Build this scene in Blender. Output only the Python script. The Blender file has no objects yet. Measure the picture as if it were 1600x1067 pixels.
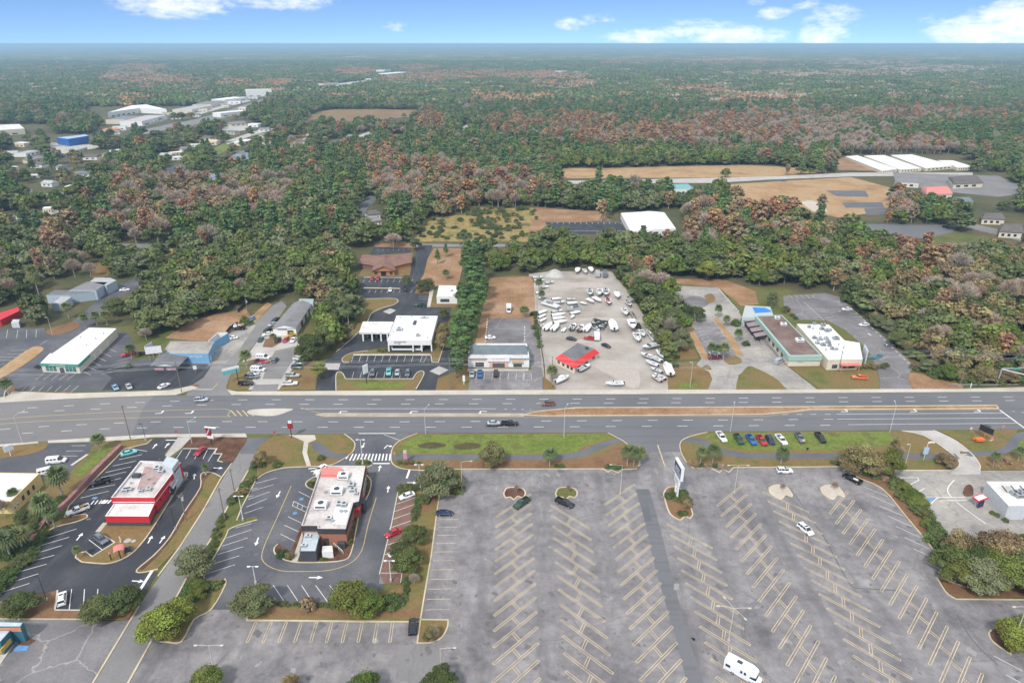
import bpy, math, random
import numpy as np
from mathutils import Vector, Matrix
R = math.radians
rnd = random.Random(7)
S = bpy.context.scene
C = S.collection

# ---------------------------------------------------------------- camera
CAM_H, PITCH, FPX = 119.0, R(23.56),1600 * 24 / 36
cd = bpy.data.cameras.new('camera'); cam = bpy.data.objects.new('camera', cd); C.objects.link(cam)
cd.sensor_width = 36; cd.lens = 24; cd.clip_start = 1; cd.clip_end = 80000
cam.location = (0,0, CAM_H); cam.rotation_euler = (R(90) - PITCH, 0,0)
S.camera = cam
CP, SP = math.cos(PITCH), math.sin(PITCH)

def G(px, py, z=0.0):
    """photo pixel (1600 x 1067) -> point of the plane at height z"""
    dx = (px - 800) / FPX; dy = (533.5 - py) / FPX
    Yd = CP + dy * SP; Zd = -SP + dy * CP
    t = (z - CAM_H) / Zd
    return Vector((dx * t, Yd * t, z))

def PX(p):
    v = Vector((p[0], p[1], p[2] - CAM_H))
    d = v.y * CP - v.z * SP; u = v.y * SP + v.z * CP
    return 800 + FPX * v.x / d, 533.5 - FPX * u / d

def HT(px, pyb, pyt):
    """height of an upright thing whose foot is at pyb and whose top is at pyt"""
    b = G(px, pyb); dy = (533.5 - pyt) / FPX
    t = b.y / (CP + dy * SP)
    return CAM_H + t * (-SP + dy * CP)

# ---------------------------------------------------------------- world, sun, exposure
SUN_EL, SUN_AZ = R(46), R(205)      # azimuth clockwise from +Y
w = bpy.data.worlds.new("World"); S.world = w; w.use_nodes = True
nt = w.node_tree; N = nt.nodes; L = nt.links; N.clear()
def nd(t, **k):
    n = N.new(t)
    for a, b in k.items(): setattr(n, a, b)
    return n
def mth(op, a, b=None, clamp=False):
    n = nd('ShaderNodeMath', operation=op, use_clamp=clamp)
    for i, x in enumerate((a, b)):
        if x is None: continue
        if isinstance(x, (int, float)): n.inputs[i].default_value = x
        else: L.new(x, n.inputs[i])
    return n.outputs[0]
out = nd('ShaderNodeOutputWorld'); bg = nd('ShaderNodeBackground'); L.new(bg.outputs[0], out.inputs[0])
tc = nd('ShaderNodeTexCoord'); sep = nd('ShaderNodeSeparateXYZ'); L.new(tc.outputs['Generated'], sep.inputs[0])
# clear blue low sky: the sky is looked up a little higher than the true direction
cmb = nd('ShaderNodeCombineXYZ'); L.new(sep.outputs[0], cmb.inputs[0]); L.new(sep.outputs[1], cmb.inputs[1])
L.new(mth('ADD', mth('MULTIPLY', mth('MAXIMUM', sep.outputs[2], 0.0),3.0),0.19), cmb.inputs[2])
nrm = nd('ShaderNodeVectorMath', operation='NORMALIZE'); L.new(cmb.outputs[0], nrm.inputs[0])
sky = nd('ShaderNodeTexSky', sky_type='NISHITA', sun_disc=False, sun_elevation=SUN_EL, sun_rotation=SUN_AZ,
         altitude=100, air_density=1.3, dust_density=0.1, ozone_density=3.5)
L.new(nrm.outputs[0], sky.inputs[0])
el = mth('ARCSINE', sep.outputs[2]); az = mth('ARCTAN2', sep.outputs[0], sep.outputs[1])
cv = nd('ShaderNodeCombineXYZ'); L.new(mth('MULTIPLY', az, 14.0), cv.inputs[0]); L.new(mth('MULTIPLY', el, 34.0), cv.inputs[1])
ns = nd('ShaderNodeTexNoise'); ns.inputs['Scale'].default_value = 3.4; ns.inputs['Detail'].default_value = 7; ns.inputs['Roughness'].default_value = .62
L.new(cv.outputs[0], ns.inputs['Vector'])
def DIR(px, py):
    dx = (px - 800) / FPX; dy = (533.5 - py) / FPX
    v = Vector((dx, CP + dy * SP, -SP + dy * CP)).normalized()
    return math.atan2(v.x, v.y), math.asin(v.z)
acc = None
for (px, py, rx, ry, s) in [(275,4,95,26,1.1),(445,0,85,18,1.0),(618,42,26,10,.55),(890,38,34,12,.75),(935,30,40,10,.55),(1000,58,70,14,.95),
                            (1090,46,80,17,.8),(1150,56,90,16,1.1),(1210,22,34,12,.7),(1285,56,42,20,1.05),(1300,28,48,26,.6),(1465,34,30,12,.5),
                            (1545,50,85,26,1.3),(1590,32,70,32,1.3),(1185,4,20,6,.5),(1262,8,34,10,.55)]:
    a0, e0 = DIR(px, py); wx = rx / 1170; wy = ry / 1170
    p = mth('POWER', mth('DIVIDE', mth('SUBTRACT', az, a0), wx),2.0); q = mth('POWER', mth('DIVIDE', mth('SUBTRACT', el, e0), wy),2.0)
    m = mth('MULTIPLY', mth('SUBTRACT', 1.0, mth('ADD', p, q)), s)
    m = mth('MAXIMUM', m, 0.0)
    acc = m if acc is None else mth('MAXIMUM', acc, m)
mask = mth('MULTIPLY', mth('SUBTRACT', mth('ADD', mth('MULTIPLY', acc, .55), mth('MULTIPLY', ns.outputs[0], 1.5)),.84),1.35, True)
mask = mth('MULTIPLY', mask, mth('GREATER_THAN', acc, 0.001))
mask = mth('MULTIPLY', mask, mth('MULTIPLY', acc, 2.0, True), True)
# broken cloud deck high overhead
n2 = nd('ShaderNodeTexNoise'); n2.inputs['Scale'].default_value = 3.0; n2.inputs['Detail'].default_value = 4; L.new(tc.outputs['Generated'], n2.inputs['Vector'])
ov = mth('MULTIPLY', mth('SUBTRACT', el, R(9)),4.5, True)
ov = mth('MULTIPLY', ov, mth('ADD', mth('MULTIPLY', n2.outputs[0], .7),.5, True))
cl = mth('MAXIMUM', mask, ov)
mix = nd('ShaderNodeMix', data_type='RGBA'); L.new(cl, mix.inputs['Factor']); 
tint = nd('ShaderNodeMix', data_type='RGBA', blend_type='MULTIPLY'); tint.inputs['Factor'].default_value = 1; L.new(sky.outputs[0], tint.inputs['A']); tint.inputs['B'].default_value = (SKYT:=(.84,.92,1.06,1))
L.new(tint.outputs['Result'], mix.inputs['A'])
CLOUD = 6.6
mix.inputs['B'].default_value = (CLOUD * .97, CLOUD, CLOUD * 1.03,1)
L.new(mix.outputs['Result'], bg.inputs[0]); bg.inputs[1].default_value = 0.10
sl = bpy.data.lights.new('sun', 'SUN'); so = bpy.data.objects.new('sun', sl); C.objects.link(so)
sl.energy = 2.0; sl.angle = R(7); sl.color = (1,.96,.9)
sd = Vector((math.sin(SUN_AZ) * math.cos(SUN_EL), math.cos(SUN_AZ) * math.cos(SUN_EL), math.sin(SUN_EL)))
so.rotation_euler = sd.to_track_quat('Z', 'Y').to_euler()
S.view_settings.view_transform = 'Standard'; S.view_settings.look = 'None'; S.view_settings.exposure = 0.88; S.view_settings.gamma = 1
S.render.engine = 'CYCLES'
S.cycles.max_bounces = 5; S.cycles.diffuse_bounces = 2; S.cycles.glossy_bounces = 2; S.cycles.volume_bounces = 0; S.cycles.transmission_bounces = 2
S.cycles.caustics_reflective = False; S.cycles.caustics_refractive = False

# ---------------------------------------------------------------- helpers
def link(o, parent=None):
    C.objects.link(o)
    if parent is not None: o.parent = parent
    return o
def tag(o, label=None, cat=None, group=None, kind=None):
    if label: o['label'] = label
    if cat: o['category'] = cat
    if group: o['group'] = group
    if kind: o['kind'] = kind
    return o
def thing(name, label, cat, loc=(0,0,0), rz=0, group=None):
    o = bpy.data.objects.new(name, None); o.empty_display_size = .2
    C.objects.link(o); o.location = loc; o.rotation_euler = (0,0, rz)
    return tag(o, label, cat, group)
def dup(root, loc, rz, label=None, group=None, scale=None):
    r = root.copy(); C.objects.link(r); r.location = loc; r.rotation_euler = (0,0, rz)
    if label: r['label'] = label
    if group: r['group'] = group
    if scale: r.scale = scale if hasattr(scale, '__len__') else (scale,) * 3
    for ch in list(root.children):
        c = ch.copy(); C.objects.link(c); c.parent = r
        for g in ch.children:
            d = g.copy(); C.objects.link(d); d.parent = c
    return r

class MB:
    def __init__(s): s.v = []; s.f = []; s.m = []
    def face(s, pts, m=0):
        i = len(s.v); s.v += [tuple(p) for p in pts]; s.f.append(tuple(range(i, i + len(pts)))); s.m.append(m); return s
    def prism(s, poly, z0, z1, m=0, top=None, cap=True):
        n = len(poly); a = sum(poly[i][0] * poly[(i + 1) % n][1] - poly[(i + 1) % n][0] * poly[i][1] for i in range(n))
        if a < 0: poly = poly[::-1]
        i = len(s.v); s.v += [(p[0], p[1], z0) for p in poly] + [(p[0], p[1], z1) for p in poly]
        for k in range(n):
            l = (k + 1) % n; s.f.append((i + k, i + l, i + n + l, i + n + k)); s.m.append(m)
        if cap:
            s.f.append(tuple(i + n + k for k in range(n))); s.m.append(m if top is None else top)
            s.f.append(tuple(i + k for k in reversed(range(n)))); s.m.append(m)
        return s
    def box(s, x, y, z, sx, sy, sz, rz=0, m=0):
        """centre x, y; bottom z"""
        c, q = math.cos(rz), math.sin(rz)
        P = [(x + a * c - b * q, y + a * q + b * c) for a, b in ((-sx / 2,-sy / 2),(sx / 2,-sy / 2),(sx / 2, sy / 2),(-sx / 2, sy / 2))]
        return s.prism(P, z, z + sz, m)
    def hexa(s, b, t, m=0):
        """frustum: bottom ring b, top ring t (same count, ccw)"""
        n = len(b); i = len(s.v); s.v += [tuple(p) for p in b] + [tuple(p) for p in t]
        for k in range(n):
            l = (k + 1) % n; s.f.append((i + k, i + l, i + n + l, i + n + k)); s.m.append(m)
        s.f.append(tuple(i + n + k for k in range(n))); s.m.append(m)
        s.f.append(tuple(i + k for k in reversed(range(n)))); s.m.append(m)
        return s
    def tube(s, pts, r0, r1=None, n=6, m=0):
        r1 = r0 if r1 is None else r1; pts = [Vector(p) for p in pts]; i = len(s.v); K = len(pts)
        for k, p in enumerate(pts):
            d = (pts[min(k + 1, K - 1)] - pts[max(k - 1,0)]).normalized()
            a = d.orthogonal().normalized() if abs(d.z) < .9 else Vector((1,0,0)); a = (a - d * a.dot(d)).normalized(); b = d.cross(a)
            r = r0 + (r1 - r0) * k / max(K - 1,1)
            for j in range(n):
                t = 2 * math.pi * j / n; s.v.append(tuple(p + a * r * math.cos(t) + b * r * math.sin(t)))
        for k in range(K - 1):
            for j in range(n):
                l = (j + 1) % n; s.f.append((i + k * n + j, i + k * n + l, i + (k + 1) * n + l, i + (k + 1) * n + j)); s.m.append(m)
        s.f.append(tuple(i + j for j in reversed(range(n)))); s.m.append(m)
        s.f.append(tuple(i + (K - 1) * n + j for j in range(n))); s.m.append(m)
        return s
    def sweep(s, pts, w, z0, z1, closed=False, m=0):
        """flat strip with rectangular section along ground points"""
        P = [Vector((p[0], p[1])) for p in pts]; K = len(P); Lf = []; Rt = []
        for k in range(K):
            a = P[(k - 1) % K] if (closed or k > 0) else P[k]; b = P[(k + 1) % K] if (closed or k < K - 1) else P[k]
            d1 = (P[k] - a); d2 = (b - P[k])
            d1 = d1.normalized() if d1.length > 1e-6 else d2.normalized(); d2 = d2.normalized() if d2.length > 1e-6 else d1
            t = (d1 + d2); t = t.normalized() if t.length > 1e-4 else d1
            n = Vector((-t.y, t.x)); c = max(.35, abs(n.dot(Vector((-d1.y, d1.x)))))
            Lf.append(P[k] + n * w / 2 / c); Rt.append(P[k] - n * w / 2 / c)
        rng = range(K if closed else K - 1)
        for k in rng:
            l = (k + 1) % K
            if z1 - z0 < .006: s.face([(*Rt[k], z1),(*Rt[l], z1),(*Lf[l], z1),(*Lf[k], z1)], m)
            else:
                s.face([(*Rt[k], z1),(*Rt[l], z1),(*Lf[l], z1),(*Lf[k], z1)], m)
                s.face([(*Rt[k], z0),(*Rt[l], z0),(*Rt[l], z1),(*Rt[k], z1)], m)
                s.face([(*Lf[l], z0),(*Lf[k], z0),(*Lf[k], z1),(*Lf[l], z1)], m)
        if not closed and z1 - z0 > .006:
            for k in (0, K - 1): s.face([(*Lf[k], z0),(*Rt[k], z0),(*Rt[k], z1),(*Lf[k], z1)], m)
        return s
    def mesh(s, name, mats, smooth=False):
        me = bpy.data.meshes.new(name); me.from_pydata(s.v, [], s.f)
        for m in (mats if isinstance(mats, (list, tuple)) else [mats]): me.materials.append(m)
        me.polygons.foreach_set('material_index', s.m)
        if smooth: me.polygons.foreach_set('use_smooth', [True] * len(s.f))
        me.update(); return me
    def build(s, name, mats, parent=None, smooth=False):
        return link(bpy.data.objects.new(name, s.mesh(name, mats, smooth)), parent)

def text(name, body, size, mat, loc, rot, parent, extrude=.03, ax='CENTER'):
    cu = bpy.data.curves.new(name, 'FONT'); cu.body = body; cu.size = size; cu.extrude = extrude; cu.align_x = ax; cu.align_y = 'CENTER'
    cu.materials.append(mat); cu.resolution_u = 2
    tmp = bpy.data.objects.new('tmp', cu); C.objects.link(tmp); me = bpy.data.meshes.new_from_object(tmp, depsgraph=bpy.context.evaluated_depsgraph_get() if False else None) if False else tmp.to_mesh().copy(); tmp.to_mesh_clear(); bpy.data.objects.remove(tmp)
    if not me.materials: me.materials.append(mat)
    o = link(bpy.data.objects.new(name, me), parent); o.location = loc; o.rotation_euler = rot; return o

# ---------------------------------------------------------------- materials
MATS = {}
def base_mat(name):
    m = bpy.data.materials.new(name); m.use_nodes = True; MATS[name] = m
    return m, m.node_tree.nodes, m.node_tree.links, m.node_tree.nodes['Principled BSDF']
def plain(name, col, rough=.6, metal=0, var=.10, scale=1.5, spec=.4, emit=None):
    """painted or moulded surface with faint procedural mottling"""
    m, n, l, b = base_mat(name)
    tc = n.new('ShaderNodeTexCoord'); x = n.new('ShaderNodeTexNoise'); x.inputs['Scale'].default_value = scale; x.inputs['Detail'].default_value = 4
    l.new(tc.outputs['Object'], x.inputs['Vector'])
    r = n.new('ShaderNodeValToRGB'); r.color_ramp.elements[0].position = .3; r.color_ramp.elements[1].position = .7
    r.color_ramp.elements[0].color = (*[c * (1 - var) for c in col], 1); r.color_ramp.elements[1].color = (*[min(1, c * (1 + var * .6)) for c in col], 1)
    l.new(x.outputs[0], r.inputs[0]); l.new(r.outputs[0], b.inputs['Base Color'])
    b.inputs['Roughness'].default_value = rough; b.inputs['Metallic'].default_value = metal; b.inputs['Specular IOR Level'].default_value = spec
    return m
def ground(name, cols, s1=.04, s2=.9, k1=.6, k2=.5, rough=.9, crack=None, cscale=.12, streak=None, det=6, pos=(.32,.68)):
    """mottled ground: cols = ramp of colours over large noise, modulated by fine noise, optional crack net"""
    m, n, l, b = base_mat(name)
    g = n.new('ShaderNodeNewGeometry')
    a = n.new('ShaderNodeTexNoise'); a.inputs['Scale'].default_value = s1; a.inputs['Detail'].default_value = det; a.inputs['Roughness'].default_value = k1
    f = n.new('ShaderNodeTexNoise'); f.inputs['Scale'].default_value = s2; f.inputs['Detail'].default_value = 9; f.inputs['Roughness'].default_value = .78
    l.new(g.outputs['Position'], a.inputs['Vector']); l.new(g.outputs['Position'], f.inputs['Vector'])
    r = n.new('ShaderNodeValToRGB'); e = r.color_ramp.elements
    for i, c in enumerate(cols):
        p = pos[0] + (pos[1] - pos[0]) * i / max(1, len(cols) - 1)
        if i < 2: e[i].position = p; e[i].color = (*c, 1)
        else: q = e.new(p); q.color = (*c, 1)
    l.new(a.outputs[0], r.inputs[0])
    mr = n.new('ShaderNodeMapRange'); mr.inputs[1].default_value = .25; mr.inputs[2].default_value = .75; mr.inputs[3].default_value = 1 - k2; mr.inputs[4].default_value = 1 + k2
    l.new(f.outputs[0], mr.inputs[0])
    mx = n.new('ShaderNodeMix'); mx.data_type = 'RGBA'; mx.blend_type = 'MULTIPLY'; mx.inputs['Factor'].default_value = 1
    l.new(r.outputs[0], mx.inputs['A']); l.new(mr.outputs[0], mx.inputs['B']); o = mx.outputs['Result']
    if crack:
        v = n.new('ShaderNodeTexVoronoi'); v.feature = 'DISTANCE_TO_EDGE'; v.inputs['Scale'].default_value = cscale
        d = n.new('ShaderNodeTexNoise'); d.inputs['Scale'].default_value = .5; d.inputs['Detail'].default_value = 3
        l.new(g.outputs['Position'], d.inputs['Vector'])
        ad = n.new('ShaderNodeMixRGB'); ad.blend_type = 'LINEAR_LIGHT'; ad.inputs[0].default_value = .9
        l.new(g.outputs['Position'], ad.inputs[1]); l.new(d.outputs['Color'], ad.inputs[2]); l.new(ad.outputs[0], v.inputs['Vector'])
        t = n.new('ShaderNodeMapRange'); t.inputs[1].default_value = 0; t.inputs[2].default_value = .014; t.inputs[3].default_value = crack[1]; t.inputs[4].default_value = 0
        l.new(v.outputs['Distance'], t.inputs[0])
        mm = n.new('ShaderNodeMath'); mm.operation = 'MULTIPLY'; l.new(t.outputs[0], mm.inputs[0]); l.new(a.outputs[0], mm.inputs[1])
        c = n.new('ShaderNodeMix'); c.data_type = 'RGBA'; l.new(mm.outputs[0], c.inputs['Factor']); l.new(o, c.inputs['A']); c.inputs['B'].default_value = (*crack[0], 1); o = c.outputs['Result']
    if streak:     # long stretched stains along y (wheel tracks, sealer)
        mp = n.new('ShaderNodeMapping'); mp.inputs['Scale'].default_value = streak[1]; l.new(g.outputs['Position'], mp.inputs['Vector'])
        q = n.new('ShaderNodeTexNoise'); q.inputs['Scale'].default_value = 1; q.inputs['Detail'].default_value = 4; l.new(mp.outputs[0], q.inputs['Vector'])
        t = n.new('ShaderNodeMapRange'); t.inputs[1].default_value = .52; t.inputs[2].default_value = .75; t.inputs[3].default_value = 0; t.inputs[4].default_value = streak[2]
        l.new(q.outputs[0], t.inputs[0])
        c = n.new('ShaderNodeMix'); c.data_type = 'RGBA'; l.new(t.outputs[0], c.inputs['Factor']); l.new(o, c.inputs['A']); c.inputs['B'].default_value = (*streak[0], 1); o = c.outputs['Result']
    l.new(o, b.inputs['Base Color']); b.inputs['Roughness'].default_value = rough; b.inputs['Specular IOR Level'].default_value = .2
    return m
lot = ground('weathered_asphalt', [(.105,.10,.104),(.175,.165,.168),(.225,.212,.212),(.275,.26,.255)], .075,.42,.74,.34, crack=((.10,.095,.10),.5), cscale=.045, streak=((.11,.105,.112),(.22,.03,1),.75), pos=(.30,.68))
lotb = ground('cracked_asphalt', [(.11,.105,.11),(.17,.16,.165),(.22,.21,.21)], .06,1.5,.65,.3, crack=((.45,.42,.40),1.0), cscale=.07)
roadm = ground('road_asphalt', [(.125,.127,.135),(.16,.16,.168)], .03,2,.5,.12, streak=((.105,.105,.11),(.012,.8,1),.8))
roadold = ground('old_road_asphalt', [(.16,.155,.155),(.20,.19,.19)], .03,2,.5,.15, streak=((.14,.135,.13),(.012,.8,1),.5))
fresh = ground('fresh_asphalt', [(.034,.036,.045),(.05,.052,.06),(.10,.10,.11)], .05,1.5,.6,.22, rough=.8, streak=((.13,.13,.135),(.3,.06,1),.35), pos=(.35,.8))
seal = ground('sealed_asphalt', [(.065,.068,.08),(.10,.10,.112),(.15,.148,.155)], .05,1.5,.6,.2, crack=((.05,.05,.055),.6), cscale=.06)
lane = ground('grey_lane_asphalt', [(.17,.163,.163),(.225,.215,.21)], .05,1.5,.6,.18, crack=((.13,.12,.12),.6), cscale=.05)
gravel = ground('sandy_gravel', [(.25,.215,.185),(.34,.305,.27),(.42,.39,.36)], .045,1.3,.65,.22)
conc = ground('concrete', [(.34,.32,.30),(.46,.43,.40)], .15,1.2,.6,.14)
walkm = ground('pavement_concrete', [(.40,.36,.31),(.52,.48,.42)], .1,1.0,.6,.15)
oldconc = ground('worn_concrete', [(.19,.18,.17),(.30,.28,.26),(.40,.37,.33)], .06,.8,.7,.25, crack=((.14,.13,.11),.9), cscale=.08)
kerbm = ground('kerb_concrete', [(.42,.34,.22),(.58,.50,.38)], .2,1.0,.6,.15)
kerbw = ground('kerb_pale', [(.44,.41,.36),(.58,.54,.49)], .2,1.0,.6,.12)
brown = ground('dry_lawn', [(.15,.095,.04),(.20,.13,.055),(.13,.12,.04)], .08,1.1,.7,.35)
straw = ground('pine_straw', [(.13,.065,.035),(.20,.11,.06),(.17,.12,.06)], .1,1.3,.7,.35)
mixed = ground('patchy_lawn', [(.09,.11,.025),(.15,.13,.045),(.19,.125,.055),(.11,.12,.03)], .07,1.1,.7,.32)
green = ground('green_lawn', [(.15,.13,.045),(.10,.14,.025),(.15,.19,.04),(.11,.12,.035)], .13,.8,.75,.35, pos=(.3,.62))
dgreen = ground('rough_lawn', [(.06,.085,.022),(.11,.115,.035),(.15,.11,.045)], .06,1.0,.7,.35)
mud = ground('muddy_grass', [(.06,.05,.03),(.09,.085,.03)], .5,1.5,.7,.3)
orange = ground('orange_field', [(.22,.14,.06),(.33,.20,.10),(.38,.26,.14),(.26,.18,.08)], .03,.5,.75,.3)
orange2 = ground('dry_dirt_field', [(.17,.12,.05),(.25,.14,.075),(.31,.19,.11),(.36,.25,.17)], .05,.8,.7,.3)
yellow = ground('yellow_scrub', [(.09,.10,.035),(.20,.16,.05),(.30,.22,.08),(.20,.15,.07),(.08,.09,.03)], .045,.3,.75,.35, pos=(.36,.64))
brownf = ground('brown_field', [(.17,.10,.055),(.22,.14,.07),(.16,.13,.055)], .01,.2,.7,.2)
mulch = ground('bark_mulch', [(.06,.028,.018),(.11,.055,.035),(.15,.085,.06)], .3,2.5,.7,.45)
brickpave = ground('reddish_brick_paving', [(.15,.085,.065),(.21,.13,.105)], .5,2.5,.7,.4)
forestfloor = ground('forest_floor', [(.045,.052,.025),(.075,.078,.035),(.11,.09,.045),(.06,.075,.028)], .012,.3,.7,.35)
waterm = plain('pond_water', (.30,.29,.29), rough=.12, var=.1, scale=.05)
pathm = ground('path_asphalt', [(.10,.105,.115),(.145,.145,.155)], .1,2,.6,.15)
marsh = ground('pinewood_sand', [(.42,.36,.30),(.5,.45,.38)], .1,1,.6,.2)
wline = ground('white_paint', [(.50,.50,.48),(.72,.72,.70)], .8,3,.7,.15)
wbright = ground('fresh_white_paint', [(.68,.68,.66),(.80,.80,.78)], .8,3,.7,.08)
yline = ground('faded_yellow_paint', [(.27,.23,.17),(.56,.45,.29),(.62,.50,.34)], .35,2.5,.7,.2)
ylfresh = ground('yellow_paint', [(.48,.36,.14),(.60,.46,.20)], .4,2.5,.7,.15)
bluep = ground('blue_paint', [(.10,.22,.42),(.16,.30,.52)], .8,3,.7,.15)
white = plain('white_wall', (.72,.72,.70)); whiteroof = plain('white_membrane', (.80,.80,.79), var=.10, scale=.15)
tyre = plain('tyre_rubber', (.02,.02,.02),.9); rim = plain('wheel_rim', (.45,.45,.46),.4,.6); glass = plain('dark_glass', (.02,.025,.03),.1,0,.2,2,.8)
glassl = plain('window_glass', (.06,.08,.09),.08,0,.3,.8,.9); chrome = plain('bright_metal', (.55,.56,.57),.35,.7); steel = plain('galvanised_steel', (.38,.40,.41),.5,.4)
polem = plain('pale_pole_paint', (.52,.47,.40),.6); darkpole = plain('dark_pole_paint', (.03,.032,.03),.5); wood = plain('weathered_wood', (.20,.165,.13),.9)
headl = plain('headlight_lens', (.7,.7,.68),.2); taill = plain('red_lens', (.35,.02,.02),.3); black = plain('black_plastic', (.02,.02,.022),.6)
redp = plain('red_wall_paint', (.55,.02,.035),.5,0,.06); dgrey = plain('dark_grey_wall', (.06,.065,.075),.7); lgrey = plain('light_grey_panel', (.50,.52,.54),.6)
# ================================================================ GROUND, ROADS, LOTS
CLEAR = []      # pixel polygons in which no wild tree may stand
def surf(name, mat, z, px, clear=True, parent=None):
    pts = [G(*p, 0) for p in px]
    surf.k = (getattr(surf, 'k', 0) + 1) % 7; z += surf.k * .0005
    mb = MB(); P = [(p.x, p.y) for p in pts]
    a = sum(P[i][0] * P[(i + 1) % len(P)][1] - P[(i + 1) % len(P)][0] * P[i][1] for i in range(len(P)))
    if a < 0: P = P[::-1]
    if z > .05: mb.prism(P, 0, z)
    else: mb.face([(x, y, z) for x, y in P])
    o = mb.build(name, mat, parent); o['kind'] = 'structure'
    if clear: CLEAR.append(px)
    return o
def smooth(px, n=3):
    """Catmull-Rom through pixel points"""
    o = []; K = len(px)
    for k in range(K - 1):
        p0, p1, p2, p3 = px[max(k - 1,0)], px[k], px[k + 1], px[min(k + 2, K - 1)]
        for i in range(n):
            t = i / n
            o.append(tuple(.5 * (2 * b + (c - a) * t + (2 * a - 5 * b + 4 * c - d) * t * t + (3 * b - a - 3 * c + d) * t ** 3) for a, b, c, d in zip(p0, p1, p2, p3)))
    return o + [px[-1]]
kerbs = MB(); kerbsw = MB()
def kerb(px, closed=False, w=.32, h=.15, pale=False): (kerbsw if pale else kerbs).sweep([G(*p) for p in px], w, 0, h, closed)

gm = MB(); ring = [(-26000,-300),(26000,-300),(26000,26000),(-26000,26000)]
gm.face([(x, y, -.03) for x, y in ring]); g0 = gm.build('ground', forestfloor); g0['kind'] = 'structure'
surf('verge_ground', dgreen, -.015, [(-700,1400),(-300,540),(0,520),(360,500),(800,430),(1230,450),(1420,560),(1900,600),(2300,1400)], False)

# main road
Nn = [(-420,668),(-200,646),(-60,632),(0,629),(100,624),(175,621),(275,618),(400,618),(600,618),(800,617),(1000,616.3),(1200,615),(1400,613.5),(1600,612.5),(1900,611),(2300,610)]
Ss = [(-520,765),(-300,732),(-60,700),(0,695),(80,689),(175,683),(250,679),(400,678),(600,677),(800,676),(1000,675),(1200,673.5),(1400,672),(1600,671),(1900,669),(2300,668)]
surf('road', roadm, .012, smooth(Nn) + smooth(Ss)[::-1])
surf('old_road_surface', roadold, .018, [(-420,668),(-200,646),(-60,632),(0,629),(100,624),(175,621),(240,619),(222,640),(205,681),(175,683),(80,689),(0,695),(-60,700),(-300,732),(-520,765)], False)
surf('pavement', walkm, .14, [(-200,638),(10,620),(20,611.5),(105,615),(175,613),(265,610),(300,603),(310,606),(275,617),(175,620.5),(100,623.5),(10,628.5),(-200,645)])
surf('pavement', walkm, .14, [(355,609),(370,612),(600,610.5),(860,609.5),(1050,609),(1240,609),(1420,608),(1500,608),(1640,604),(1900,603),(1900,610.5),(1600,612),(1400,613),(1200,614.5),(1000,615.8),(800,616.5),(600,617.5),(400,617.5),(362,617)])
surf('side_road', lane, .016, [(290,617.8),(300,603),(327,567),(375,520),(400,503),(425,478),(440,470),(448,478),(436,495),(412,518),(396,540),(375,562),(358,590),(353,606),(366,618)])
surf('pavement', walkm, .14, [(75,688.5),(175,682.5),(250,678.5),(384,677.5),(386,683),(284,682.5),(240,683),(190,688),(150,690),(75,692)])
surf('pavement', walkm, .14, [(-60,699.5),(60,690),(60,692.5),(-60,703)])
# crossroad at the right edge
surf('crossroad', roadm, .015, [(1572,613),(1668,671),(1800,760),(2300,900),(2300,668),(1900,620),(1700,612)], False)
surf('crossroad', roadm, .015, [(1640,613),(1700,565),(1760,540),(1850,540),(1800,565),(1800,611)], True)
# medians
surf('median', orange2,.16, smooth([(818,648.5),(840,643.5),(900,637.5)]) + [(1050,637),(1259,636),(1557,633.8),(1560,638.5),(1268,639.8)] + smooth([(1268,639.8),(1230,644),(1190,647.5)]) + [(1000,649),(850,649.8)])
kerb(smooth([(818,648.5),(840,643.5),(900,637.5)]) + [(1050,637),(1259,636),(1557,633.8),(1560,638.5),(1268,639.8),(1230,644),(1190,647.5),(1000,649),(850,649.8)], True, .4,.2)
surf('median', oldconc, .16, [(500,647),(820,647.3),(820,649.6),(500,649.5)]); kerb([(495,648.2),(505,646.7),(818,647),(818,650),(505,649.9)], True, .35,.2)
surf('median', walkm, .16, smooth([(386,643.5),(396,640),(430,638.6),(455,639),(456,641),(434,648.8),(415,650),(390,647.5),(386,643.5)]))
# right-hand curved drive and pale lot
surf('driveway', conc, .03, smooth([(1405,672.6),(1445,680),(1482,704),(1498,719),(1499,729),(1486,735)]) + [(1486,741),(1532,741)] + smooth([(1532,736),(1531,728),(1520,711),(1497,690),(1472,677),(1462,672.4)]))
surf('restaurant_parking_lot', oldconc, .02, [(1394,735),(1640,735),(2000,735),(2200,900),(1640,905),(1500,880),(1455,815),(1420,768)])
# big lot
BL = [(686,773),(718,773),(722,764),(720,733),(800,732.5),(945,732.5),(1000,731),(1000,718),(988,700),(975,689),(948,675.8),(1100,675),(1068,686),(1062,698),(1068,715),(1080,730),(1200,730),(1320,729),(1335,742),(1378,763),(1410,800),(1507,917),
      (1463,900),(1480,927),(1495,936),(1640,937),(2100,945),(2300,1400),(-60,1400),(145,1067),(243,990),(310,960),(330,952),(384,952),(385,969),(655,973),(674,867)]
surf('parking_lot', lot, .010, BL)
surf('road_strip', roadm, .016, [(992,764),(1014,764),(1025,800),(1075,995),(1100,1067),(1165,1240),(1125,1240),(1073,1067),(1057,1000),(1025,893),(1004,800)], False)
surf('asphalt_patch', pathm, .021, [(1001.5,790),(1014,790),(1018.5,815),(1008,815)], False)
surf('asphalt_patch', pathm, .021, [(995,764),(1013,764),(1016,772),(998,772)], False)
surf('entrance_asphalt', roadm, .017, [(948,675),(1100,674.8),(1068,686),(1062,698),(1064,706),(1000,706),(988,700),(975,689)], False)
surf('asphalt_patch', lane, .017, [(622,1008),(690,1004),(700,1070),(617,1062)], False)
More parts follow.
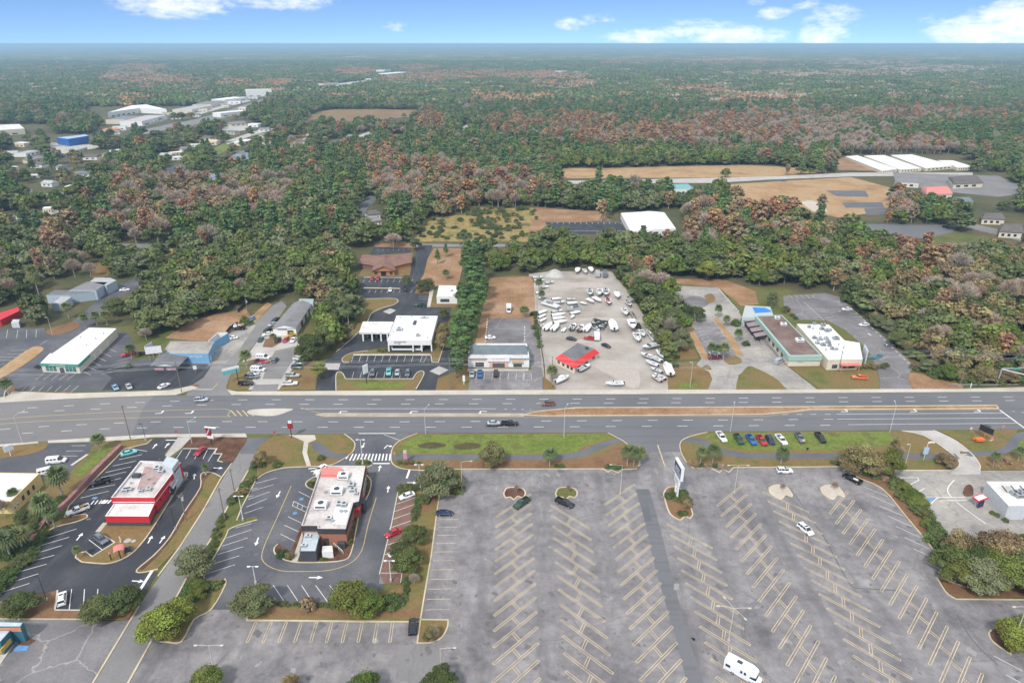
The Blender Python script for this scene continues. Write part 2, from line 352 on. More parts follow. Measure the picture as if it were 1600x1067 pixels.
# access lane between the two restaurants
AL = [(386,684),(384,690),(364,722),(316,800),(282,853),(217,947),(145,1067),(60,1220)]
AR = [(425,684),(402,700),(388,735),(362,780),(328,845),(300,887),(280,925),(243,990),(200,1067),(140,1180)]
surf('access_road', lane, .020, AL + AR[::-1])
surf('asphalt_patch', pathm, .024, [(386,684),(425,684),(402,700),(399,709),(374,709)], False)
surf('old_parking_lot', lotb, .014, [(-200,968),(0,966),(185,970),(203,968),(145,1067),(60,1220),(-400,1220)])
# site A (red restaurant)
SA = [(243,684),(237,688),(230,693),(193,702),(182,715),(135,762),(108,790),(101,808),(133,803),(136,809),(88,823),(72,833),(40,868),(15,897),(-60,960),(68,952),(76,926),(90,922),(86,951),(135,953),(205,950),(219,943),(247,893),
      (220,894),(214,890),(240,868),(265,840),(287,800),(312,762),(313,742),(330,738),(345,745),(362,722),(348,722),(340,720),(347,709),(335,709),(339,701),(286,701),(270,716),(258,715),(257,708),(278,684)]
surf('restaurant_parking_lot', fresh, .028, SA)
surf('lawn', brown, .13, [(166,815),(157,832),(163,837),(179.5,847.5),(144,869.5),(134,862),(120,864),(118,871),(128,878),(150,880)] + smooth([(172,880),(198,870),(217,854),(238,826),(268,778)]) + [(262,770),(240,790)])
kerb([(163,837),(179.5,847.5),(144,869.5),(134,862)], pale=True); kerb([(134,862),(120,864),(118,871),(128,878)] + smooth([(150,880),(172,880),(198,870),(217,854),(238,826),(268,778),(285,754),(292,740)]))
surf('walkway', walkm, .15, [(161,817),(168,817),(157,831),(149,831)], False)
surf('walkway', walkm, .15, [(270,738),(294,738),(294,743),(268,778),(262,778)], False)
surf('walkway', conc, .15, [(267,713),(283,701),(300,683),(290,682.8),(278,684),(258,712)], False)
surf('mulch_bed', mulch, .13, [(284,698),(300,683.5),(386,683.5),(384,690),(364,722),(348,721),(340,719),(347,708),(335,708),(339,700),(290,700)])
kerb([(286,701),(339,701),(335,709),(347,709),(340,720),(348,722)], pale=True)
surf('lawn', mixed, .12, [(339,744),(330,738.5),(314,742),(313,762),(288,800),(266,840),(241,868),(215,890),(221,893.5),(246,889),(281,853),(315,800),(344,752)])
surf('mulch_bed', mulch, .135, [(330,739.5),(315,742.5),(314,762),(289,800),(267,840),(242,868),(217,889),(222,892),(248,868),(272,838),(290,808),(316,766),(320,750)], False)
kerb(smooth([(345,745),(330,738),(314,741),(313,762),(288,800),(265,840),(240,868),(214,890),(221,894.5),(247,889)]))
kerb([(362,724),(345,748),(316,800),(282,853),(247,900)], w=.4); kerb([(217,947),(145,1067),(60,1220)], w=.4); kerb(AR[2:], w=.4)
surf('mulch_bed', straw, .12, [(135,804),(134,807),(88,822),(97,811)], False); kerb(smooth([(135,804),(136,808),(120,815),(88,823),(72,833),(40,868),(15,897),(-20,930)])); kerb([(237,687),(230,693),(193,702),(182,715),(135,762),(108,790),(101,808),(134,803)])
surf('mulch_bed', straw, .12, [(-60,950),(75,926),(89,922.5),(86,953),(205,951),(216,949),(200,968),(-100,966)]); kerb([(-60,966.5),(60,967),(140,967.5)], w=.25)
kerb([(90,922),(86,952)], pale=True); kerb([(86,953),(135,953.5)], pale=True)
surf('lawn', mixed, .05, [(150,691),(238,686),(229,693),(193,701),(182,714),(108,789),(72,832),(15,896),(-60,950),(-200,960),(-200,800),(60,760),(100,750),(118,728),(135,712)])
surf('lawn', green, .06, [(160,697),(178,697),(150,725),(125,745),(115,740),(135,722)], False)
surf('lawn', brown, .05, smooth([(-60,703),(0,697),(55,691.5),(72,692),(74,697),(62,705),(38,711),(0,716),(-60,722)]))
surf('side_parking_lot', seal, .016, [(74,692.5),(148,690.5),(135,711),(116,729),(102,748),(80,756),(60,740),(-200,745),(-200,735),(-60,722),(0,716.5),(38,711.5),(64,705)])
kerb([(137,710),(112,727)], w=.9, pale=True); kerb([(92,747),(75,753)], w=.8, pale=True)
# site B (brick restaurant)
SB = [(400,747),(415,738),(445,731),(500,729),(520,725),(535,718),(548,709),(554,700),(553,690),(540,677.8),(652,677),(626,688),(614,699),(611,714),(614,725),(630,733),(662,735),(662,752),(640,760),(622,768),(614,810),(593,897),(602,912),(590,928),(560,940),(400,942),
      (386,952),(330,952),(352,915),(351,903),(322,907),(320,900),(352,840),(361,825),(402,812),(400,806),(370,813),(379,790)]
surf('restaurant_parking_lot', seal, .026, SB)
kerb(smooth([(320,903),(321,895),(352,840),(361,825),(402,812)])); kerb([(370,813),(379,790),(400,750)] + smooth([(400,750),(415,739),(445,731),(485,729),(515,727),(535,718),(548,709),(554,700),(553,690),(538,678)]))
kerb(smooth([(652,677),(626,688),(614,699),(611,714),(614,725),(630,732.5),(662,735)]))
surf('planting_island', mulch, .13, [(500,730),(572,728),(579,750),(576,770),(563,795),(556,830),(549,862),(540,874),(500,878),(456,877),(432,868),(428,858),(436,850),(455,862),(470,822)])
kerb(smooth([(572,742),(580,752),(576,772),(563,797),(556,830),(549,862),(538,875),(500,878.5),(456,877.5),(433,868),(428,858),(434,850)])); kerb(smooth([(497,742),(480,752),(479,760),(492,766)]))
surf('planting_island', mixed, .12, [(492,748),(482,752),(480,759),(491,765)], False)
surf('walkway', walkm, .16, [(474,826),(482,826),(465,877),(456,877)], False)
surf('planting_island', dgreen, .12, smooth([(556,721),(558,718.5),(575,718),(581,721),(580,727),(575,730),(560,728),(556,721)])); kerb(smooth([(573,730),(580,727),(581,721),(576,718.5)]), pale=True)
surf('brick_parking_bays', brickpave, .033, [(624,775),(650,772),(644,818),(633,880),(627,912),(600,912),(594,895),(612,820)], False)
surf('gore_paving', lane, .036, [(594,897),(600,912),(592,912)], False)
kerb([(622,768),(612,818),(593,897)], w=.25, pale=True)
surf('lawn', mixed, .11, [(650,772),(662,752),(664,736),(720,734),(722,763),(718,772),(686,773.5),(674,867),(657,970),(386,968),(386,952),(400,943),(560,941),(600,928),(627,912),(637,860),(646,815)])
surf('mulch_bed', straw, .125, [(662,752),(668,742),(722,745),(721,763),(717,771),(686,772),(670,800),(655,800)], False)
surf('mulch_bed', straw, .125, [(395,950),(520,952),(580,958),(655,952),(656,962),(560,966),(400,958)], False)
kerb([(386,953),(386,969),(655,971.5)], w=.4); kerb([(657,968),(664,925),(674,867),(684,790),(687,774)], w=.35)
kerb(smooth([(687,774),(716,773.5),(721,768),(722,760)])); 
surf('planting_island', mixed, .12, [(657,969)] + smooth([(700,969),(699,980),(690,996),(672,1004),(652,1004.5)])); kerb([(700,968.5)] + smooth([(700,969),(699,980),(690,996),(672,1004),(652,1004.5)]) + [(657,968)], True)
surf('planting_island', mixed, .12, [(300,905),(322,908),(351,904),(352,912),(330,952),(303,968),(284,1001),(246,1001),(243,993),(280,930)]); kerb(smooth([(351,904),(352,914),(330,952),(303,968),(284,1002),(262,1003),(246,1001),(243,992)]))
surf('lawn', dgreen, .09, [(400,735),(400,750),(379,790),(371,812),(402,806),(402,811),(361,824),(352,839),(320,900),(300,905),(300,888),(330,842),(364,780),(390,735),(402,702)])
# verge lawns south of the road
surf('lawn', mixed, .12, smooth([(403,700),(420,686),(440,680),(470,678.6)]) + [(538,678.4)] + smooth([(548,684),(554,692),(553,701),(546,709),(535,717),(515,726),(485,728.5),(445,730.5),(415,737),(401,746)]))
surf('footpath', walkm, .14, [(450,680),(492,680),(494,687),(482,692),(480,708),(486,728),(479,728),(472.5,708),(475,690),(462,684)], False)
surf('footpath', pathm, .14, [(486,693),(499,690),(512,702),(524,709),(546,708),(534,717),(515,716),(500,710),(488,700)], False)
surf('lawn', mixed, .12, smooth([(654,678),(627,688),(615,699),(612,712),(615,724),(632,731.5)]) + [(720,732),(945,731.5),(996,730),(999,718),(987,700),(974,689),(950,677)])
surf('lawn', green, .127, smooth([(655,681),(700,680),(800,679),(945,679),(958,683),(940,688),(905,700),(890,708),(760,709),(650,708),(628,704),(630,692),(655,681)]), False)
surf('muddy_hollow', mud, .131, smooth([(652,696),(670,691),(692,693),(697,697),(680,701),(658,700),(652,696)]), False)
surf('muddy_hollow', mud, .131, smooth([(708,697),(730,692),(750,694),(748,700),(725,703),(711,701),(708,697)]), False)
surf('mulch_bed', straw, .128, [(618,720),(880,720),(925,716),(958,700),(975,694),(990,712),(990,730),(640,731)], False)
surf('footpath', pathm, .135, [(612,710),(868,711)] + smooth([(868,711),(905,705.5),(938,692),(968,685.5),(977,689),(950,697),(915,712.5),(882,718.5)]) + [(612,718.5)], False)
kerb([(662,735),(720,732.8),(943,732.5),(950,738),(955,734),(966,739),(972,733.5),(994,732.5),(1000,726),(999,716),(987,700),(974,689),(950,676.5)])
surf('lawn', mixed, .12, [(1067,690),(1078,682),(1105,676),(1405,673.5)] + smooth([(1405,673.5),(1443,681),(1480,705),(1496,719),(1497,729),(1486,734.5)]) + [(1394,735),(1330,728.5),(1200,729.5),(1084,729.5),(1070,715),(1064,700)])
surf('lawn', green, .126, [(1110,678),(1390,675),(1400,690),(1350,703),(1165,703),(1130,694),(1100,684)], False)
surf('footpath', pathm, .135, smooth([(1070,684.5),(1100,687),(1130,701),(1165,708),(1200,709)]) + [(1300,709),(1400,709.5),(1492,709),(1500,717),(1400,717.5),(1300,717),(1200,716.5)] + smooth([(1160,716),(1125,709),(1095,695),(1068,690)]), False)
kerb(smooth([(1105,675.5),(1078,682),(1064,690),(1063,702),(1070,718),(1082,731)]) + [(1110,731),(1124,738),(1130,733),(1139,738),(1146,730.5),(1200,730),(1320,729)] + smooth([(1320,729),(1336,744),(1378,763),(1410,800)]) + [(1508,918)])
surf('mulch_bed', straw, .13, [(1322,729),(1394,735),(1420,768),(1455,815),(1500,880),(1640,905),(1640,932),(1496,934),(1482,926),(1465,901),(1508,917),(1411,800),(1379,762),(1337,743)])
kerb([(1507,917),(1463,901)] + smooth([(1463,901),(1478,925),(1494,936)]) + [(1640,937),(1900,940)])
surf('lawn', mixed, .12, [(1466,672.6),(1590,671.5),(1584,686),(1577,697),(1560,705),(1500,709),(1500,705),(1518,707),(1497,688),(1478,678)])
surf('lawn', brown, .12, [(1533,734),(1532,727),(1522,713),(1507,711),(1560,712),(1800,712),(1800,734)])
surf('lawn', green, .12, [(1598,684),(1592,692),(1585,702),(1800,702),(1800,680),(1610,680)])
surf('footpath', pathm, .135, [(1506,706)] + smooth([(1506,706),(1545,705),(1566,699),(1576,688),(1588,677),(1610,674)]) + [(1700,673),(1700,680)] + smooth([(1606,681),(1594,690),(1587,700),(1565,711),(1516,713)]), False)
kerb(smooth([(1458,672.4),(1495,690),(1520,711),(1531,727),(1530,735)]), w=.35, pale=True); kerb(smooth([(1410,673),(1445,681),(1482,705),(1498,720),(1497,730),(1484,735)]) + [(1398,735)], w=.35, pale=True)
# islands in the big lot
for c in ((805,771.5),(886,771.5)):
    P = smooth([(c[0] - 18, c[1]),(c[0] - 14, c[1] - 8),(c[0] - 3, c[1] - 10),(c[0] + 11, c[1] - 8),(c[0] + 16, c[1] - 1),(c[0] + 12, c[1] + 6),(c[0] + 4, c[1] + 4),(c[0] - 2, c[1] + 9),(c[0] - 8, c[1] + 5),(c[0] - 15, c[1] + 6),(c[0] - 18, c[1])])
    surf('planting_island', mulch if c[0] < 850 else dgreen, .12, P); kerb(P, True, .4)
for c in ((1219,768),(1300,768)):
    P = smooth([(c[0] - 17, c[1] - 6),(c[0] - 8, c[1] - 10),(c[0] + 8, c[1] - 8),(c[0] + 17, c[1] + 2),(c[0] + 18, c[1] + 8),(c[0] + 8, c[1] + 5),(c[0] + 2, c[1] + 12),(c[0] - 8, c[1] + 8),(c[0] - 16, c[1] + 1),(c[0] - 17, c[1] - 6)])
    surf('planting_island', marsh, .12, P); kerb(P, True, .4)
P = smooth([(1037,771),(1041,764),(1050,760.5),(1062,763),(1073,778),(1081,798),(1082,805),(1078,810)]) + [(1071,806),(1063,813)] + smooth([(1063,813),(1048,804),(1041,788),(1037,771)])
surf('planting_island', straw, .12, P); kerb(P, True, .4)
surf('planting_island', mulch, .12, [(1546,985),(1550,1000),(1580,1022),(1585,1010),(1640,1030),(1700,980),(1600,970)]); kerb(smooth([(1549,984),(1545,990),(1552,1003),(1579,1022)]) + [(1583,1009),(1598,1014),(1640,1030)])
# ---- north side
surf('shop_parking_lot', seal, .020, [(-300,660),(-60,629),(0,622),(12,612),(18,602),(30,610),(120,611),(275,608),(300,602),(326,568),(290,566),(225,560),(205,565),(215,548),(200,520),(170,512),(145,510),(175,470),(225,445),(290,410),(278,408),(220,430),(165,455),(130,490),(95,515),(72,523),(70,512),(-300,520)])
surf('shop_parking_lot', fresh, .026, [(150,575),(230,570),(330,572),(318,590),(296,604),(235,609),(160,609),(175,590)], False)
surf('grass_strip', orange, .10, smooth([(-20,592),(20,562),(52,542),(68,544),(62,552),(35,572),(0,592)]))
surf('planting_island', straw, .10, [(8,612),(20,601),(26,611),(110,612),(112,614),(30,617)]); kerb([(5,625),(8,612),(20,601)], pale=True)
surf('planting_island', straw, .10, smooth([(73,521),(85,524),(110,518),(125,509),(118,503),(95,508),(75,515),(73,521)])); surf('planting_island', straw, .10, [(272,614),(290,604),(306,600),(312,602),(300,609),(285,613)])
surf('worn_yard', oldconc, .022, [(327,567),(352,568),(375,545),(400,508),(388,508),(360,520),(335,540)], False)
surf('dirt_field', orange2,.03, [(258,528),(300,500),(345,490),(385,483),(395,500),(360,518),(330,535)])
surf('grass_strip', orange, .03, [(398,505),(425,476),(418,472),(392,495)], False)
surf('grass_strip', mixed, .05, [(356,609),(360,590),(378,566),(402,560),(404,575),(392,600),(388,609)])
surf('sales_yard', conc, .024, [(386,609),(402,566),(378,566),(396,542),(410,522),(440,520),(468,530),(470,548),(458,575),(445,595),(436,609)])
surf('sales_yard', lane, .028, [(410,592),(420,565),(430,548),(466,540),(467,550),(450,575),(440,592)], False); surf('driveway', lane, .028, [(392,612),(398,601),(436,600),(432,612)], False)
surf('grass_strip', brown, .05, [(436,609),(447,596),(460,575),(470,560),(500,566),(496,580),(492,609)])
surf('mulch_bed', straw, .05, [(410,542),(415,530),(440,526),(440,535),(425,543)], False)
# bank lot
surf('bank_parking_lot', fresh, .03, [(493,612),(498,574),(525,550),(552,527),(574,505),(581,490),(600,482),(622,473),(618,466),(566,466),(566,430),(640,430),(648,400),(654,383),(676,383),(668,405),(660,430),(672,440),(668,478),(705,480),(700,505),(702,530),(722,566),(712,580),(684,590),(680,612),(648,612),(662,584),(655,580),(645,592),(541,592),(534,580),(526,583),(525,612)])
surf('entrance_slab', conc, .044, [(505,567.5),(532,567.5),(529,578),(499,577)], False); surf('entrance_slab', conc, .044, [(686,572),(701,578),(686,586),(671,580)], False); surf('entrance_slab', conc, .044, [(610,482),(619,485),(609,491),(598,487)], False)
surf('lawn', mixed, .10, [(525,611),(525,583),(533,580.5),(541,592.5),(645,592.5),(656,580.5),(662,583),(648,611)]); surf('lawn', green, .105, [(545,598),(640,598),(625,606),(560,606)], False)
kerb(smooth([(525,610),(525,586),(530,581),(536,584)]) + [(540,592),(645,592)] + smooth([(645,592),(652,582),(660,580),(662,586),(650,608)]), pale=True)
surf('planting_island', mixed, .10, [(536,560),(548,552),(590,545),(606,543),(606,551),(674,551),(676,530),(698,505),(696,535),(686,566),(675,566),(673,554),(552,554),(546,566),(537,567)])
kerb(smooth([(545,566),(537,566),(535,560),(548,552),(575,548)])); kerb([(697,505),(695,535),(685,566),(675,566),(673,554)]); kerb([(552,554.5),(672,554.5)], w=1.2, pale=True)
surf('lawn', mixed, .10, smooth([(575,468),(600,466.5),(618,467),(622,471),(614,477),(598,481),(580,490),(573,505),(552,525),(545,520),(560,490),(575,468)])); kerb(smooth([(568,467),(600,466.5),(618,467),(622,471),(614,477),(598,481),(580,490),(573,505),(552,527),(525,550)]), pale=True)
surf('mulch_bed', mulch, .10, [(552,524),(572,502),(578,487),(568,485),(555,505),(535,535),(530,545)], False)
surf('grass_strip', orange2,.04, [(648,450),(662,430),(668,405),(678,388),(720,388),(722,420),(716,446),(680,448)]); surf('planting_island', brown, .09, [(652,446),(672,448),(672,459),(648,459)])
surf('planting_island', brown, .09, [(672,470),(680,473),(722,473),(722,480),(672,480)]); surf('walkway', walkm, .09, [(672,452),(678,452),(672,480),(667,480)], False)
surf('lawn', brown, .05, [(566,420),(560,432),(640,432),(645,405),(645,395),(575,400)]); kerb([(568,450),(625,451)], w=1.0); kerb([(568,433.5),(630,434)], w=.7, pale=True)
surf('car_park', fresh, .04, [(578,398),(585,386),(642,388),(640,400)]); surf('grass_strip', orange2,.05, [(588,380),(650,381),(648,387),(586,386)])
surf('grass_strip', brown, .04, [(680,612),(684,592),(712,581),(722,567),(735,560),(732,612)]); surf('grass_strip', orange2,.035, [(738,560),(750,500),(765,434),(832,432),(834,440),(838,520),(828,498),(764,497),(757,540)])
surf('shop_parking_lot', lot, .03, [(730,612),(732,578),(848,578),(848,612)]); surf('shop_parking_lot', lotb, .032, [(758,540),(763,497),(828,497),(838,500),(846,560),(848,612),(828,612),(830,578),(826,540)])
surf('grass_strip', brown, .05, [(842,520),(850,560),(849,612),(869,612),(868,604),(852,590),(846,540)])
surf('boat_yard', gravel, .024, [(849,590),(842,556),(836,520),(832,470),(826,428),(862,424),(955,424),(968,440),(985,460),(1010,500),(1030,545),(1042,575),(1045,610),(868,610),(866,603),(852,594)])
surf('grass_strip', brown, .05, [(1044,610),(1043,580),(1055,566),(1088,570),(1108,581),(1113,592),(1105,610)]); surf('grass_strip', green, .052, [(1060,600),(1090,600),(1085,608),(1060,608)], False)
surf('derelict_lot', oldconc, .026, [(1046,446),(1122,449),(1140,470),(1153,485),(1165,505),(1190,530),(1222,566),(1280,611),(1222,611),(1200,590),(1170,575),(1154,586),(1150,611),(1105,611),(1113,592),(1108,581),(1088,570),(1096,560),(1088,545),(1072,508),(1055,480)])
surf('derelict_bays', lot, .03, [(1078,505),(1115,503),(1148,545),(1150,560),(1108,562)], False)
surf('grass_strip', orange, .09, smooth([(1069,508),(1078,506),(1092,530),(1106,556),(1108,562),(1096,556),(1082,532),(1069,508)])); surf('grass_strip', orange, .09, smooth([(1114,497),(1122,498),(1135,515),(1145,525),(1160,552),(1162,556),(1150,553),(1142,540),(1130,520),(1114,497)]))
surf('grass_strip', brown, .09, [(1060,540),(1078,533),(1092,560),(1062,563)]); surf('lawn', orange2,.03, [(1122,449),(1022,440),(1022,436),(1130,436),(1180,455),(1185,475),(1158,478)])
surf('lawn', mixed, .10, smooth([(1150,609),(1153,592),(1168,573),(1180,575),(1210,590),(1230,609)])); surf('lawn', mixed, .10, [(1224,568),(1300,569),(1368,575),(1376,600),(1374,609),(1284,609)])
surf('lawn', orange2,.10, smooth([(1421,583),(1440,584),(1470,594),(1500,600),(1506,608)]) + [(1440,609),(1424,606),(1419,595)])
surf('car_park', lotb, .03, [(1224,462),(1290,458),(1312,464),(1340,490),(1380,525),(1428,572),(1420,584),(1426,611),(1372,611),(1376,598),(1370,575),(1355,545),(1320,515),(1290,500),(1250,500),(1225,480)])
surf('shop_forecourt', lane, .028, [(1160,505),(1200,540),(1222,566),(1232,572),(1235,560),(1190,520),(1165,495)], False)
surf('verge', dgreen, .05, [(1506,600),(1640,598),(1900,596),(1900,604),(1640,605),(1506,608)])
# ---- middle distance clearings
surf('back_road', lane, .03, [(585,381),(620,380),(660,381),(720,381.5),(820,381.5),(820,385.5),(720,386),(650,386),(600,386.5),(585,386)])
surf('back_road', lane, .03, [(150,381),(280,381),(280,386),(205,388),(150,387)]); surf('lawn', yellow, .03, [(150,388),(205,389),(270,388),(272,412),(215,398),(150,395)])
surf('lawn', brown, .03, [(140,412),(172,410),(170,430),(146,440)])
surf('scrub_field', yellow, .03, [(640,378),(645,355),(665,342),(735,334),(733,322),(770,326),(850,324),(900,330),(945,336),(940,345),(855,350),(838,378)])
surf('orange_field', orange2,.034, [(838,325),(935,330),(955,345),(855,347),(848,372),(820,378)])
surf('car_park', fresh, .045, [(852,347),(968,347),(985,366),(862,366)]); surf('orange_field', orange, .03, [(878,263),(950,263),(1100,259),(1180,258),(1240,262),(1300,268),(1200,276),(1100,278),(876,279)])
surf('highway', conc, .034, [(870,283),(940,282),(1100,278.5),(1200,276),(1330,270),(1520,270),(1520,274),(1330,276),(1200,281),(1120,286),(940,287),(870,288)])
surf('orange_field', orange, .032, [(1125,289),(1330,277),(1400,296),(1385,330),(1310,340),(1230,325),(1140,310)]); surf('sand_pit', marsh, .04, smooth([(1252,316),(1268,313),(1285,322),(1292,332),(1270,330),(1252,316)]), False)
surf('sports_court', pathm, .045, [(1290,298),(1352,298),(1358,308),(1308,307)], False); surf('sports_court', pathm, .045, [(1315,317),(1378,316),(1382,325),(1322,325)], False); surf('sports_court', pathm, .045, [(1350,326),(1388,325),(1380,336),(1354,336)], False)
surf('car_park', roadm, .045, [(1352,350),(1495,352),(1485,372),(1440,373),(1355,360)]); surf('car_park', lane, .04, [(1395,270),(1560,275),(1620,300),(1560,308),(1480,300),(1400,288)])
surf('side_road', lane, .05, [(1480,335),(1500,345),(1620,372),(1620,384),(1570,370),(1485,350)]); surf('lawn', dgreen, .046, [(1440,374),(1490,362),(1550,372),(1540,385),(1450,385)])
surf('lawn', orange2,.03, [(1300,253),(1325,243),(1400,262),(1400,268),(1310,266)])
surf('brown_field', brownf, .05, [(478,184),(500,174),(520,171),(590,171),(660,172),(655,182),(590,187),(520,192),(480,190)])
surf('pond', waterm, .06, smooth([(318,283),(330,264),(345,256),(352,259),(348,270),(338,282)])); surf('pond', waterm, .06, smooth([(352,252),(372,238),(392,236),(396,243),(385,250),(362,256)]))
surf('lawn', dgreen, .05, [(312,270),(340,250),(375,236),(380,232),(372,232),(335,248),(310,262)]); surf('car_park', seal, .05, [(238,272),(255,262),(290,255),(300,262),(275,272)])
surf('lawn', green, .05, [(330,235),(352,222),(360,232),(335,246)])
for nm, mt, P in [('highway', lane, [(215,205),(260,195),(300,188),(345,176),(385,163),(420,152),(438,146),(442,150),(400,164),(350,185),(300,196),(258,204),(222,211)]),
                  ('residential_street', conc, [(-20,345),(60,332),(105,320),(150,300),(168,298),(160,305),(112,325),(70,339),(-20,352)]),
                  ('residential_street', conc, [(350,222),(390,208),(430,196),(434,200),(395,212),(356,226)]),('residential_street', conc, [(440,225),(470,214),(480,205),(486,208),(474,220),(446,231)]),
                  ('commercial_lot', lane, [(172,200),(215,190),(262,183),(262,188),(220,199),(182,208)]),('commercial_lot', conc, [(300,176),(345,163),(385,154),(392,158),(345,170),(302,182)]),('commercial_lot', conc, [(505,134),(540,129),(590,122),(592,124.5),(545,134),(508,139)]),('commercial_lot', conc, [(600,115),(640,112),(642,115),(604,118)]),
                  ('commercial_lot', conc, [(80,222),(110,228),(165,224),(150,232),(100,240),(70,238)]),('commercial_lot', conc, [(340,200),(385,195),(390,203),(350,208)]),('residential_street', pathm, [(553,335),(565,315),(583,303),(592,300),(588,312),(575,325),(566,338)]),
                  ('residential_street', conc, [(716,212),(722,200),(735,190),(738,193),(730,205),(722,214)]),('residential_street', conc, [(555,215),(575,205),(590,203),(592,207),(565,218)]),('rural_road', conc, [(858,74),(868,76),(880,82),(892,88),(888,89),(872,83),(862,78)]),
                  ('residential_lot', brown, [(270,205),(330,218),(330,245),(300,248),(262,235)]),('residential_lot', brown, [(395,215),(440,196),(480,196),(478,215),(440,236),(400,234)]),('clearing', marsh, [(1560,196),(1640,197),(1640,204),(1575,200)])]:
    surf(nm, mt, .055, P, nm != 'residential_lot')
for P in ([(1062,470),(1085,462),(1108,470),(1100,480),(1075,482)], [(1100,462),(1112,459),(1118,468),(1108,474)], [(1128,560),(1150,556),(1160,566),(1140,570)], [(1095,575),(1105,570),(1112,578)]): surf('weedy_patch', brown if P[0][0] != 1062 else lotb, .036, smooth(P + [P[0]]), False)
for P in ([(852,500),(950,496),(1000,500),(1002,503),(950,500),(852,504)], [(930,560),(990,570),(1000,600),(985,606),(960,590),(925,570)], [(860,445),(940,442),(965,470),(955,475),(930,450),(862,452)], [(905,530),(985,530),(990,535),(905,536)]): surf('dirty_track', ground('yard_track', [(.36,.32,.29),(.42,.37,.33)], .1,.6,.7,.2) if 'yard_track' not in MATS else MATS['yard_track'], .034, smooth(P + [P[0]]), False)
k = kerbs.build('kerb', kerbm); k['kind'] = 'structure'; k = kerbsw.build('kerb', kerbw); k['kind'] = 'structure'

# ================================================================ MARKINGS
def along(px): return [G(*p) for p in px]
def dashes(mb, px, ln, gap, wd, z, off=0.0):
    P = along(px); pos = -off; 
    seg = [(P[i], P[i + 1], (P[i + 1] - P[i]).length) for i in range(len(P) - 1)]; tot = sum(s[2] for s in seg)
    def at(d):
        for a, b, l in seg:
            if d <= l: return a + (b - a) * (d / l)
            d -= l
        return P[-1]
    while pos < tot:
        if pos > 0: mb.sweep([at(pos), at(pos + ln)], wd, z, z)
        pos += ln + gap
def line(mb, px, wd, z): mb.sweep(along(px), wd, z, z)
def bays(mb, a0, b0, a1, b1, n, lo, hi, z, wd=.12, dbl=0, cross=None, skip=()):
    """n bay lines evenly spaced from a0-b0 to a1-b1 (pixels), extended to index range lo..hi"""
    A0, B0, A1, B1 = G(*a0), G(*b0), G(*a1), G(*b1)
    A = lambda i: A0 + (A1 - A0) * (i / (n - 1)); B = lambda i: B0 + (B1 - B0) * (i / (n - 1))
    for i in range(lo, hi):
        if i in skip: continue
        a, b = A(i), B(i); d = (b - a).normalized(); q = Vector((-d.y, d.x, 0))
        if dbl:
            for s in (-1,1): mb.sweep([a + q * s * dbl, b + q * s * dbl], wd, z, z)
            mb.sweep([a - q * dbl, a + q * dbl], wd, z, z); mb.sweep([b - q * dbl, b + q * dbl], wd, z, z)
        else: mb.sweep([a, b], wd, z, z)
        if cross and i + 1 < hi:
            c = a + (b - a) * cross[0]; e = A(i + 1) + (B(i + 1) - A(i + 1)) * cross[1]; d2 = (e - c).normalized(); q2 = Vector((-d2.y, d2.x, 0))
            c = c + d2 * (dbl + .02); e = e - d2 * (dbl + .02)
            for s in (-1,1): mb.sweep([c + q2 * s * .28, e + q2 * s * .28], wd, z + .002, z + .002)
def arrow(mb, x0, y0, x1, y1, z, L=3.2, turn=0):
    a, b = G(x0, y0), G(x1, y1); d = (b - a).normalized(); q = Vector((-d.y, d.x, 0)); c = (a + b) / 2
    P = lambda u, v: tuple(c + d * u + q * v)[:2] + (z,)
    if turn == 0:
        mb.face([P(-L / 2,-.16), P(L * .1,-.16), P(L * .1,.16), P(-L / 2,.16)]); mb.face([P(L * .1,-.6), P(L / 2,0), P(L * .1,.6)])
    else:
        mb.face([P(-L / 2,-.16), P(L * .2,-.16), P(L * .2,.16), P(-L / 2,.16)]); t = turn
        pts = [P(L * .2 - .32,.16 * t), P(L * .2,.16 * t), P(L * .2,1.0 * t), P(L * .2 - .32,1.0 * t)]; mb.face(pts if t > 0 else pts[::-1])
        pts = [P(L * .2 + .45,1.0 * t), P(L * .2 - .16,1.9 * t), P(L * .2 - .8,1.0 * t)]; mb.face(pts if t > 0 else pts[::-1])
mw = MB(); my = MB(); myf = MB(); mf = MB(); mbl = MB(); Z = .04
N1 = [(-200,660),(0,640),(75,636),(130,632.5),(185,630),(240,628),(300,626),(400,624.6),(600,624.4),(800,623.8),(1000,623),(1235,621.5),(1600,620),(1800,619)]
N2 = [(-200,668),(0,647),(75,642.5),(130,640),(185,637.3),(240,635),(300,633),(400,631.7),(600,631.4),(900,630),(1242,628.2),(1500,626.4),(1800,624)]
S1 = [(-200,692),(0,671),(55,667),(115,664),(172,661.3),(227,659.3),(283,658.6),(400,658.6),(600,659),(800,658),(1000,656.8),(1307,655)]
S2 = [(-200,702),(0,680),(70,675),(128,671.8),(187,669),(290,667.5),(400,667.3),(600,667.4),(800,667),(1005,666),(1320,664)]
for p, o in ((N1,1),(N2,5),(S1,0),(S2,6)): dashes(mw, smooth(p),3.4,8.8,.24, Z, o)
line(mw, [(470,638.6),(560,638.4),(775,638.6)], .2, Z); dashes(mw, [(775,638.6),(830,640)], 1,2,.2, Z)
line(mw, [(1307,647),(1566,645.3)], .2, Z); line(mw, [(1308,654.8),(1577,653.2)], .2, Z); line(mw, [(1325,663.3),(1592,661.2)], .2, Z); dashes(mw, [(1200,647.8),(1300,647)], 2,3,.2, Z)
line(mw, [(1562,640.5),(1604,671)], .6, Z); dashes(mw, [(1566,641),(1700,655)], 1,2,.2, Z)
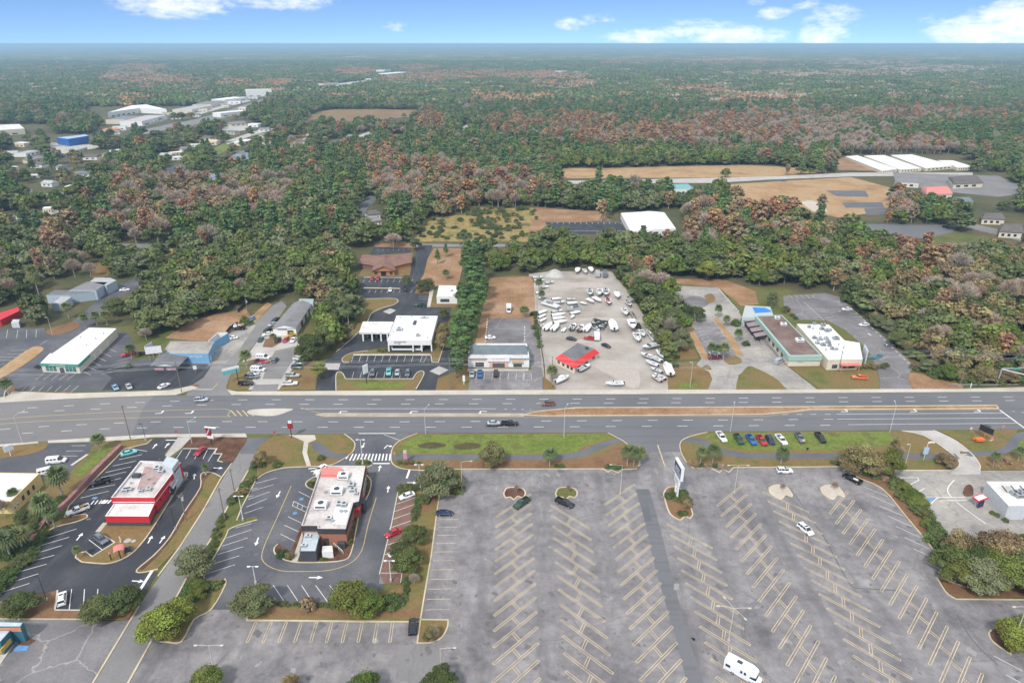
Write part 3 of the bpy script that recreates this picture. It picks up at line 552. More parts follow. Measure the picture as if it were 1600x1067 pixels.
line(myf, smooth([(-200,676),(0,655),(100,648),(200,643),(300,640.3),(352,639.3)]),.2, Z); line(myf, smooth([(-200,684),(0,662.5),(100,656.5),(200,653),(300,651.4),(360,651)]),.2, Z); line(myf, smooth([(352,639.3),(360,642),(356,648),(360,651)]),.2, Z)
for i in range(4): line(myf, [(361 + i * 9,641),(369 + i * 9,650)], .35, Z)
line(myf, [(470,637),(500,645.6),(815,646)], .15, Z); line(myf, [(500,651),(818,651.2),(1200,649.8),(1262,641.4),(1560,639.8)], .15, Z); line(myf, [(820,643),(900,636.3),(1259,634.8),(1557,632.6)], .15, Z)
for x in (535,645,753): arrow(mf, x + 8,642.8, x - 8,642.4, Z, 3.6,1)
for x in (1322,1430,1530): arrow(mf, x - 8,643.3, x + 8,643, Z, 3.6,1)
for x in (250,297): arrow(mf, x - 6,646, x + 6,645.4, Z, 3.4,1)
line(mw, [(560,677.3),(618,677)], .4, Z); line(mw, [(625,688),(600,679)], .15, Z)
# big lot bays
bays(my, (683,836),(714.4,835.6),(667,936),(704,935.3),8,-3,9, Z, .14)
bays(my, (774.8,840.6),(830.6,802.2),(769.7,1066),(841,1004.7),11,-2,14, Z, .14,.26,(.42,.60))
bays(my, (862.5,805.6),(923.4,843.4),(879,993),(957.8,1052.1),10,-1,13, Z, .14,.26,(.55,.40))
bays(my, (948.4,804.1),(994.7,770.9),(1000.3,1062.8),(1057.5,1003.8),13,-1,15, Z, .14,.26,(.45,.60))
bays(my, (1042.5,818.8),(1112.8,856.3),(1093.7,978.4),(1182.2,1033.8),9,0,12, Z, .14,.26,(.55,.42))
bays(my, (1134.8,822.5),(1173.8,786.9),(1229.7,1039.4),(1266.8,976.9),11,-2,14, Z, .14,.26,(.5,.62))
bays(my, (1226.9,831.3),(1307.1,870.3),(1318.4,998.1),(1424.7,1060),9,-4,12, Z, .14,.26,(.55,.42))
bays(my, (1306.6,817.8),(1334.7,781.6),(1435.4,1013.1),(1463.7,956),11,-1,15, Z, .14,.26,(.5,.62))
bays(mw, (1350.6,760.6),(1387.2,775.6),(1442.5,875.9),(1482,895),8,0,9, Z, .14)
bays(mw, (1552,1024),(1598,1048),(1572,1054),(1620,1080),2,0,3, Z, .14)
bays(my, (386,1003),(400,972),(559.5,1003),(566,972),8,0,10, Z, .13,.26)
line(my, [(1027.5,695),(1040,731)], .32, Z); line(my, [(1024,706.5),(1060,706.5)], .01, Z)
# site B
bays(mw, (360,915 - 75),(386,832),(352,856),(378,847),2,-1,0, Z)
for a, b in [((354,840),(394,827)),((347,853),(387,840)),((340,866),(380,854)),((332,881),(374,868)),((323,896),(367,882)),((379,768),(402,762)),((374,780),(396,774)),((400,755),(433,746.5)),((393,767),(428,757)),((388,780),(422,768)),((385,792),(417,779)),((382,802),(411,792)),
             ((467,768),(487,778)),((450,807),(471,817)),((444,820),(472,833)),((438,834),(466,848)),((427,914),(443,938)),((449,914),(465,938)),((471,914),(487,938)),((493,914),(512,940)),((515,914),(524,926)),((536,914),(550,934))]: line(mw, [a, b], .14, Z)
line(mw, [(459,783),(480,793),(478,800),(457,790),(459,783)], .14, Z); line(mw, [(466,787),(464,793)], .12, Z); line(mw, [(473,790),(471,797)], .12, Z)
for c in ((471,779.5),(461,801.5)):
    p = G(*c); mbl.box(p.x, p.y, Z - .004,1.1,1.1,.005)
line(myf, smooth([(455,759),(430,815),(411,858),(412,878),(437,891),(475,892.5),(512,891),(545,881),(565,860),(575,820),(588,777)]),.15, Z)
for i in range(5): line(mf, [(482 + i * 3.6,732.5 + i * 4),(493 + i * 2.2,731 + i * 3.6)], .4, Z)
for i in range(14): line(mf, [(535 + i * 5.65,719.5 if i > 1 else 717),(541 + i * 5.3,709)], .42, Z)
line(mf, [(583,724),(609,724)], .5, Z); line(mf, [(640,734),(635.5,747)], .6, Z)
arrow(mf, 592.5,734,594,728.5, Z); arrow(mf, 606,767,607,761, Z); arrow(mf, 639,754,649,754, Z, 3); arrow(mf, 486,902,501,902, Z, 3.4); arrow(mf, 437,769,433,776, Z); arrow(mf, 403,842,400,850, Z); arrow(mf, 569,693,566,699, Z); arrow(mf, 602,699,606,695, Z, 3,-1)
for a, b in [((616.5,788.5),(649,777)),((614,800),(647,788)),((611.5,812),(645,800)),((608.5,825),(643,813)),((605,838),(640,828)),((602,852),(635,842)),((599,867),(632,858)),((611,881),(630,881)),((595,895),(628,895)),((628,895),(626,910))]: line(mw, [a, b], .16,.046)
# site A
for a, b in [((290,717),(298,703)),((304,717),(311,703)),((317,717),(324,703)),((325,721),(337,702)),((275,717),(285,703)),((186,718),(222,710)),((176,728),(213,720)),((165,738),(205,729)),((155,747),(197,737)),((146,757),(189,747)),((139,765),(180,757)),((126,778),(170,767)),((72,841),(120,826)),((57,854),(108,839)),((47,867),(97,852)),
             ((34,881),(85,867)),((30,893),(73,881)),((13,911),(60,896)),((0,926),(46,911)),((112,920),(108,953)),((132,920),(130,952)),((139,843),(160,859)),((153,920),(151,945)),((187,698),(230,705))]: line(mf, [a, b], .14, Z)
line(mf, [(238,891),(219,921)], .7, Z); line(mf, [(259,687.5),(277,687.5)], .4, Z)
for i in range(4): line(mf, [(142 + i * 6.2,788 - i * .4),(147 + i * 6.2,782 - i * .4)], .3, Z)
for i in range(3): line(mf, [(158 + i * 5,786.5),(164 + i * 5,781)], .55, Z)
p = G(148,778); mbl.box(p.x, p.y, Z - .004,1.3,1.0,.005)
for a in [(122,841,127,835),(232,847,237,838),(251,846,256,839),(211,907.5,220,908),(240,699,244,694.5),(259,698,263,693.5),(336,731,346,731.3),(303.5,746,304,742)]: arrow(mf, *a, Z, 3)
p = [(99,696),(148,696)]
for a, b in [((112,696.3),(134,696)),((103,704.6),(130,704.2)),((94,712.5),(121,712.2)),((85,719),(100,719))]: line(mw, [a, b], .15, Z)
# north lots
for i in range(7): line(mw, [(30 + i * 13.3,615 - i * .2),(41 + i * 13.7,604 - i * .3)], .13, Z)
line(mw, [(27,615.5),(113,614.2)], .13,.125)
for i in range(5): line(mw, [(55 + i * 12.5,593.5),(69 + i * 12.5,583.5)], .13, Z)
for i in range(6): line(mw, [(124 + i * 9,578 - i * 6.7),(142 + i * 8,586 - i * 7.2)], .13, Z)
for a, b in [((159,584.5),(190,578)),((167,577.5),(194,572)),((175,570),(200,565)),((183,564),(205,559)),((0,571),(8,568)),((0,563),(20,563)),((0,558),(28,558)),((12,553),(36,553)),((18,548),(43,547)),((62,539),(74,532)),((12,515),(10,528)),((28,515),(26,528)),((42,515),(41,528)),((57,515),(56,527))]: line(mw, [a, b], .13, Z)
line(mw, [(303,608.5),(332,608.5)], .35, Z); line(myf, [(332,608),(341,598)], .2, Z); line(myf, [(422,553),(467,542)], .15, Z)
for i in range(9): line(mw, [(549 + i * 11.7,565.5),(552 + i * 11.7,556)], .12, Z)
for i in range(8): line(mw, [(550 + i * 12.4,590.5),(553 + i * 12.2,581)], .12, Z)
line(mw, [(660,556),(656,566),(662,566),(667,556)], .12, Z)
for i in range(9): line(mw, [(567 + i * 9.4,441.5),(569.5 + i * 9.4,436.5)], .12, Z)
for i in range(9): line(mw, [(576 + i * 9.4,457.8),(578.5 + i * 9.4,453)], .12, Z)
for i in range(7): line(mw, [(590 + i * 8,391.5),(591.5 + i * 8,389.5)], .12,.05)
for i in range(3): line(mw, [(654,462 + i * 2.6),(669,462 + i * 2.6)], .12, Z)
for i in range(8): line(mw, [(731 + i * 12.5,593.5),(732 + i * 12.5,583)], .12, Z)
line(mw, [(818,583.5),(830,583.5),(831,593.5),(817,593.5),(818,583.5)], .13, Z)
for i in range(9): line(mw, [(761.5 - i * .35,497.5 + i * 4.3),(761.3 - i * .35,500 + i * 4.3)], .35,.06)
for i in range(5): line(mw, [(820,510 + i * 5),(819.5,512.5 + i * 5)], .35,.06)
for i in range(9): line(mw, [(1085 + i * 3.6,514 + i * 5.2),(1096 + i * 3.9,512 + i * 4.9)], .12, Z)
for i in range(7): line(mw, [(1108 + i * 5,507 + i * 6.4),(1120 + i * 4.4,506 + i * 6.2)], .12, Z)
for i in range(12): line(mw, [(1123.5 + i * 2.7,452 + i * 3),(1124.8 + i * 2.7,453.6 + i * 3)], .4,.06)
for i in range(5): line(mw, [(1233 + i * 8.8,461),(1238.5 + i * 8.8,466)], .13, Z)
for i in range(8): line(mw, [(1302 + i * 6.2,472 + i * 4.6),(1316 + i * 6.6,472 + i * 4.6)], .13, Z)
line(mw, [(1256,472),(1288,501)], .13, Z)
for i in range(5): line(mw, [(1258 + i * 4,483.4 + i * 4.2),(1272 + i * 4,483.4 + i * 4.2)], .12, Z)
for i in range(5): line(mw, [(1276 + i * 4.4,483.4 + i * 4.2),(1290 + i * 4.4,483.4 + i * 4.2)], .12, Z)
for i in range(16): line(mw, [(1331 + i * 6.2,482 + i * 6),(1333.5 + i * 6.2,484.4 + i * 6)], .3,.06)
line(mf, [(1356,521),(1361,524)], .5, Z)
for i in range(13): line(mw, [(862 + i * 9,347.6),(863 + i * 9,350.2)], .2,.06)
line(mw, [(856,347.5),(966,347.5)], .2,.06); line(mw, [(858,361),(980,361)], .3,.06)
for a, b in [((1404,746.5),(1433,746)),((1433,746),(1436,750)),((1436,750),(1414,761)),((1445,763),(1424,773)),((1465,777),(1508,777)),((1468,782),(1510,781.5)),((1465,777),(1450,791))]: line(mf, [a, b], .2,.05)
line(mf, smooth([(1491,750),(1482,760),(1481,769),(1487,777)]),.22,.05); line(mf, smooth([(1494,784),(1515,800),(1540,818)]),.22,.05)
p = G(1456,782); mbl.face([(*G(1447,786)[:2], .036),(*G(1464,779)[:2], .036),(*G(1463,777.5)[:2], .036),(*G(1448,778)[:2], .036)][::-1])
for a, b in [((1492,1036),(1520,1010))]: pass
# tyre marks and sealed cracks of the big lot, faint
tm = MB()
for rx, ry, cx, cy, a0, a1 in [(5.5,5.5,1222,905,60,290),(17,17,1288,1010,20,250),(16.4,16.4,1288,1010,30,240),(6.2,6.2,1218,893,90,260)]:
    c = G(cx, cy); tm.sweep([(c.x + rx * math.cos(R(t)), c.y + ry * math.sin(R(t))) for t in range(a0, a1,6)], .14,.031,.031)
for pl in [[(1258,800),(1285,835),(1312,885),(1330,915),(1345,919)], [(1345,919),(1400,922)], [(1495,960),(1520,1000),(1560,1040)], [(1236,765),(1262,800)]]: tm.sweep(along(smooth(pl, 4)),.35,.031,.031)
sm = MB(); sl_ = MB(); LOTP = [(x, y) for x, y in BL]
def inp(x, y, P):
    c = False; j = len(P) - 1
    for i in range(len(P)):
        if (P[i][1] > y) != (P[j][1] > y) and x < (P[j][0] - P[i][0]) * (y - P[i][1]) / (P[j][1] - P[i][1]) + P[i][0]: c = not c
        j = i
    return c
def blot(mb, x, y, r, z):
    n_ = 18; ph = rnd.uniform(0,6); el = rnd.uniform(.5,1); ro = rnd.uniform(0,3.1); mb.face([(x + math.cos(t) * rr * math.cos(ro) - math.sin(t) * rr * el * math.sin(ro), y + math.cos(t) * rr * math.sin(ro) + math.sin(t) * rr * el * math.cos(ro), z) for t, rr in [(2 * math.pi * k / n_, r * (1 + .22 * math.sin(k * .7 + ph) + .15 * math.sin(k * 1.4 + ph * 2) + rnd.uniform(-.06,.06))) for k in range(n_)]])
for k in range(520):
    px, py = rnd.uniform(300,1640), rnd.uniform(735,1100)
    if not inp(px, py, LOTP): continue
    p = G(px, py); blot(sm if rnd.random() < .75 else sl_, p.x, p.y, rnd.choice((.2,.3,.35,.4,.5,.7,1.0)),.0275 + (k % 5) * .0003)
for k in range(60):
    px, py = rnd.uniform(0,620), rnd.uniform(700,960); p = G(px, py)
    if inp(px, py, SA) or inp(px, py, SB): blot(sm, p.x, p.y, rnd.uniform(.2,.6),.0345)
for k in range(46):      # tar-sealed cracks
    px, py = rnd.uniform(640,1600), rnd.uniform(740,1080)
    if not inp(px, py, LOTP): continue
    p = G(px, py); a_ = rnd.choice((0,1.57,1.57,.3)) + rnd.uniform(-.25,.25); pl_ = [p]
    for j in range(rnd.randint(5,16)): a_ += rnd.uniform(-.35,.35) * .6; pl_.append(pl_[-1] + Vector((math.cos(a_), math.sin(a_),0)) * 1.3)
    sm.sweep(pl_, rnd.uniform(.05,.13),.0298 + (k % 4) * .0002,.0298 + (k % 4) * .0002)
stm = ground('oil_stain', [(.115,.11,.113),(.17,.162,.165)], .6,2,.7,.3); stl = ground('bleached_patch', [(.24,.228,.22),(.30,.285,.275)], .6,2,.7,.3)
for b, nm, mt in ((sm, 'stain', stm),(sl_, 'bleached_patch', stl),(mw, 'road_marking', wline),(my, 'bay_marking', yline),(myf, 'yellow_line', ylfresh),(mf, 'white_marking', wbright),(mbl, 'blue_marking', bluep),(tm, 'tyre_mark', pathm)):
    o = b.build(nm, mt); o['kind'] = 'structure'
# ================================================================ BUILDINGS
def xy(px, h=0): p = G(px[0], px[1], h); return (p.x, p.y)
def ccw(P):
    a = sum(P[i][0] * P[(i + 1) % len(P)][1] - P[(i + 1) % len(P)][0] * P[i][1] for i in range(len(P)))
    return P if a > 0 else P[::-1]
def inset(P, d):
    n = len(P); o = []
    for k in range(n):
        a, b, c = Vector(P[k - 1]), Vector(P[k]), Vector(P[(k + 1) % n]); d1 = (b - a).normalized(); d2 = (c - b).normalized()
        n1 = Vector((-d1.y, d1.x)); n2 = Vector((-d2.y, d2.x)); m = (n1 + n2); m = m / max(.2, m.length_squared / 2)
        q = b + m * d; o.append((q.x, q.y))
    return o
def rect(fl, fr, h, depth_px=None, bl=None, br=None, sq=True):
    """front-left, front-right, back-right, back-left roof corners -> ground outline at height h"""
    P = [Vector(xy(fl, h)), Vector(xy(fr, h)), Vector(xy(br, h)), Vector(xy(bl, h))]
    return [tuple(p) for p in P]
class Bld:
    def __init__(s, name, label, cat, P, h, wall, roof, par=.5, base=0, pt=.3, capm=None, group=None):
        P = ccw([tuple(p) for p in P]); s.P = P; s.h = h; cx = sum(p[0] for p in P) / len(P); cy = sum(p[1] for p in P) / len(P)
        s.o = (cx, cy); s.root = thing(name, label, cat, (cx, cy, 0),0, group); s.Q = [(x - cx, y - cy) for x, y in P]
        mb = MB(); n = len(P); I = inset(s.Q, pt)
        for k in range(n):
            l = (k + 1) % n
            mb.face([(*s.Q[k], base),(*s.Q[l], base),(*s.Q[l], h),(*s.Q[k], h)])
            mb.face([(*s.Q[k], h),(*s.Q[l], h),(*I[l], h),(*I[k], h)], 1)
            mb.face([(*I[l], h - par),(*I[k], h - par),(*I[k], h),(*I[l], h)], 1)
        if base > 0: mb.face([(*p, base) for p in s.Q[::-1]])
        mb.build('wall', [wall, capm or wall], s.root)
        MB().face([(*p, h - par) for p in I]).build('roof', roof, s.root); s.rz = h - par
    def loc(s, i):
        a, b = Vector(s.Q[i]), Vector(s.Q[(i + 1) % len(s.Q)]); d = (b - a); return a, d.normalized(), d.length
    def panel(s, name, i, u0, u1, z0, z1, mat, out=.06, inn=0.0, parent=None):
        """box on the outside of wall i, from u0 to u1 (fractions)"""
        a, d, Ln = s.loc(i); n = Vector((d.y, -d.x)); p = a + d * (u0 * Ln); q = a + d * (u1 * Ln)
        P = [tuple(p - n * inn), tuple(q - n * inn), tuple(q + n * out), tuple(p + n * out)]
        return MB().prism(P, z0, z1).build(name, mat, parent or s.root)
    def window(s, i, u0, u1, z0, z1, nm=1, frame=None, gl=None):
        a, d, Ln = s.loc(i); n = Vector((d.y, -d.x)); fr = MB(); w0, w1 = u0 * Ln, u1 * Ln
        def bx(mb, a0, a1, b0, b1, o): p = a + d * a0 - n * .02; q = a + d * a1 - n * .02; mb.prism([tuple(p), tuple(q), tuple(q + n * o), tuple(p + n * o)], b0, b1)
        t = .1
        bx(fr, w0, w1, z0, z0 + t, .12); bx(fr, w0, w1, z1 - t, z1,.12)
        for k in range(nm + 1): x = w0 + (w1 - w0 - t) * k / nm; bx(fr, x, x + t, z0 + t, z1 - t, .11)
        f = fr.build('window', frame or MATS['white_wall'], s.root)
        gb = MB(); bx(gb, w0 + t * .5, w1 - t * .5, z0 + t * .5, z1 - t * .5,.07); gb.build('pane', gl or glassl, f)
    def door(s, i, u, w=1.0, h=2.1, mat=None):
        a, d, Ln = s.loc(i); s.panel('door', i, u, u + w / Ln, 0.02, h, mat or dgrey, .07)
    def rtu(s, px, py, sx=2.2, sy=1.8, hh=1.1, mat=None, rz=0, name='air_conditioner'):
        p = G(px, py, s.rz); x, y = p.x - s.o[0], p.y - s.o[1]; mb = MB(); mb.box(x, y, s.rz + .02, sx + .3, sy + .3,.18, rz, 1); mb.box(x, y, s.rz + .2, sx, sy, hh, rz)
        mb.tube([(x, y, s.rz + .2 + hh),(x, y, s.rz + .28 + hh)], min(sx, sy) * .34, n=12, m=2); mb.box(x, y, s.rz + .2 + hh * .25, sx * .8, sy + .06, hh * .4, rz, 2)
        mb.build(name, [mat or lgrey, steel, dgrey], s.root)
    def vent(s, px, py, r=.18, hh=.6, mat=None):
        p = G(px, py, s.rz); x, y = p.x - s.o[0], p.y - s.o[1]; MB().tube([(x, y, s.rz),(x, y, s.rz + hh)], r, n=8).tube([(x, y, s.rz + hh),(x, y, s.rz + hh + .12)], r * 1.7, n=8).build('roof_vent', mat or steel, s.root)
    def lettering(s, body, i, u, z, size, mat, out=.10, ext=.04):
        a, d, Ln = s.loc(i); n = Vector((d.y, -d.x)); p = a + d * (u * Ln) + n * out
        t = text('lettering', body, size, mat, (p.x, p.y, z),(R(90),0, math.atan2(d.y, d.x)), s.root, ext); return t
def gable(root, P, h, rise, ax, over, roofm, wallm=None, name='roof', hip=0.0):
    """ridge roof over quad P (local, ccw); ridge parallel to edge ax-(ax+1); hip = ridge shortening (m)"""
    P = [Vector((*p, h)) for p in P]; a, b, c, d = [P[(ax + k) % 4] for k in range(4)]
    u = (b - a).normalized(); v = Vector((-u.y, u.x, 0))
    a2, b2, c2, d2 = a - u * over - v * over, b + u * over - v * over, c + u * over + v * over, d - u * over + v * over
    r0, r1 = (a2 + d2) / 2 + u * hip, (b2 + c2) / 2 - u * hip; r0.z = r1.z = h + rise
    mb = MB(); mb.face([a2, b2, r1, r0]); mb.face([c2, d2, r0, r1])
    if hip: mb.face([b2, c2, r1]); mb.face([d2, a2, r0])
    t = Vector((0,0,-.18)); 
    for p, q in ((a2, b2),(c2, d2)) + (((b2, c2),(d2, a2)) if hip else ()): mb.face([p, p + t, q + t, q])
    mb.face([a2 + t, d2 + t, c2 + t, b2 + t])
    o = mb.build(name, roofm, root)
    if not hip:
        m0 = (a + d) / 2; m1 = (b + c) / 2
        m0.z = m1.z = h + rise * .93; MB().face([d, a, m0]).build('gable_wall', wallm, root); MB().face([b, c, m1]).build('gable_wall', wallm, root)
    return o
stain = ground('stained_roof', [(.36,.31,.29),(.52,.48,.46),(.62,.60,.58)], .12,1.2,.65,.28)
stainr = ground('reddish_roof_coating', [(.30,.20,.19),(.42,.33,.31)], .25,1.2,.65,.25)
brownroof = ground('brown_tar_roof', [(.12,.075,.065),(.17,.115,.10),(.23,.18,.16)], .1,1.0,.65,.25)
greyroof = ground('grey_tar_roof', [(.12,.12,.13),(.18,.18,.19)], .2,1.0,.6,.2); shingleb = ground('brown_shingles', [(.17,.095,.075),(.24,.14,.11)], .3,3,.6,.25)
shingleg = ground('grey_shingles', [(.17,.165,.17),(.24,.235,.24)], .25,3,.6,.2); slate = ground('slate_blue_shingles', [(.12,.15,.165),(.17,.20,.215)], .3,3,.6,.25); shingled = ground('dark_shingles', [(.10,.09,.085),(.15,.13,.12)], .3,3,.6,.2)
dirtwhite = ground('dirty_white_roof', [(.40,.39,.37),(.62,.61,.59),(.72,.71,.70)], .13,1.2,.7,.25); wroof = ground('white_roof_membrane', [(.62,.62,.61),(.72,.72,.71),(.76,.76,.75)], .08,.6,.5,.08)
cream = plain('cream_wall', (.62,.56,.44)); yellowm = plain('yellow_wall', (.66,.52,.24)); mint = plain('mint_fascia', (.30,.44,.38)); greenf = plain('green_fascia', (.08,.30,.22),.5); bluew = plain('sky_blue_wall', (.17,.36,.55)); brickm = plain('red_brick', (.33,.14,.09),.9,0,.25,6)
pinkm = plain('salmon_panel', (.62,.36,.28)); woodm = plain('cedar_siding', (.40,.19,.08),.8,0,.2,3); bluem = plain('royal_blue_metal', (.02,.12,.42),.5); darktrim = plain('dark_fascia', (.045,.045,.045),.7); redroof = plain('red_metal_roof', (.62,.035,.035),.5,0,.06); orangem = plain('orange_paint', (.65,.16,.04),.5)
tealm = plain('teal_wall', (.03,.14,.18),.6); pinkwall = ground('pink_block_wall', [(.24,.12,.12),(.33,.18,.17)], .5,1.5,.6,.2); coral = plain('coral_roof', (.60,.20,.17),.7); canvas = plain('grey_mauve_awning', (.26,.20,.21),.8); bluetarp = plain('blue_tarp', (.02,.19,.55),.6); redsign = plain('maroon_sign', (.30,.02,.03),.5); navy = plain('navy_panel', (.015,.025,.10),.3); metalroof = plain('pale_metal_roof', (.50,.55,.58),.4,.2,.12,.8); limem = plain('lime_canvas', (.50,.62,.05),.7); tin = plain('corrugated_tin', (.42,.43,.43),.5,.2,.25,.5)

# ---- red drive-through restaurant
H1 = 5.4; P = [xy((173,777), H1), xy((241,777), H1), xy((266,744), H1), xy((283,722), H1), xy((219,719.5), H1), xy((198,746), H1)]
b = Bld('restaurant', 'red walled drive-through restaurant with stained white flat roof and a pale grey entrance tower', 'restaurant', P, H1, redp, stain, .6, capm=dirtwhite)
k = next(i for i in range(len(b.P)) if abs(b.P[i][0] - xy((173,777), H1)[0]) < .1)
fr = k; rt = (k + 1) % 6
b.panel('white_stripe', fr, .02,.99,3.75,3.95, white, .08); b.panel('white_stripe', rt, .02,.98,3.75,3.9, white, .06); b.panel('plinth', rt, 0,1,0,.9, dgrey, .05)
q = [Vector(xy(p, b.rz)) - Vector(b.o) for p in ((214,765),(238,763),(262,731),(226,729))]; MB().face([(*p, b.rz + .03) for p in q]).build('roof_patch', stainr, b.root)
for x, y, sx in ((214,745,2.0),(246,733,1.8),(252,738,1.5),(233,766,1.2),(196,767,1.6),(203,766,1.4),(221,768,1.0)): b.rtu(x, y, sx, sx * .8,.7, dgrey if x == 214 else lgrey)
for x, y in ((232,750),(224,742),(240,756),(205,756)): b.vent(x, y)
for x, y, s in ((256,777,0), ): pass
for u in (.25,.5,.72): b.panel('wall_lamp', rt, u, u + .03,2.6,3.0, darktrim, .25)
# low rear wing
H2 = 3.3; P2 = [xy((164,806), H2), xy((232,806.5), H2), xy((242,789.5), H2), xy((176,789.5), H2)]
P2 = [P2[0], P2[1], xy((241.5,786), H2), xy((178,786), H2)]
P2c = ccw(P2); w = MB(); O = b.o; Q2 = [(x - O[0], y - O[1]) for x, y in P2c]; I2 = inset(Q2,.3)
for k2 in range(4):
    l = (k2 + 1) % 4; w.face([(*Q2[k2], 1.3),(*Q2[l], 1.3),(*Q2[l], H2),(*Q2[k2], H2)]); w.face([(*Q2[k2], 0),(*Q2[l], 0),(*Q2[l], 1.3),(*Q2[k2], 1.3)], 1); w.face([(*Q2[k2], H2),(*Q2[l], H2),(*I2[l], H2),(*I2[k2], H2)], 2); w.face([(*I2[l], H2 - .3),(*I2[k2], H2 - .3),(*I2[k2], H2),(*I2[l], H2)], 2)
w.build('rear_wing', [redp, dgrey, white], b.root); MB().face([(*p, H2 - .3) for p in I2]).build('wing_roof', dirtwhite, b.root)
# tower, canopy and drive-through bay
HT1 = 7.0; T = ccw([xy((240,742), HT1), xy((266,729), HT1), xy((276,717), HT1), xy((256,712), HT1)])
T = ccw([xy((253,725), HT1), xy((269,732), HT1), xy((279,718), HT1), xy((261,712), HT1)]); T = [(x - O[0], y - O[1]) for x, y in T]
MB().prism(T, 0, HT1).build('entrance_tower', lgrey, b.root); It = inset(T, .25); MB().prism(It, HT1 + .002, HT1 + .06).build('tower_roof', metalroof, b.root)
te = max(range(4), key=lambda i: (Vector(T[i]) + Vector(T[(i + 1) % 4])).x - .0 * 1); a_, b_ = Vector(T[te]), Vector(T[(te + 1) % 4]); d_ = (b_ - a_).normalized(); n_ = Vector((d_.y, -d_.x)); m_ = (a_ + b_) / 2 + n_ * .12
ob = text('lettering', "Hardee's", 1.0, redsign, (m_.x, m_.y, 5.3),(R(90), R(0), math.atan2(d_.y, d_.x)), b.root, .05)
Tb = ccw([xy((258,757),3.2), xy((267,759),3.2), xy((276,742),3.2), xy((268,741),3.2)]); Tb = [(x - O[0], y - O[1]) for x, y in Tb]; MB().prism(Tb, 0,3.2).build('drive_through_bay', dgrey, b.root); MB().prism(inset(Tb, -.25),3.202,3.4).build('bay_canopy', metalroof, b.root)
Tc = ccw([xy((266,761),2.7), xy((271,763),2.7), xy((279,749),2.7), xy((274,747),2.7)]); MB().prism([(x - O[0], y - O[1]) for x, y in Tc], 2.55,2.7).build('window_canopy', metalroof, b.root)
b.window(0 if False else rt, .80,.9,1.2,2.2)

# ---- brick burger restaurant
HB = 5.4; P = [xy((470.5,821), HB), xy((496,821), HB), xy((496,825.5), HB), xy((540,826), HB), xy((552,785), HB), xy((560.5,783), HB), xy((571,727.5), HB), xy((509,727), HB), xy((508,730.5), HB), xy((501,731), HB)]
b = Bld('restaurant', 'brick restaurant with long stained white roof, black parapet and a red band near the entrance', 'restaurant', P, HB, brickm, stain, .55, capm=stain)
k = next(i for i in range(10) if abs(b.P[i][0] - xy((470.5,821), HB)[0]) < .1)
for j, (u0, u1) in enumerate(((0,1),(0,1),(0,1),(0,1),(0,1),(0,1))): b.panel('parapet_band', (k + j) % 10,.002,.998,3.75, HB - .03, darktrim, .1)
b.panel('parapet_band', (k + 9) % 10,.002,.998,4.2, HB - .03, darktrim, .08)
b.door((k + 2) % 10,.17,1.3,2.3, darktrim); b.window((k + 9) % 10,.1,.45,.8,2.6,5); b.window((k + 9) % 10,.55,.9,.8,2.6,5); b.window((k + 5) % 10,.5,.9,.8,2.6,3)
q = [Vector(xy(p, HB + .35)) - Vector(b.o) for p in ((501,741),(535,741),(533,730.5),(502,731))]; MB().prism([tuple(p) for p in q], b.rz, HB + .35).build('red_roof_band', coral, b.root)
q = [Vector(xy(p, HB - .8)) - Vector(b.o) for p in ((493,741),(502,743),(506,732),(497,733))]; MB().prism([tuple(p) for p in q], HB - 1.8, HB - .8).build('entrance_blade', white, b.root)
for x, y, sx, sy, hh in ((502,792,3.2,2.4,1.3),(527,770,3.2,2.4,1.3),(537,746,3.0,2.2,1.2),(549,760,1.6,1.4,.8),(551,767,1.5,1.2,.7),(530,789,1.3,1.3,.8),(538,790,1.3,1.3,.8),(514,811,1.6,1.1,.5),(557,772,1.0,.8,.6)): b.rtu(x, y, sx, sy, hh, whiteroof if hh > 1 else lgrey)
for x, y in ((545,754),(553,757),(508,770),(520,815),(540,800),(533,800)): b.vent(x, y, .3,.5)
q = [Vector(xy(p, b.rz)) - Vector(b.o) for p in ((519,818),(540,820),(549,785),(525,785))]; MB().face([(*p, b.rz + .03) for p in q]).build('roof_patch', whiteroof, b.root)
q = [Vector(xy(p, 3.0)) - Vector(b.o) for p in ((553,798),(562,796),(566,784),(554,785))]; MB().prism([tuple(p) for p in q], 2.2,3.0).build('drive_through_awning', redp, b.root)
q = [Vector(xy(p, 3.2)) - Vector(b.o) for p in ((560,786),(569,787),(571,778),(563,777))]; MB().prism([tuple(p) for p in q], 0,3.2).build('pickup_bay', dgrey, b.root)
HA = 3.4; P = [xy((468,861), HA), xy((493.5,861), HA), xy((501,830), HA), xy((475,830), HA)]
a = Bld('cooler_annex', 'dark grey storage annex with ribbed pale roof behind the brick restaurant', 'annex', P, HA, dgrey, metalroof, .12, pt=.12); a.rtu(482,838,1.4,.8,.3); a.rtu(475,853,1.4,.8,.3)
for i in range(5): a.panel('roof_rib', 0,.08 + i * .2,.09 + i * .2, a.rz, a.rz + .05, lgrey, -.3,6.0)
P = [xy((503,862),2.2), xy((520,861),2.2), xy((519,852),2.2), xy((504,853),2.2)]
a = Bld('dumpster_shed', 'small white tank shed in the mulch behind the brick restaurant', 'shed', P, 2.2, white, dirtwhite, .1, pt=.1)
P = [xy((527,850),1.6), xy((539,850),1.6), xy((539,845),1.6), xy((528,845),1.6)]
a = Bld('dumpster', 'dark dumpster against the brick rear wall of the restaurant', 'dumpster', P, 1.6, darktrim, dgrey, .1, pt=.08)
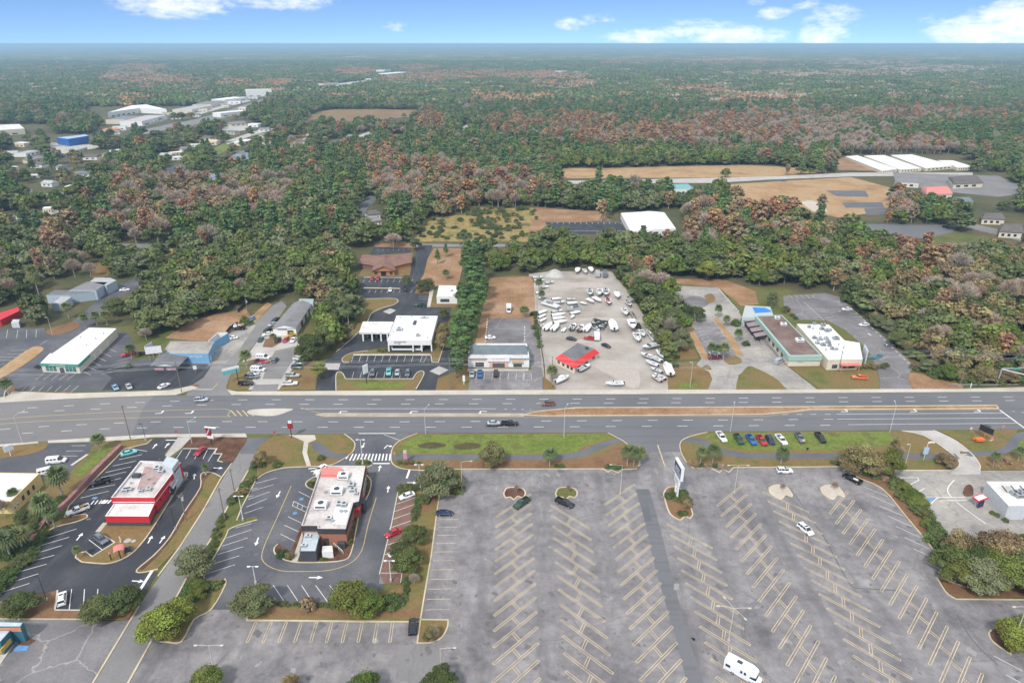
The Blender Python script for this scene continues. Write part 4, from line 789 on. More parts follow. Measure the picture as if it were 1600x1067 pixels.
# fence of posts beside it
t = thing('railing', 'short pale railing beside the white shed behind the brick restaurant', 'railing', G(528,858))
m = MB(); 
for i in range(7): p = G(522 + i * 2.4,853 + i * 2.1) - G(528,858); m.box(p.x, p.y, 0,.08,.08,1.1)
m.sweep([(G(522,853) - G(528,858))[:2], (G(536.5,866) - G(528,858))[:2]], .1,1.05,1.13); m.build('rail', white, t)

# ---- yellow building, lower left building, pink wall
HY = 4.2; P = [xy((17,783), HY), xy((62,739), HY), xy((-60,737), HY), xy((-110,783), HY)]
b = Bld('yellow_building', 'yellow walled building with pale flat roof at the left edge beside the palms', 'building', P, HY, yellowm, wroof, .2)
k = next(i for i in range(4) if abs(b.P[i][0] - xy((17,783), HY)[0]) < .1)
for u in (.30,.48,.66): b.window(k, u, u + .07,1.4,2.8,2, darktrim)
for u in (.02,.12): b.window(k, u, u + .05,1.2,2.2,1)
HC = 3.6; P = [xy((32,978), HC), xy((36,972), HC), xy((13,970), HC), xy((-60,970), HC), xy((-60,1003), HC), xy((0,1003), HC), xy((16,985), HC), xy((-5,985), HC), xy((-5,979), HC)]
P = [xy((-60,1003), HC), xy((0,1003), HC), xy((16,985), HC), xy((15,983.5), HC), xy((-60,983.5), HC)]
b = Bld('teal_building', 'teal walled shop with pale roof, orange sign band and tan walk at lower left', 'shop', P, HC, tealm, metalroof, .1, pt=.15)
k = next(i for i in range(len(b.P)) if abs(b.P[i][0] - xy((0,1003), HC)[0]) < .1)
b.panel('sign_band', k, -.25,.75,1.2,2.2, plain('amber_sign', (.62,.36,.06)),.25)
q = [Vector(xy(p, 4.4)) - Vector(b.o) for p in ((-30,979),(32,979),(36.5,972),(-30,970))]; MB().prism([tuple(p) for p in q], 0,4.4).build('rear_block', tealm, b.root); MB().prism([tuple(p) for p in inset(ccw([tuple(p) for p in q]),.15)], 4.402,4.46).build('rear_roof', metalroof, b.root)
q = [Vector(xy(p, 4.2)) - Vector(b.o) for p in ((-30,981.0),(32,981.0),(32,979.6),(-30,979.6))]; MB().prism([tuple(p) for p in q], 3.2,4.2).build('red_sign_band', plain('orange_sign', (.55,.22,.12)), b.root)
surf('walkway', walkm, .14, [(25,1002),(15,1001),(0,1014),(-20,1030),(-20,1050),(0,1039)], False); surf('planting_island', mulch, .12, [(28,1000),(38,992),(56,1001),(44,1008),(30,1008)], False); surf('walkway', MATS['blue_paint'], .10, [(21,1013),(30,1008),(46,1009),(42,1016),(22,1018)], False)
t = thing('block_wall', 'long dusty pink block wall beside the parking bays of the red restaurant', 'wall', G(110,780))
o_ = G(110,780); m = MB(); pts = [(190,700),(152,737),(108,786),(70,820),(42,862)]
m.sweep([(G(x, y) - o_)[:2] for x, y in pts], 1.15,0,1.5); m.build('wall', pinkwall, t)

# ---- white roofed shop with green fascia
HG = 4.0; P = [xy((63,567), HG), xy((122,569), HG), xy((182,513), HG), xy((139,512), HG), xy((82,552), HG), xy((78,552), HG)]
b = Bld('shop', 'long white roofed shop with green fascia across its glass front', 'shop', P, HG, cream, wroof, .12, capm=wroof, pt=.4)
k = next(i for i in range(6) if abs(b.P[i][0] - xy((63,567), HG)[0]) < .1)
b.panel('fascia', k, -.01,1.0,2.9, HG - .02, greenf, .35); b.panel('fascia', (k + 1) % 6,0,.26,2.9, HG - .02, greenf, .35)
b.window(k, .10,.40,.5,2.85,3, white, plain('greenish_glass', (.05,.16,.14),.1,0,.3,.8,.9)); b.window(k, .62,.92,.5,2.85,3, white, MATS['greenish_glass']); b.door(k, .47,1.8,2.3, dgrey); b.lettering('HEARING AID CENTERS', k, .45,3.42,.62, white, .40)
for x, y in ((150,530),(135,540),(126,528),(162,522)): b.vent(x, y)
for u in (.35,.5,.7): b.door((k + 1) % 6, u, 1.0,2.1, white)
# ---- sky blue building
HBl = 4.4; P = [xy((267,552), HBl), xy((325,552.5), HBl), xy((329,545), HBl), xy((334,534), HBl), xy((266,533), HBl), xy((258,545), HBl)]
b = Bld('shop', 'sky blue shop with concrete flat roof and white lettering on its front wall', 'shop', P, HBl, bluew, oldconc, .15, capm=conc, pt=.2)
k = next(i for i in range(6) if abs(b.P[i][0] - xy((267,552), HBl)[0]) < .1)
b.lettering('ANTIQUES', k, .66,3.0,1.1, white, .1); b.door((k + 1) % 6,.4,1.2,2.2, white)
q = MB(); 
for pa, pb, mt_ in (((335,533),(357,520),0),((341,520),(355,519),1),((326,532),(341,519),1)):
    A_, B_ = Vector(xy(pa, 3.8)) - Vector(b.o), Vector(xy(pb, 3.8)) - Vector(b.o); q.sweep([A_, B_], .25,0,3.8, m=mt_)
q.build('yard_wall', [bluew, white], b.root); a_ = Vector(xy((345,526),3)) - Vector(b.o); 
# dark gabled annex with striped front
P = ccw([xy((236,572),2.9), xy((278,572),2.9), xy((292,558),2.9), xy((251,552),2.9)]); O = (sum(p[0] for p in P) / 4, sum(p[1] for p in P) / 4)
t = thing('porch_shop', 'low shop with dark grey gabled roof and pink banners beside the sky blue building', 'shop', (*O, 0)); Q = [(x - O[0], y - O[1]) for x, y in P]
MB().prism(inset(Q, .6),0,2.9).build('wall', dgrey, t); k = min(range(4), key=lambda i: (Vector(P[i]) + Vector(P[(i + 1) % 4])).y)
gable(t, Q, 2.92,1.1,(k + 1) % 4,.35, greyroof, white)
aa, bb = Vector(Q[k]), Vector(Q[(k + 1) % 4]); dd = (bb - aa).normalized(); nn = Vector((dd.y, -dd.x))
for u0, u1 in ((.08,.42),(.52,.88)):
    p, q = aa + dd * (u0 * (bb - aa).length) + nn * -.5, aa + dd * (u1 * (bb - aa).length) + nn * -.5
    MB().prism([tuple(p), tuple(q), tuple(q + nn * .1), tuple(p + nn * .1)], .9,2.1).build('banner', plain('faded_pink_banner', (.45,.25,.27)), t)
# ---- long grey warehouses at the back left
for Pp, h, rm, lab in (([(72,461),(108,461),(150,455),(146,453),(84,453)], 4.5, greyroof, 'dark roofed warehouse section in the row left of the side street'),([(108,453),(150,454),(168,441),(135,440)], 5, shingleg, 'grey roofed warehouse in the row left of the side street'),([(140,440),(166,446),(182,438),(172,434),(148,434)], 5, tin, 'pale tin roofed warehouse at the far end of the row'),([(80,474),(98,474),(112,464),(94,463)], 4, tin, 'small tin roofed shed in front of the warehouse row')):
    b = Bld('warehouse', lab, 'warehouse', [xy(p, h) for p in Pp], h, plain('pale_blue_wall' + lab[:4], (.35,.42,.48)), rm, .1, capm=rm, pt=.1, group='warehouses on the side street')
    for i in range(len(Pp)):
        if b.loc(i)[2] > 14:
            for u in (.15,.4,.65): b.door(i, u, 2.2,2.6, white)
b = Bld('red_shed', 'long red open shed among the trees at the left edge', 'shed', [xy((0,500),3), xy((32,485),3), xy((30,479),3), xy((-20,494),3)], 3, redp, redp, .1, pt=.1)
b = Bld('kiosk', 'small pale kiosk standing in front of the red shed', 'kiosk', [xy((17,504),2.6), xy((29,504),2.6), xy((31,499),2.6), xy((20,499),2.6)], 2.6, lgrey, dirtwhite, .1, pt=.1)
# ---- used car dealer
hD = 3.6; P = ccw([xy((426,512.5), hD), xy((462,512.5), hD), xy((486,475), hD), xy((460,473), hD)]); O = (sum(p[0] for p in P) / 4, sum(p[1] for p in P) / 4); Q = [(x - O[0], y - O[1]) for x, y in P]
b = Bld('dealer_office', 'white block sales office with grey ridge roof behind the used car lot', 'office', P, hD, white, shingleg, .05, pt=.1)
k = min(range(4), key=lambda i: (Vector(P[i]) + Vector(P[(i + 1) % 4])).y)
gable(b.root, b.Q, hD + .01,1.5,(k + 1) % 4,.3, shingleg, white, 'ridge_roof')
b.window(k, .62,.88,.9,2.5,2, darktrim); b.panel('sign_board', k, .22,.60,2.6,3.3, lgrey, .12); b.lettering('AUTO BROKERS', k, .41,2.95,.55, dgrey, .16)
for u in (.3,.55,.78): b.panel('garage_door', (k + 1) % 4, u, u + .1,.05,2.8, dgrey, .06)
b = Bld('green_roof_shed', 'pale green roofed shed attached behind the sales office', 'shed', [xy((465,474),4), xy((489,474),4), xy((490,467),4), xy((468,467),4)], 4, lgrey, plain('pale_green_metal', (.28,.38,.37),.5),.05, pt=.1)
# ---- bank
HK = 5.2; P = [xy((605.5,531.5), HK), xy((674,531.5), HK), xy((684,493.5), HK), xy((619.5,493), HK)]
b = Bld('bank', 'white modern bank with flat roof, dark ribbon window and corner entry', 'bank', P, HK, white, wroof, .35, base=2.9, pt=.4)
q = inset(b.Q, 1.3); k = min(range(4), key=lambda i: (Vector(b.Q[i]) + Vector(b.Q[(i + 1) % 4])).y); a0, a1 = Vector(q[k]), Vector(q[(k + 1) % 4]); q2 = list(q); q2[(k + 1) % 4] = tuple(a1 - (a1 - a0) * .18)
MB().prism(q2,0,2.9).build('ground_floor', white, b.root)
dq = (a1 - a0).normalized(); nq = Vector((dq.y, -dq.x)); Lq = (a1 - a0).length
for u0, u1 in ((.02,.56),(.60,.76)):
    p_, r_ = a0 + dq * Lq * u0, a0 + dq * Lq * u1; MB().prism([tuple(p_), tuple(r_), tuple(r_ + nq * .08), tuple(p_ + nq * .08)], .9,2.75).build('window', glass, b.root)
for u in (0.0,.56,.76,.985):
    A_, d, Ln = b.loc(k); p_ = A_ + d * (Ln * u * .995 + .25); MB().box(p_.x - b.loc(k)[1].y * -.0, p_.y + .3,0,.55,.7,2.92).build('pillar', white, b.root)
b.lettering('Capital City', k, .315,4.45,.8, navy, .08); b.lettering('Bank', k, .26,3.7,.62, navy, .08)
ring_ = MB(); A_, d, Ln = b.loc(k); c_ = A_ + d * Ln * .175 + Vector((d.y, -d.x)) * .1
for i in range(16):
    t0, t1 = 2 * math.pi * i / 16,2 * math.pi * (i + .9) / 16
    for_ = [(.55, t0),(.55, t1),(.36, t1),(.36, t0)]
    ring_.face([(c_.x + d.x * r * math.cos(t), c_.y + d.y * r * math.cos(t),4.2 + r * math.sin(t)) for r, t in for_])
ring_.build('emblem', navy, b.root)
b.rtu(624,516,2.6,2.0,1.0); b.rtu(648,505,1.2,4.5,.3, dgrey); b.rtu(653,525,1.6,1.4,.8); b.rtu(663,497,3.5,1.4,.3)
for x, y in ((625,497),(643,495),(615,520),(668,529)): b.vent(x, y)
P = ccw([xy((561,519),4.4), xy((609,519),4.4), xy((615,502.5),4.4), xy((567,502.5),4.4)]); O = (sum(p[0] for p in P) / 4, sum(p[1] for p in P) / 4); Q = [(x - O[0], y - O[1]) for x, y in P]
t = thing('drive_through_canopy', 'white flat canopy over the drive-through lanes beside the bank', 'canopy', (*O, 0)); MB().prism(Q, 3.5,4.4).build('canopy_roof', dirtwhite, t)
for px_ in (568,582,596,606):
    for py_ in (533,519): p = G(px_, py_) ; MB().box(p.x - O[0], p.y - O[1], 0,.6,.6,3.5).build('pillar', white, t)
for px_ in (575,589,601):
    p = G(px_, 526); MB().box(p.x - O[0], p.y - O[1], 0,.5,3.0,1.4).build('teller_station', stain, t)
# ---- small white building
b = Bld('small_office', 'small white office with stained flat roof beside the tall pines', 'office', [xy((682,463),4), xy((714,463),4), xy((722,446.5),4), xy((686,446),4)], 4, white, wroof, .2, capm=wroof)
k = min(range(4), key=lambda i: (Vector(b.Q[i]) + Vector(b.Q[(i + 1) % 4])).y); b.window(k, .18,.62,1,2.6,3, darktrim); b.rtu(706,455,1.2,1,.5)
# ---- brown wooden office with cross gables
t = thing('wooden_office', 'cedar office with brown shingle cross-gabled roof and arched porch', 'office', (*xy((606,432)),0)); O = xy((606,432)); f = lambda L_, h: ccw([(xy(p, h)[0] - O[0], xy(p, h)[1] - O[1]) for p in L_])
Q = f([(563,411),(605,418),(612,402),(572,398)], 3); k = min(range(4), key=lambda i: (Vector(Q[i]) + Vector(Q[(i + 1) % 4])).y); MB().prism(Q, 0,3).build('left_wing', shingleb, t); gable(t, Q, 3.01,2.2, k, .7, shingleb, woodm)
Q = f([(606,418),(641,410),(642,396),(605,402)], 3.02); k = min(range(4), key=lambda i: (Vector(Q[i]) + Vector(Q[(i + 1) % 4])).y); MB().prism(Q, 0,3.0).build('right_wing', woodm, t); gable(t, Q, 3.03,2.2, k, .7, shingleb, woodm)
Q = f([(582,423),(616,423),(612,404),(592,404)], 3.04); k = min(range(4), key=lambda i: (Vector(Q[i]) + Vector(Q[(i + 1) % 4])).y); MB().prism(Q, 0,3.04).build('front_wing', woodm, t); gable(t, Q, 3.05,2.6,(k + 1) % 4,.8, shingleb, woodm)
a0, a1 = Vector(Q[k]), Vector(Q[(k + 1) % 4]); d = (a1 - a0); nn = Vector((d.y, -d.x)).normalized(); p, q = a0 + d * .38, a0 + d * .62; MB().prism([tuple(p), tuple(q), tuple(q + nn * .1), tuple(p + nn * .1)], 0,2.6).build('door', glass, t)
for u in (.08,.78): p, q = a0 + d * u, a0 + d * (u + .14); MB().prism([tuple(p), tuple(q), tuple(q + nn * .08), tuple(p + nn * .08)], .8,2.4).build('window', darktrim, t)
# ---- strip shop with slate mansard
HS = 4.8; P = [xy((731,557), HS), xy((827,557), HS), xy((823,536.5), HS), xy((734,536.5), HS)]
b = Bld('strip_shop', 'strip shop with slate blue shingle mansard and salmon arch over its middle door', 'shop', P, HS, white, stain, .3, capm=white, pt=.3)
k = min(range(4), key=lambda i: (Vector(b.Q[i]) + Vector(b.Q[(i + 1) % 4])).y)
A_, d, Ln = b.loc(k); nn = Vector((d.y, -d.x)); B_ = A_ + d * Ln
m = MB(); bk = 9.0; i0, i1 = A_ - nn * bk, B_ - nn * bk; m.face([(*(A_ - d * .5 + nn * .5), HS - .9),(*(B_ + d * .5 + nn * .5), HS - .9),(*(i1 - d * 1.5), HS + 1.0),(*(i0 + d * 1.5), HS + 1.0)])
m.face([(*(i0 + d * 1.5), HS + 1.0),(*(i1 - d * 1.5), HS + 1.0),(*(i1 + d * .5 - nn * .1), HS - .6),(*(i0 - d * .5 - nn * .1), HS - .6)]); m.face([(*(B_ + d * .5 + nn * .5), HS - .9),(*(i1 + d * .5 - nn * .1), HS - .6),(*(i1 - d * 1.5), HS + 1.0)]); m.face([(*(i0 - d * .5 - nn * .1), HS - .6),(*(A_ - d * .5 + nn * .5), HS - .9),(*(i0 + d * 1.5), HS + 1.0)])
m.build('mansard_roof', slate, b.root)
b.panel('sign_band', k, .03,.30,3.0,3.7, pinkm, .15); b.panel('sign_band', k, .70,.95,3.0,3.7, pinkm, .15); b.panel('parapet_sign', k, .32,.68,2.9,4.9, white, .75); b.lettering('CONSIGNMENTS', k, .5,4.1,.75, lgrey, .8)
b.panel('porch_arch', k, .35,.65,.0,2.85, pinkm, .35)
for u0, u1 in ((.12,.26),(.40,.60),(.74,.88)): b.window(k, u0, u1,.3,2.2,3, darktrim, glass) if u0 != .40 else b.panel('window', k, u0, u1,.3,2.0, glass, .42)
b.panel('awning', k, .72,.90,2.25,2.75, plain('tan_awning', (.40,.34,.20)),.9); surf('walkway', conc, .12, [(730,580),(825,580),(826,576),(731,576)], False)
# ---- boat shop: red mansard
HR = 3.6; e = [(866.5,560),(898,575.5),(937,551.5),(905,539)]; top = [(878,552.5),(897.5,563.5),(929,545),(903,536)]
E = ccw([xy(p, 2.6) for p in e]); O = (sum(p[0] for p in E) / 4, sum(p[1] for p in E) / 4); Tt = ccw([xy(p, 4.6) for p in top])
t = thing('boat_office', 'boat yard office with bright red sloping eaves and grey flat roof', 'office', (*O, 0)); E2 = [(x - O[0], y - O[1]) for x, y in E]; T2 = [(x - O[0], y - O[1]) for x, y in Tt]
k = min(range(4), key=lambda i: E2[i][1]); k2 = min(range(4), key=lambda i: T2[i][1]); E2 = E2[k:] + E2[:k]; T2 = T2[k2:] + T2[:k2]
MB().prism(inset(E2,.5),0,2.7).build('wall', cream, t); m = MB()
for i in range(4): j = (i + 1) % 4; m.face([(*E2[i], 2.6),(*E2[j], 2.6),(*T2[j], 4.6),(*T2[i], 4.6)])
m.face([(*p, 2.6) for p in E2[::-1]]); m.build('sloping_eaves', redroof, t); MB().face([(*p, 4.55) for p in inset(T2,.02)]).build('roof', greyroof, t)
p = Vector(xy((917,545),4.6)) - Vector(O); MB().box(p.x, p.y, 4.56,1.2,1.2,.9).build('roof_vent', dgrey, t)
I_ = inset(E2,.5)
for i, us in ((3,(.15,.4,.65,.85)),(0,(.2,.5,.8))):
    a0, a1 = Vector(I_[i]), Vector(I_[(i + 1) % 4]); d = a1 - a0; nn = Vector((d.y, -d.x)).normalized()
    for u in us: p, q = a0 + d * (u - .06), a0 + d * (u + .06); MB().prism([tuple(p), tuple(q), tuple(q + nn * .08), tuple(p + nn * .08)], .9,2.1).build('window', glass, t)
# ---- mint / brown roof building
HM = 4.8; P = [xy((1232,555.5), HM), xy((1285,555), HM), xy((1218,492), HM), xy((1184,493), HM), xy((1178,486), HM)]
P = [xy((1234,555.5), HM), xy((1284,555), HM), xy((1222,492), HM), xy((1181,493), HM)]
b = Bld('long_shop', 'long flat shop with mint green fascia and brown tar roof', 'shop', P, HM, cream, brownroof, .35, capm=mint, pt=.45)
k = min(range(4), key=lambda i: (Vector(b.Q[i]) + Vector(b.Q[(i + 1) % 4])).y)
b.panel('fascia', k, -.02,1.0,2.7, HM - .02, mint, .5); b.panel('fascia', (k + 3) % 4,0,1.0,2.9, HM - .02, mint, .5); b.lettering('TACKLE', k, .35,1.9,.7, mint, .12)
for u in (.08,.2,.32,.44,.56,.68,.8): b.window((k + 3) % 4, u, u + .05,.8,2.4,1, darktrim)
for x, y, s in ((1224,508,2.4),(1214,498,2.0),(1249,533,3.0)): b.rtu(x, y, s, s * .8,.9, whiteroof)
P = [xy((1160,492),5.5), xy((1210,492),5.5), xy((1204,476),5.5), xy((1165,474),5.5)]
b = Bld('tarp_roof_house', 'pale building with a bright blue tarp on its roof behind the long mint shop', 'building', P, 4.4, plain('pale_mint_wall', (.42,.52,.50)), plain('pale_grey_roof', (.42,.44,.44)),.2)
q = [Vector(xy(p, 4.6)) - Vector(b.o) for p in ((1180,488),(1208,486),(1196,480),(1176,479))]; MB().prism([tuple(p) for p in ccw([tuple(x) for x in q])], b.rz + .01, b.rz + .12).build('tarp', bluetarp, b.root)
t = thing('pergola', 'patio pergola with mauve awning strips left of the mint shop', 'pergola', G(1180,520)); o_ = G(1180,520)
for i in range(4):
    q = ccw([(G(*p, 3)[0] - o_.x, G(*p, 3)[1] - o_.y) for p in ((1160 + i * 5.6,497 + i * 8),(1180 + i * 5.2,494.5 + i * 7.6),(1183.5 + i * 5.2,500 + i * 7.6),(1163.5 + i * 5.6,502.5 + i * 8))]); MB().prism(q, 2.9,3.0).build('awning', canvas, t)
m = MB(); m.sweep([(G(*p) - o_)[:2] for p in ((1157,503),(1166,512),(1175,524),(1187,534))], .15,0,1.9); m.build('screen', darktrim, t)
for p in ((1160,503),(1180,531),(1200,528),(1182,502)): q = G(*p) - o_; MB().box(q.x, q.y, 0,.15,.15,2.9).build('post', woodm, t)
# ---- white roof restaurant
HW = 4.6; P = [xy((1294,562), HW), xy((1348,561), HW), xy((1343,535.5), HW), xy((1320,532), HW), xy((1295,507), HW), xy((1245,506), HW)]
b = Bld('restaurant', 'rambling white roofed restaurant with scattered rooftop units beside the dark parking lot', 'restaurant', P, HW, cream, wroof, .25, capm=wroof)
for x, y, s in ((1286,509,1.8),(1272,507,1.2),(1284,515,1.6),(1292,518,1.8),(1297,517,1.2),(1272,529,1.4),(1281,531,2.2),(1291,530,1.8),(1294,536,1.8),(1277,537,1.5),(1286,540,1.8),(1306,530,2.4),(1300,546,1.3),(1307,547,1.0),(1264,512,1.2),(1296,541,1.3)): b.rtu(x, y, s, s * .8,.9, lgrey if int(x) % 2 else steel)
for x, y in ((1270,515),(1280,522),(1290,548),(1310,540),(1318,545)): b.vent(x, y, .25,.9)
k = min(range(len(b.Q)), key=lambda i: (Vector(b.Q[i]) + Vector(b.Q[(i + 1) % 6])).y)
for u in (.15,.4,.65): b.window(k, u, u + .15,.8,2.4,2, darktrim)
b.panel('porch', k, .35,.9,2.6,3.0, coral, 2.0); b.panel('porch_post', k, .36,.38,0,2.6, coral, 1.9,-1.7); b.panel('porch_post', k, .86,.88,0,2.6, coral, 1.9,-1.7)
t = thing('patio_decor', 'teal dinghy and planters stacked on the restaurant patio', 'decoration', G(1367,560)); q = MB(); q.box(0,0,0,3,1.4,.9,.5); q.box(2.5,1.2,0,2,1.2,1.2,-.4); q.box(-2.2,.4,0,1.4,1.4,.7,.2); q.build('planter', tealm, t)
t = thing('mural_fin', 'tall pale fin wall with coral seahorse colours at the restaurant corner', 'sign', G(1350,571)); MB().prism([(0,0),(.5,0),(2.0,6),(1.5,6)], 0,6.5).build('fin', lgrey, t)
# ---- burger place at the right edge
HQ = 4.6; P = [xy((1592,790), HQ), xy((1700,790), HQ), xy((1700,752), HQ), xy((1538,750), HQ), xy((1574,779), HQ)]
P = [xy((1576,790), HQ), xy((1700,790), HQ), xy((1700,752), HQ), xy((1541,752), HQ)]
b = Bld('restaurant', 'white and grey restaurant with sunken roof at the right edge behind the red canopy', 'restaurant', P, HQ, lgrey, dirtwhite, .9, capm=white, pt=.9)
k = min(range(4), key=lambda i: b.Q[i][0]); b.door(k, .25,1.2,2.3, darktrim); b.door(k, .55,1.4,2.3, darktrim); b.window(k, .74,.86,.9,2.3,1, white)
for i in range(5):
    p = [Vector(xy((1552 + i * 14,754), HQ)) - Vector(b.o), Vector(xy((1561 + i * 14,765), HQ)) - Vector(b.o)]; MB().sweep(p, .15, b.rz + .01, b.rz + .25).build('roof_rib', dgrey, b.root)
for x, y in ((1585,772),(1592,776),(1598,770)): b.rtu(x, y, 2,1.4,.9, steel)
t = thing('menu_canopy', 'white topped canopy with bright red edge over the order board', 'canopy', G(1530,790)); o_ = G(1530,790); q = ccw([(G(*p, 3)[0] - o_.x, G(*p, 3)[1] - o_.y) for p in ((1519,776),(1529,784),(1545,778),(1534,771))])
MB().prism(q, 2.8,3.1).build('canopy_edge', redp, t); MB().prism(inset(q, .3),3.102,3.14).build('canopy_top', white, t)
for p in ((1524,789),(1536,790)): q = G(*p) - o_; MB().box(q.x, q.y, 0,.2,.2,2.8).build('post', white, t)
q = G(1531,793) - o_; MB().box(q.x, q.y, .3,2.2,.3,1.8,.4).build('order_board', navy, t); surf('planting_island', mulch, .10, smooth([(1504,770),(1508,760),(1515,757),(1520,762),(1520,774),(1508,775),(1504,770)]), False)
# ---- far buildings
def far(name, label, cat, px, h, wall, roof, par=.3, group=None, win=3, gab=None):
    b = Bld(name, label, cat, [xy(p, h) for p in px], h, wall, roof, par, capm=roof, pt=.3, group=group)
    k = min(range(len(b.Q)), key=lambda i: (Vector(b.Q[i]) + Vector(b.Q[(i + 1) % len(b.Q)])).y)
    for j in range(win): u = .1 + .8 * j / max(1, win); b.window(k, u, u + .45 / max(1, win),1, min(3, h - .8),1, white, glass)
    if gab is not None: gable(b.root, b.Q, h + .02, gab, k, .5, roof, wall, 'ridge_roof', hip=2)
    return b
far('warehouse', 'white roofed warehouse with loading doors north of the boat yard trees', 'warehouse', [(985,361),(1056,357),(1038,332),(1014,330),(970,333)], 4.4, white, wroof, win=4)
for i, px in enumerate([[(1378,267),(1402,264),(1340,243),(1321,244.5)], [(1406,265),(1440,263),(1382,242.5),(1350,243.5)], [(1446,263),(1492,259),(1425,241.5),(1392,242.5)], [(1496,262),(1522,261),(1490,251),(1465,250.5)]]):
    far('storage_building', ['leftmost long white roofed storage building beyond the highway', 'second long white storage building from the left beyond the highway', 'third long white storage building from the left beyond the highway', 'rightmost white storage building beyond the highway'][i], 'warehouse', px, 3.2, cream, wroof, group='storage buildings beyond the highway', win=6)
far('office', 'brown hip roofed office right of the storage buildings', 'office', [(1490,288),(1536,286),(1522,274),(1482,277)], 4, cream, shingled, gab=2.5)
far('clubhouse', 'clubhouse with wide coral red roof beside the big rust coloured tree', 'clubhouse', [(1448,304),(1488,303),(1478,291),(1440,293)], 4, cream, coral, gab=2.6)
far('pavilion', 'grey roofed pavilion below the sports courts', 'pavilion', [(1309,356),(1335,356),(1334,343),(1312,343)], 4, cream, shingleg, gab=2)
far('house', 'dark roofed house near the right edge beyond the wood', 'house', [(1562,362),(1598,364),(1600,350),(1565,350)], 4, cream, shingled, gab=2.2); far('house', 'slate roofed clubhouse annex right of the coral roof', 'house', [(1494,317),(1520,316),(1515,308),(1488,309)], 4, cream, slate, gab=2)
far('house', 'dark brown roofed house under the oaks at the right edge', 'house', [(1535,342),(1570,343),(1565,333),(1535,333)], 4, cream, shingled, gab=2)
far('restroom', 'long grey roofed civic building left of the coral roof', 'building', [(1398,285),(1436,287),(1438,279),(1400,276)], 4, cream, shingleg)
far('warehouse', 'royal blue metal warehouse far left beyond the oaks', 'warehouse', [(106,217.5),(138,212.5),(133,210),(88,215)], 9, bluem, plain('pale_blue_roof', (.32,.42,.55)), win=2)
far('store', 'huge white roofed store far left behind the first row of trees', 'store', [(168,176),(218,169),(260,171),(228,163.5),(205,165)], 9, white, wroof, win=5)
far('store', 'white roofed store cut by the left edge', 'store', [(-20,205),(38,201),(30,194),(-20,196)], 8, cream, dirtwhite)
far('pool_building', 'teal tiled building half hidden behind pines below the highway', 'building', [(1055,296),(1085,295),(1075,287),(1045,288)], 5, white, plain('teal_roof', (.16,.36,.36)))
Lh = [((1,343),(24,338), 'grey roofed house at the left edge beside the pale street', shingleg, 14),((570,360),(598,357), 'cream roofed house at the end of the lane beside the scrub field', plain('cream_roof', (.50,.42,.36)),12),((578,347),(596,344), 'white gabled house behind the cream roofed house', shingleg, 10),((576,336),(594,334), 'dark brown roofed house behind the white gabled house', shingled, 10),
      ((84,307),(102,303), 'pale roofed house beside the bend of the street far left', shingleg, 12),((66,326),(79,325), 'small white shed beside the pale street far left', wroof, 6),((40,240),(62,235), 'pale roofed house left of the blue warehouse', tin, 14),((50,250),(70,246), 'grey house left of and below the blue warehouse', shingleg, 12),
      ((118,235),(136,230), 'tin roofed building just below the blue warehouse', tin, 14),((178,236),(194,234), 'white roofed house right of the blue warehouse', wroof, 10),((168,204),(188,202), 'orange roofed fast food place far left', plain('orange_roof', (.5,.22,.12)),14),((196,190),(222,184), 'grey hip roofed store below the huge white store', shingleg, 22),
      ((222,193),(260,183), 'long mauve roofed store row along the far left highway', plain('mauve_roof', (.45,.40,.40)),24),((312,222),(338,222), 'tan warehouse standing among dark oaks', plain('tan_roof', (.55,.42,.30)),12),((268,239),(286,237), 'pale house at the edge of the tree wall', wroof, 8),((345,180),(386,176), 'white commercial roof beside the far highway bend', wroof, 22),
      ((300,174),(330,168), 'pale roofed plaza left of the highway bend', tin, 26),((330,166),(352,160), 'grey plaza roof behind the highway bend', shingleg, 26),((352,158),(388,154), 'white plaza roof beyond the highway bend', wroof, 26),((360,194),(385,192), 'grey flat roof among oaks below the highway bend', shingleg, 14),((375,223),(396,218), 'white roofed house beside the far street', wroof, 12),
      ((385,149),(425,148), 'big cream hotel block far behind the plaza', cream, 30),((463,139),(478,138), 'small white shop on the far commercial strip', wroof, 20),((505,133),(528,131), 'blue grey roof on the far commercial strip', shingleg, 24),((600,111),(616,110), 'cream store far off by the horizon strip', cream, 40),((606,117),(640,114), 'long white store front far off by the horizon strip', wroof, 40),
      ((626,215),(648,212), 'pale blue roofed house beside the rust trees behind the brown field', tin, 14),((628,195),(640,192), 'white roofed house at the right end of the brown field', wroof, 10),((494,237),(512,236), 'dark house left of the rust trees', shingled, 12),((600,154),(612,153), 'white roof in the distant treetops centre left', wroof, 18),((738,217),(748,216), 'white cube house in the wood right of the lane', wroof, 8),
      ((828,156),(834,151), 'white gable far off in the rust trees', wroof, 14),((868,153),(880,152), 'small white roof in the far wood', wroof, 12),((935,76),(942,75), 'white roof near the horizon', wroof, 60),((1140,171),(1147,170), 'white roof in the wood right of centre', wroof, 10),((1108,160),(1118,158), 'dark roofed house in the wood right of centre', shingled, 14),((1222,79),(1224,78), 'white tower base near the horizon', wroof, 12),((876,113),(890,112), 'pale roof beyond the rust tree belt', wroof, 30)]
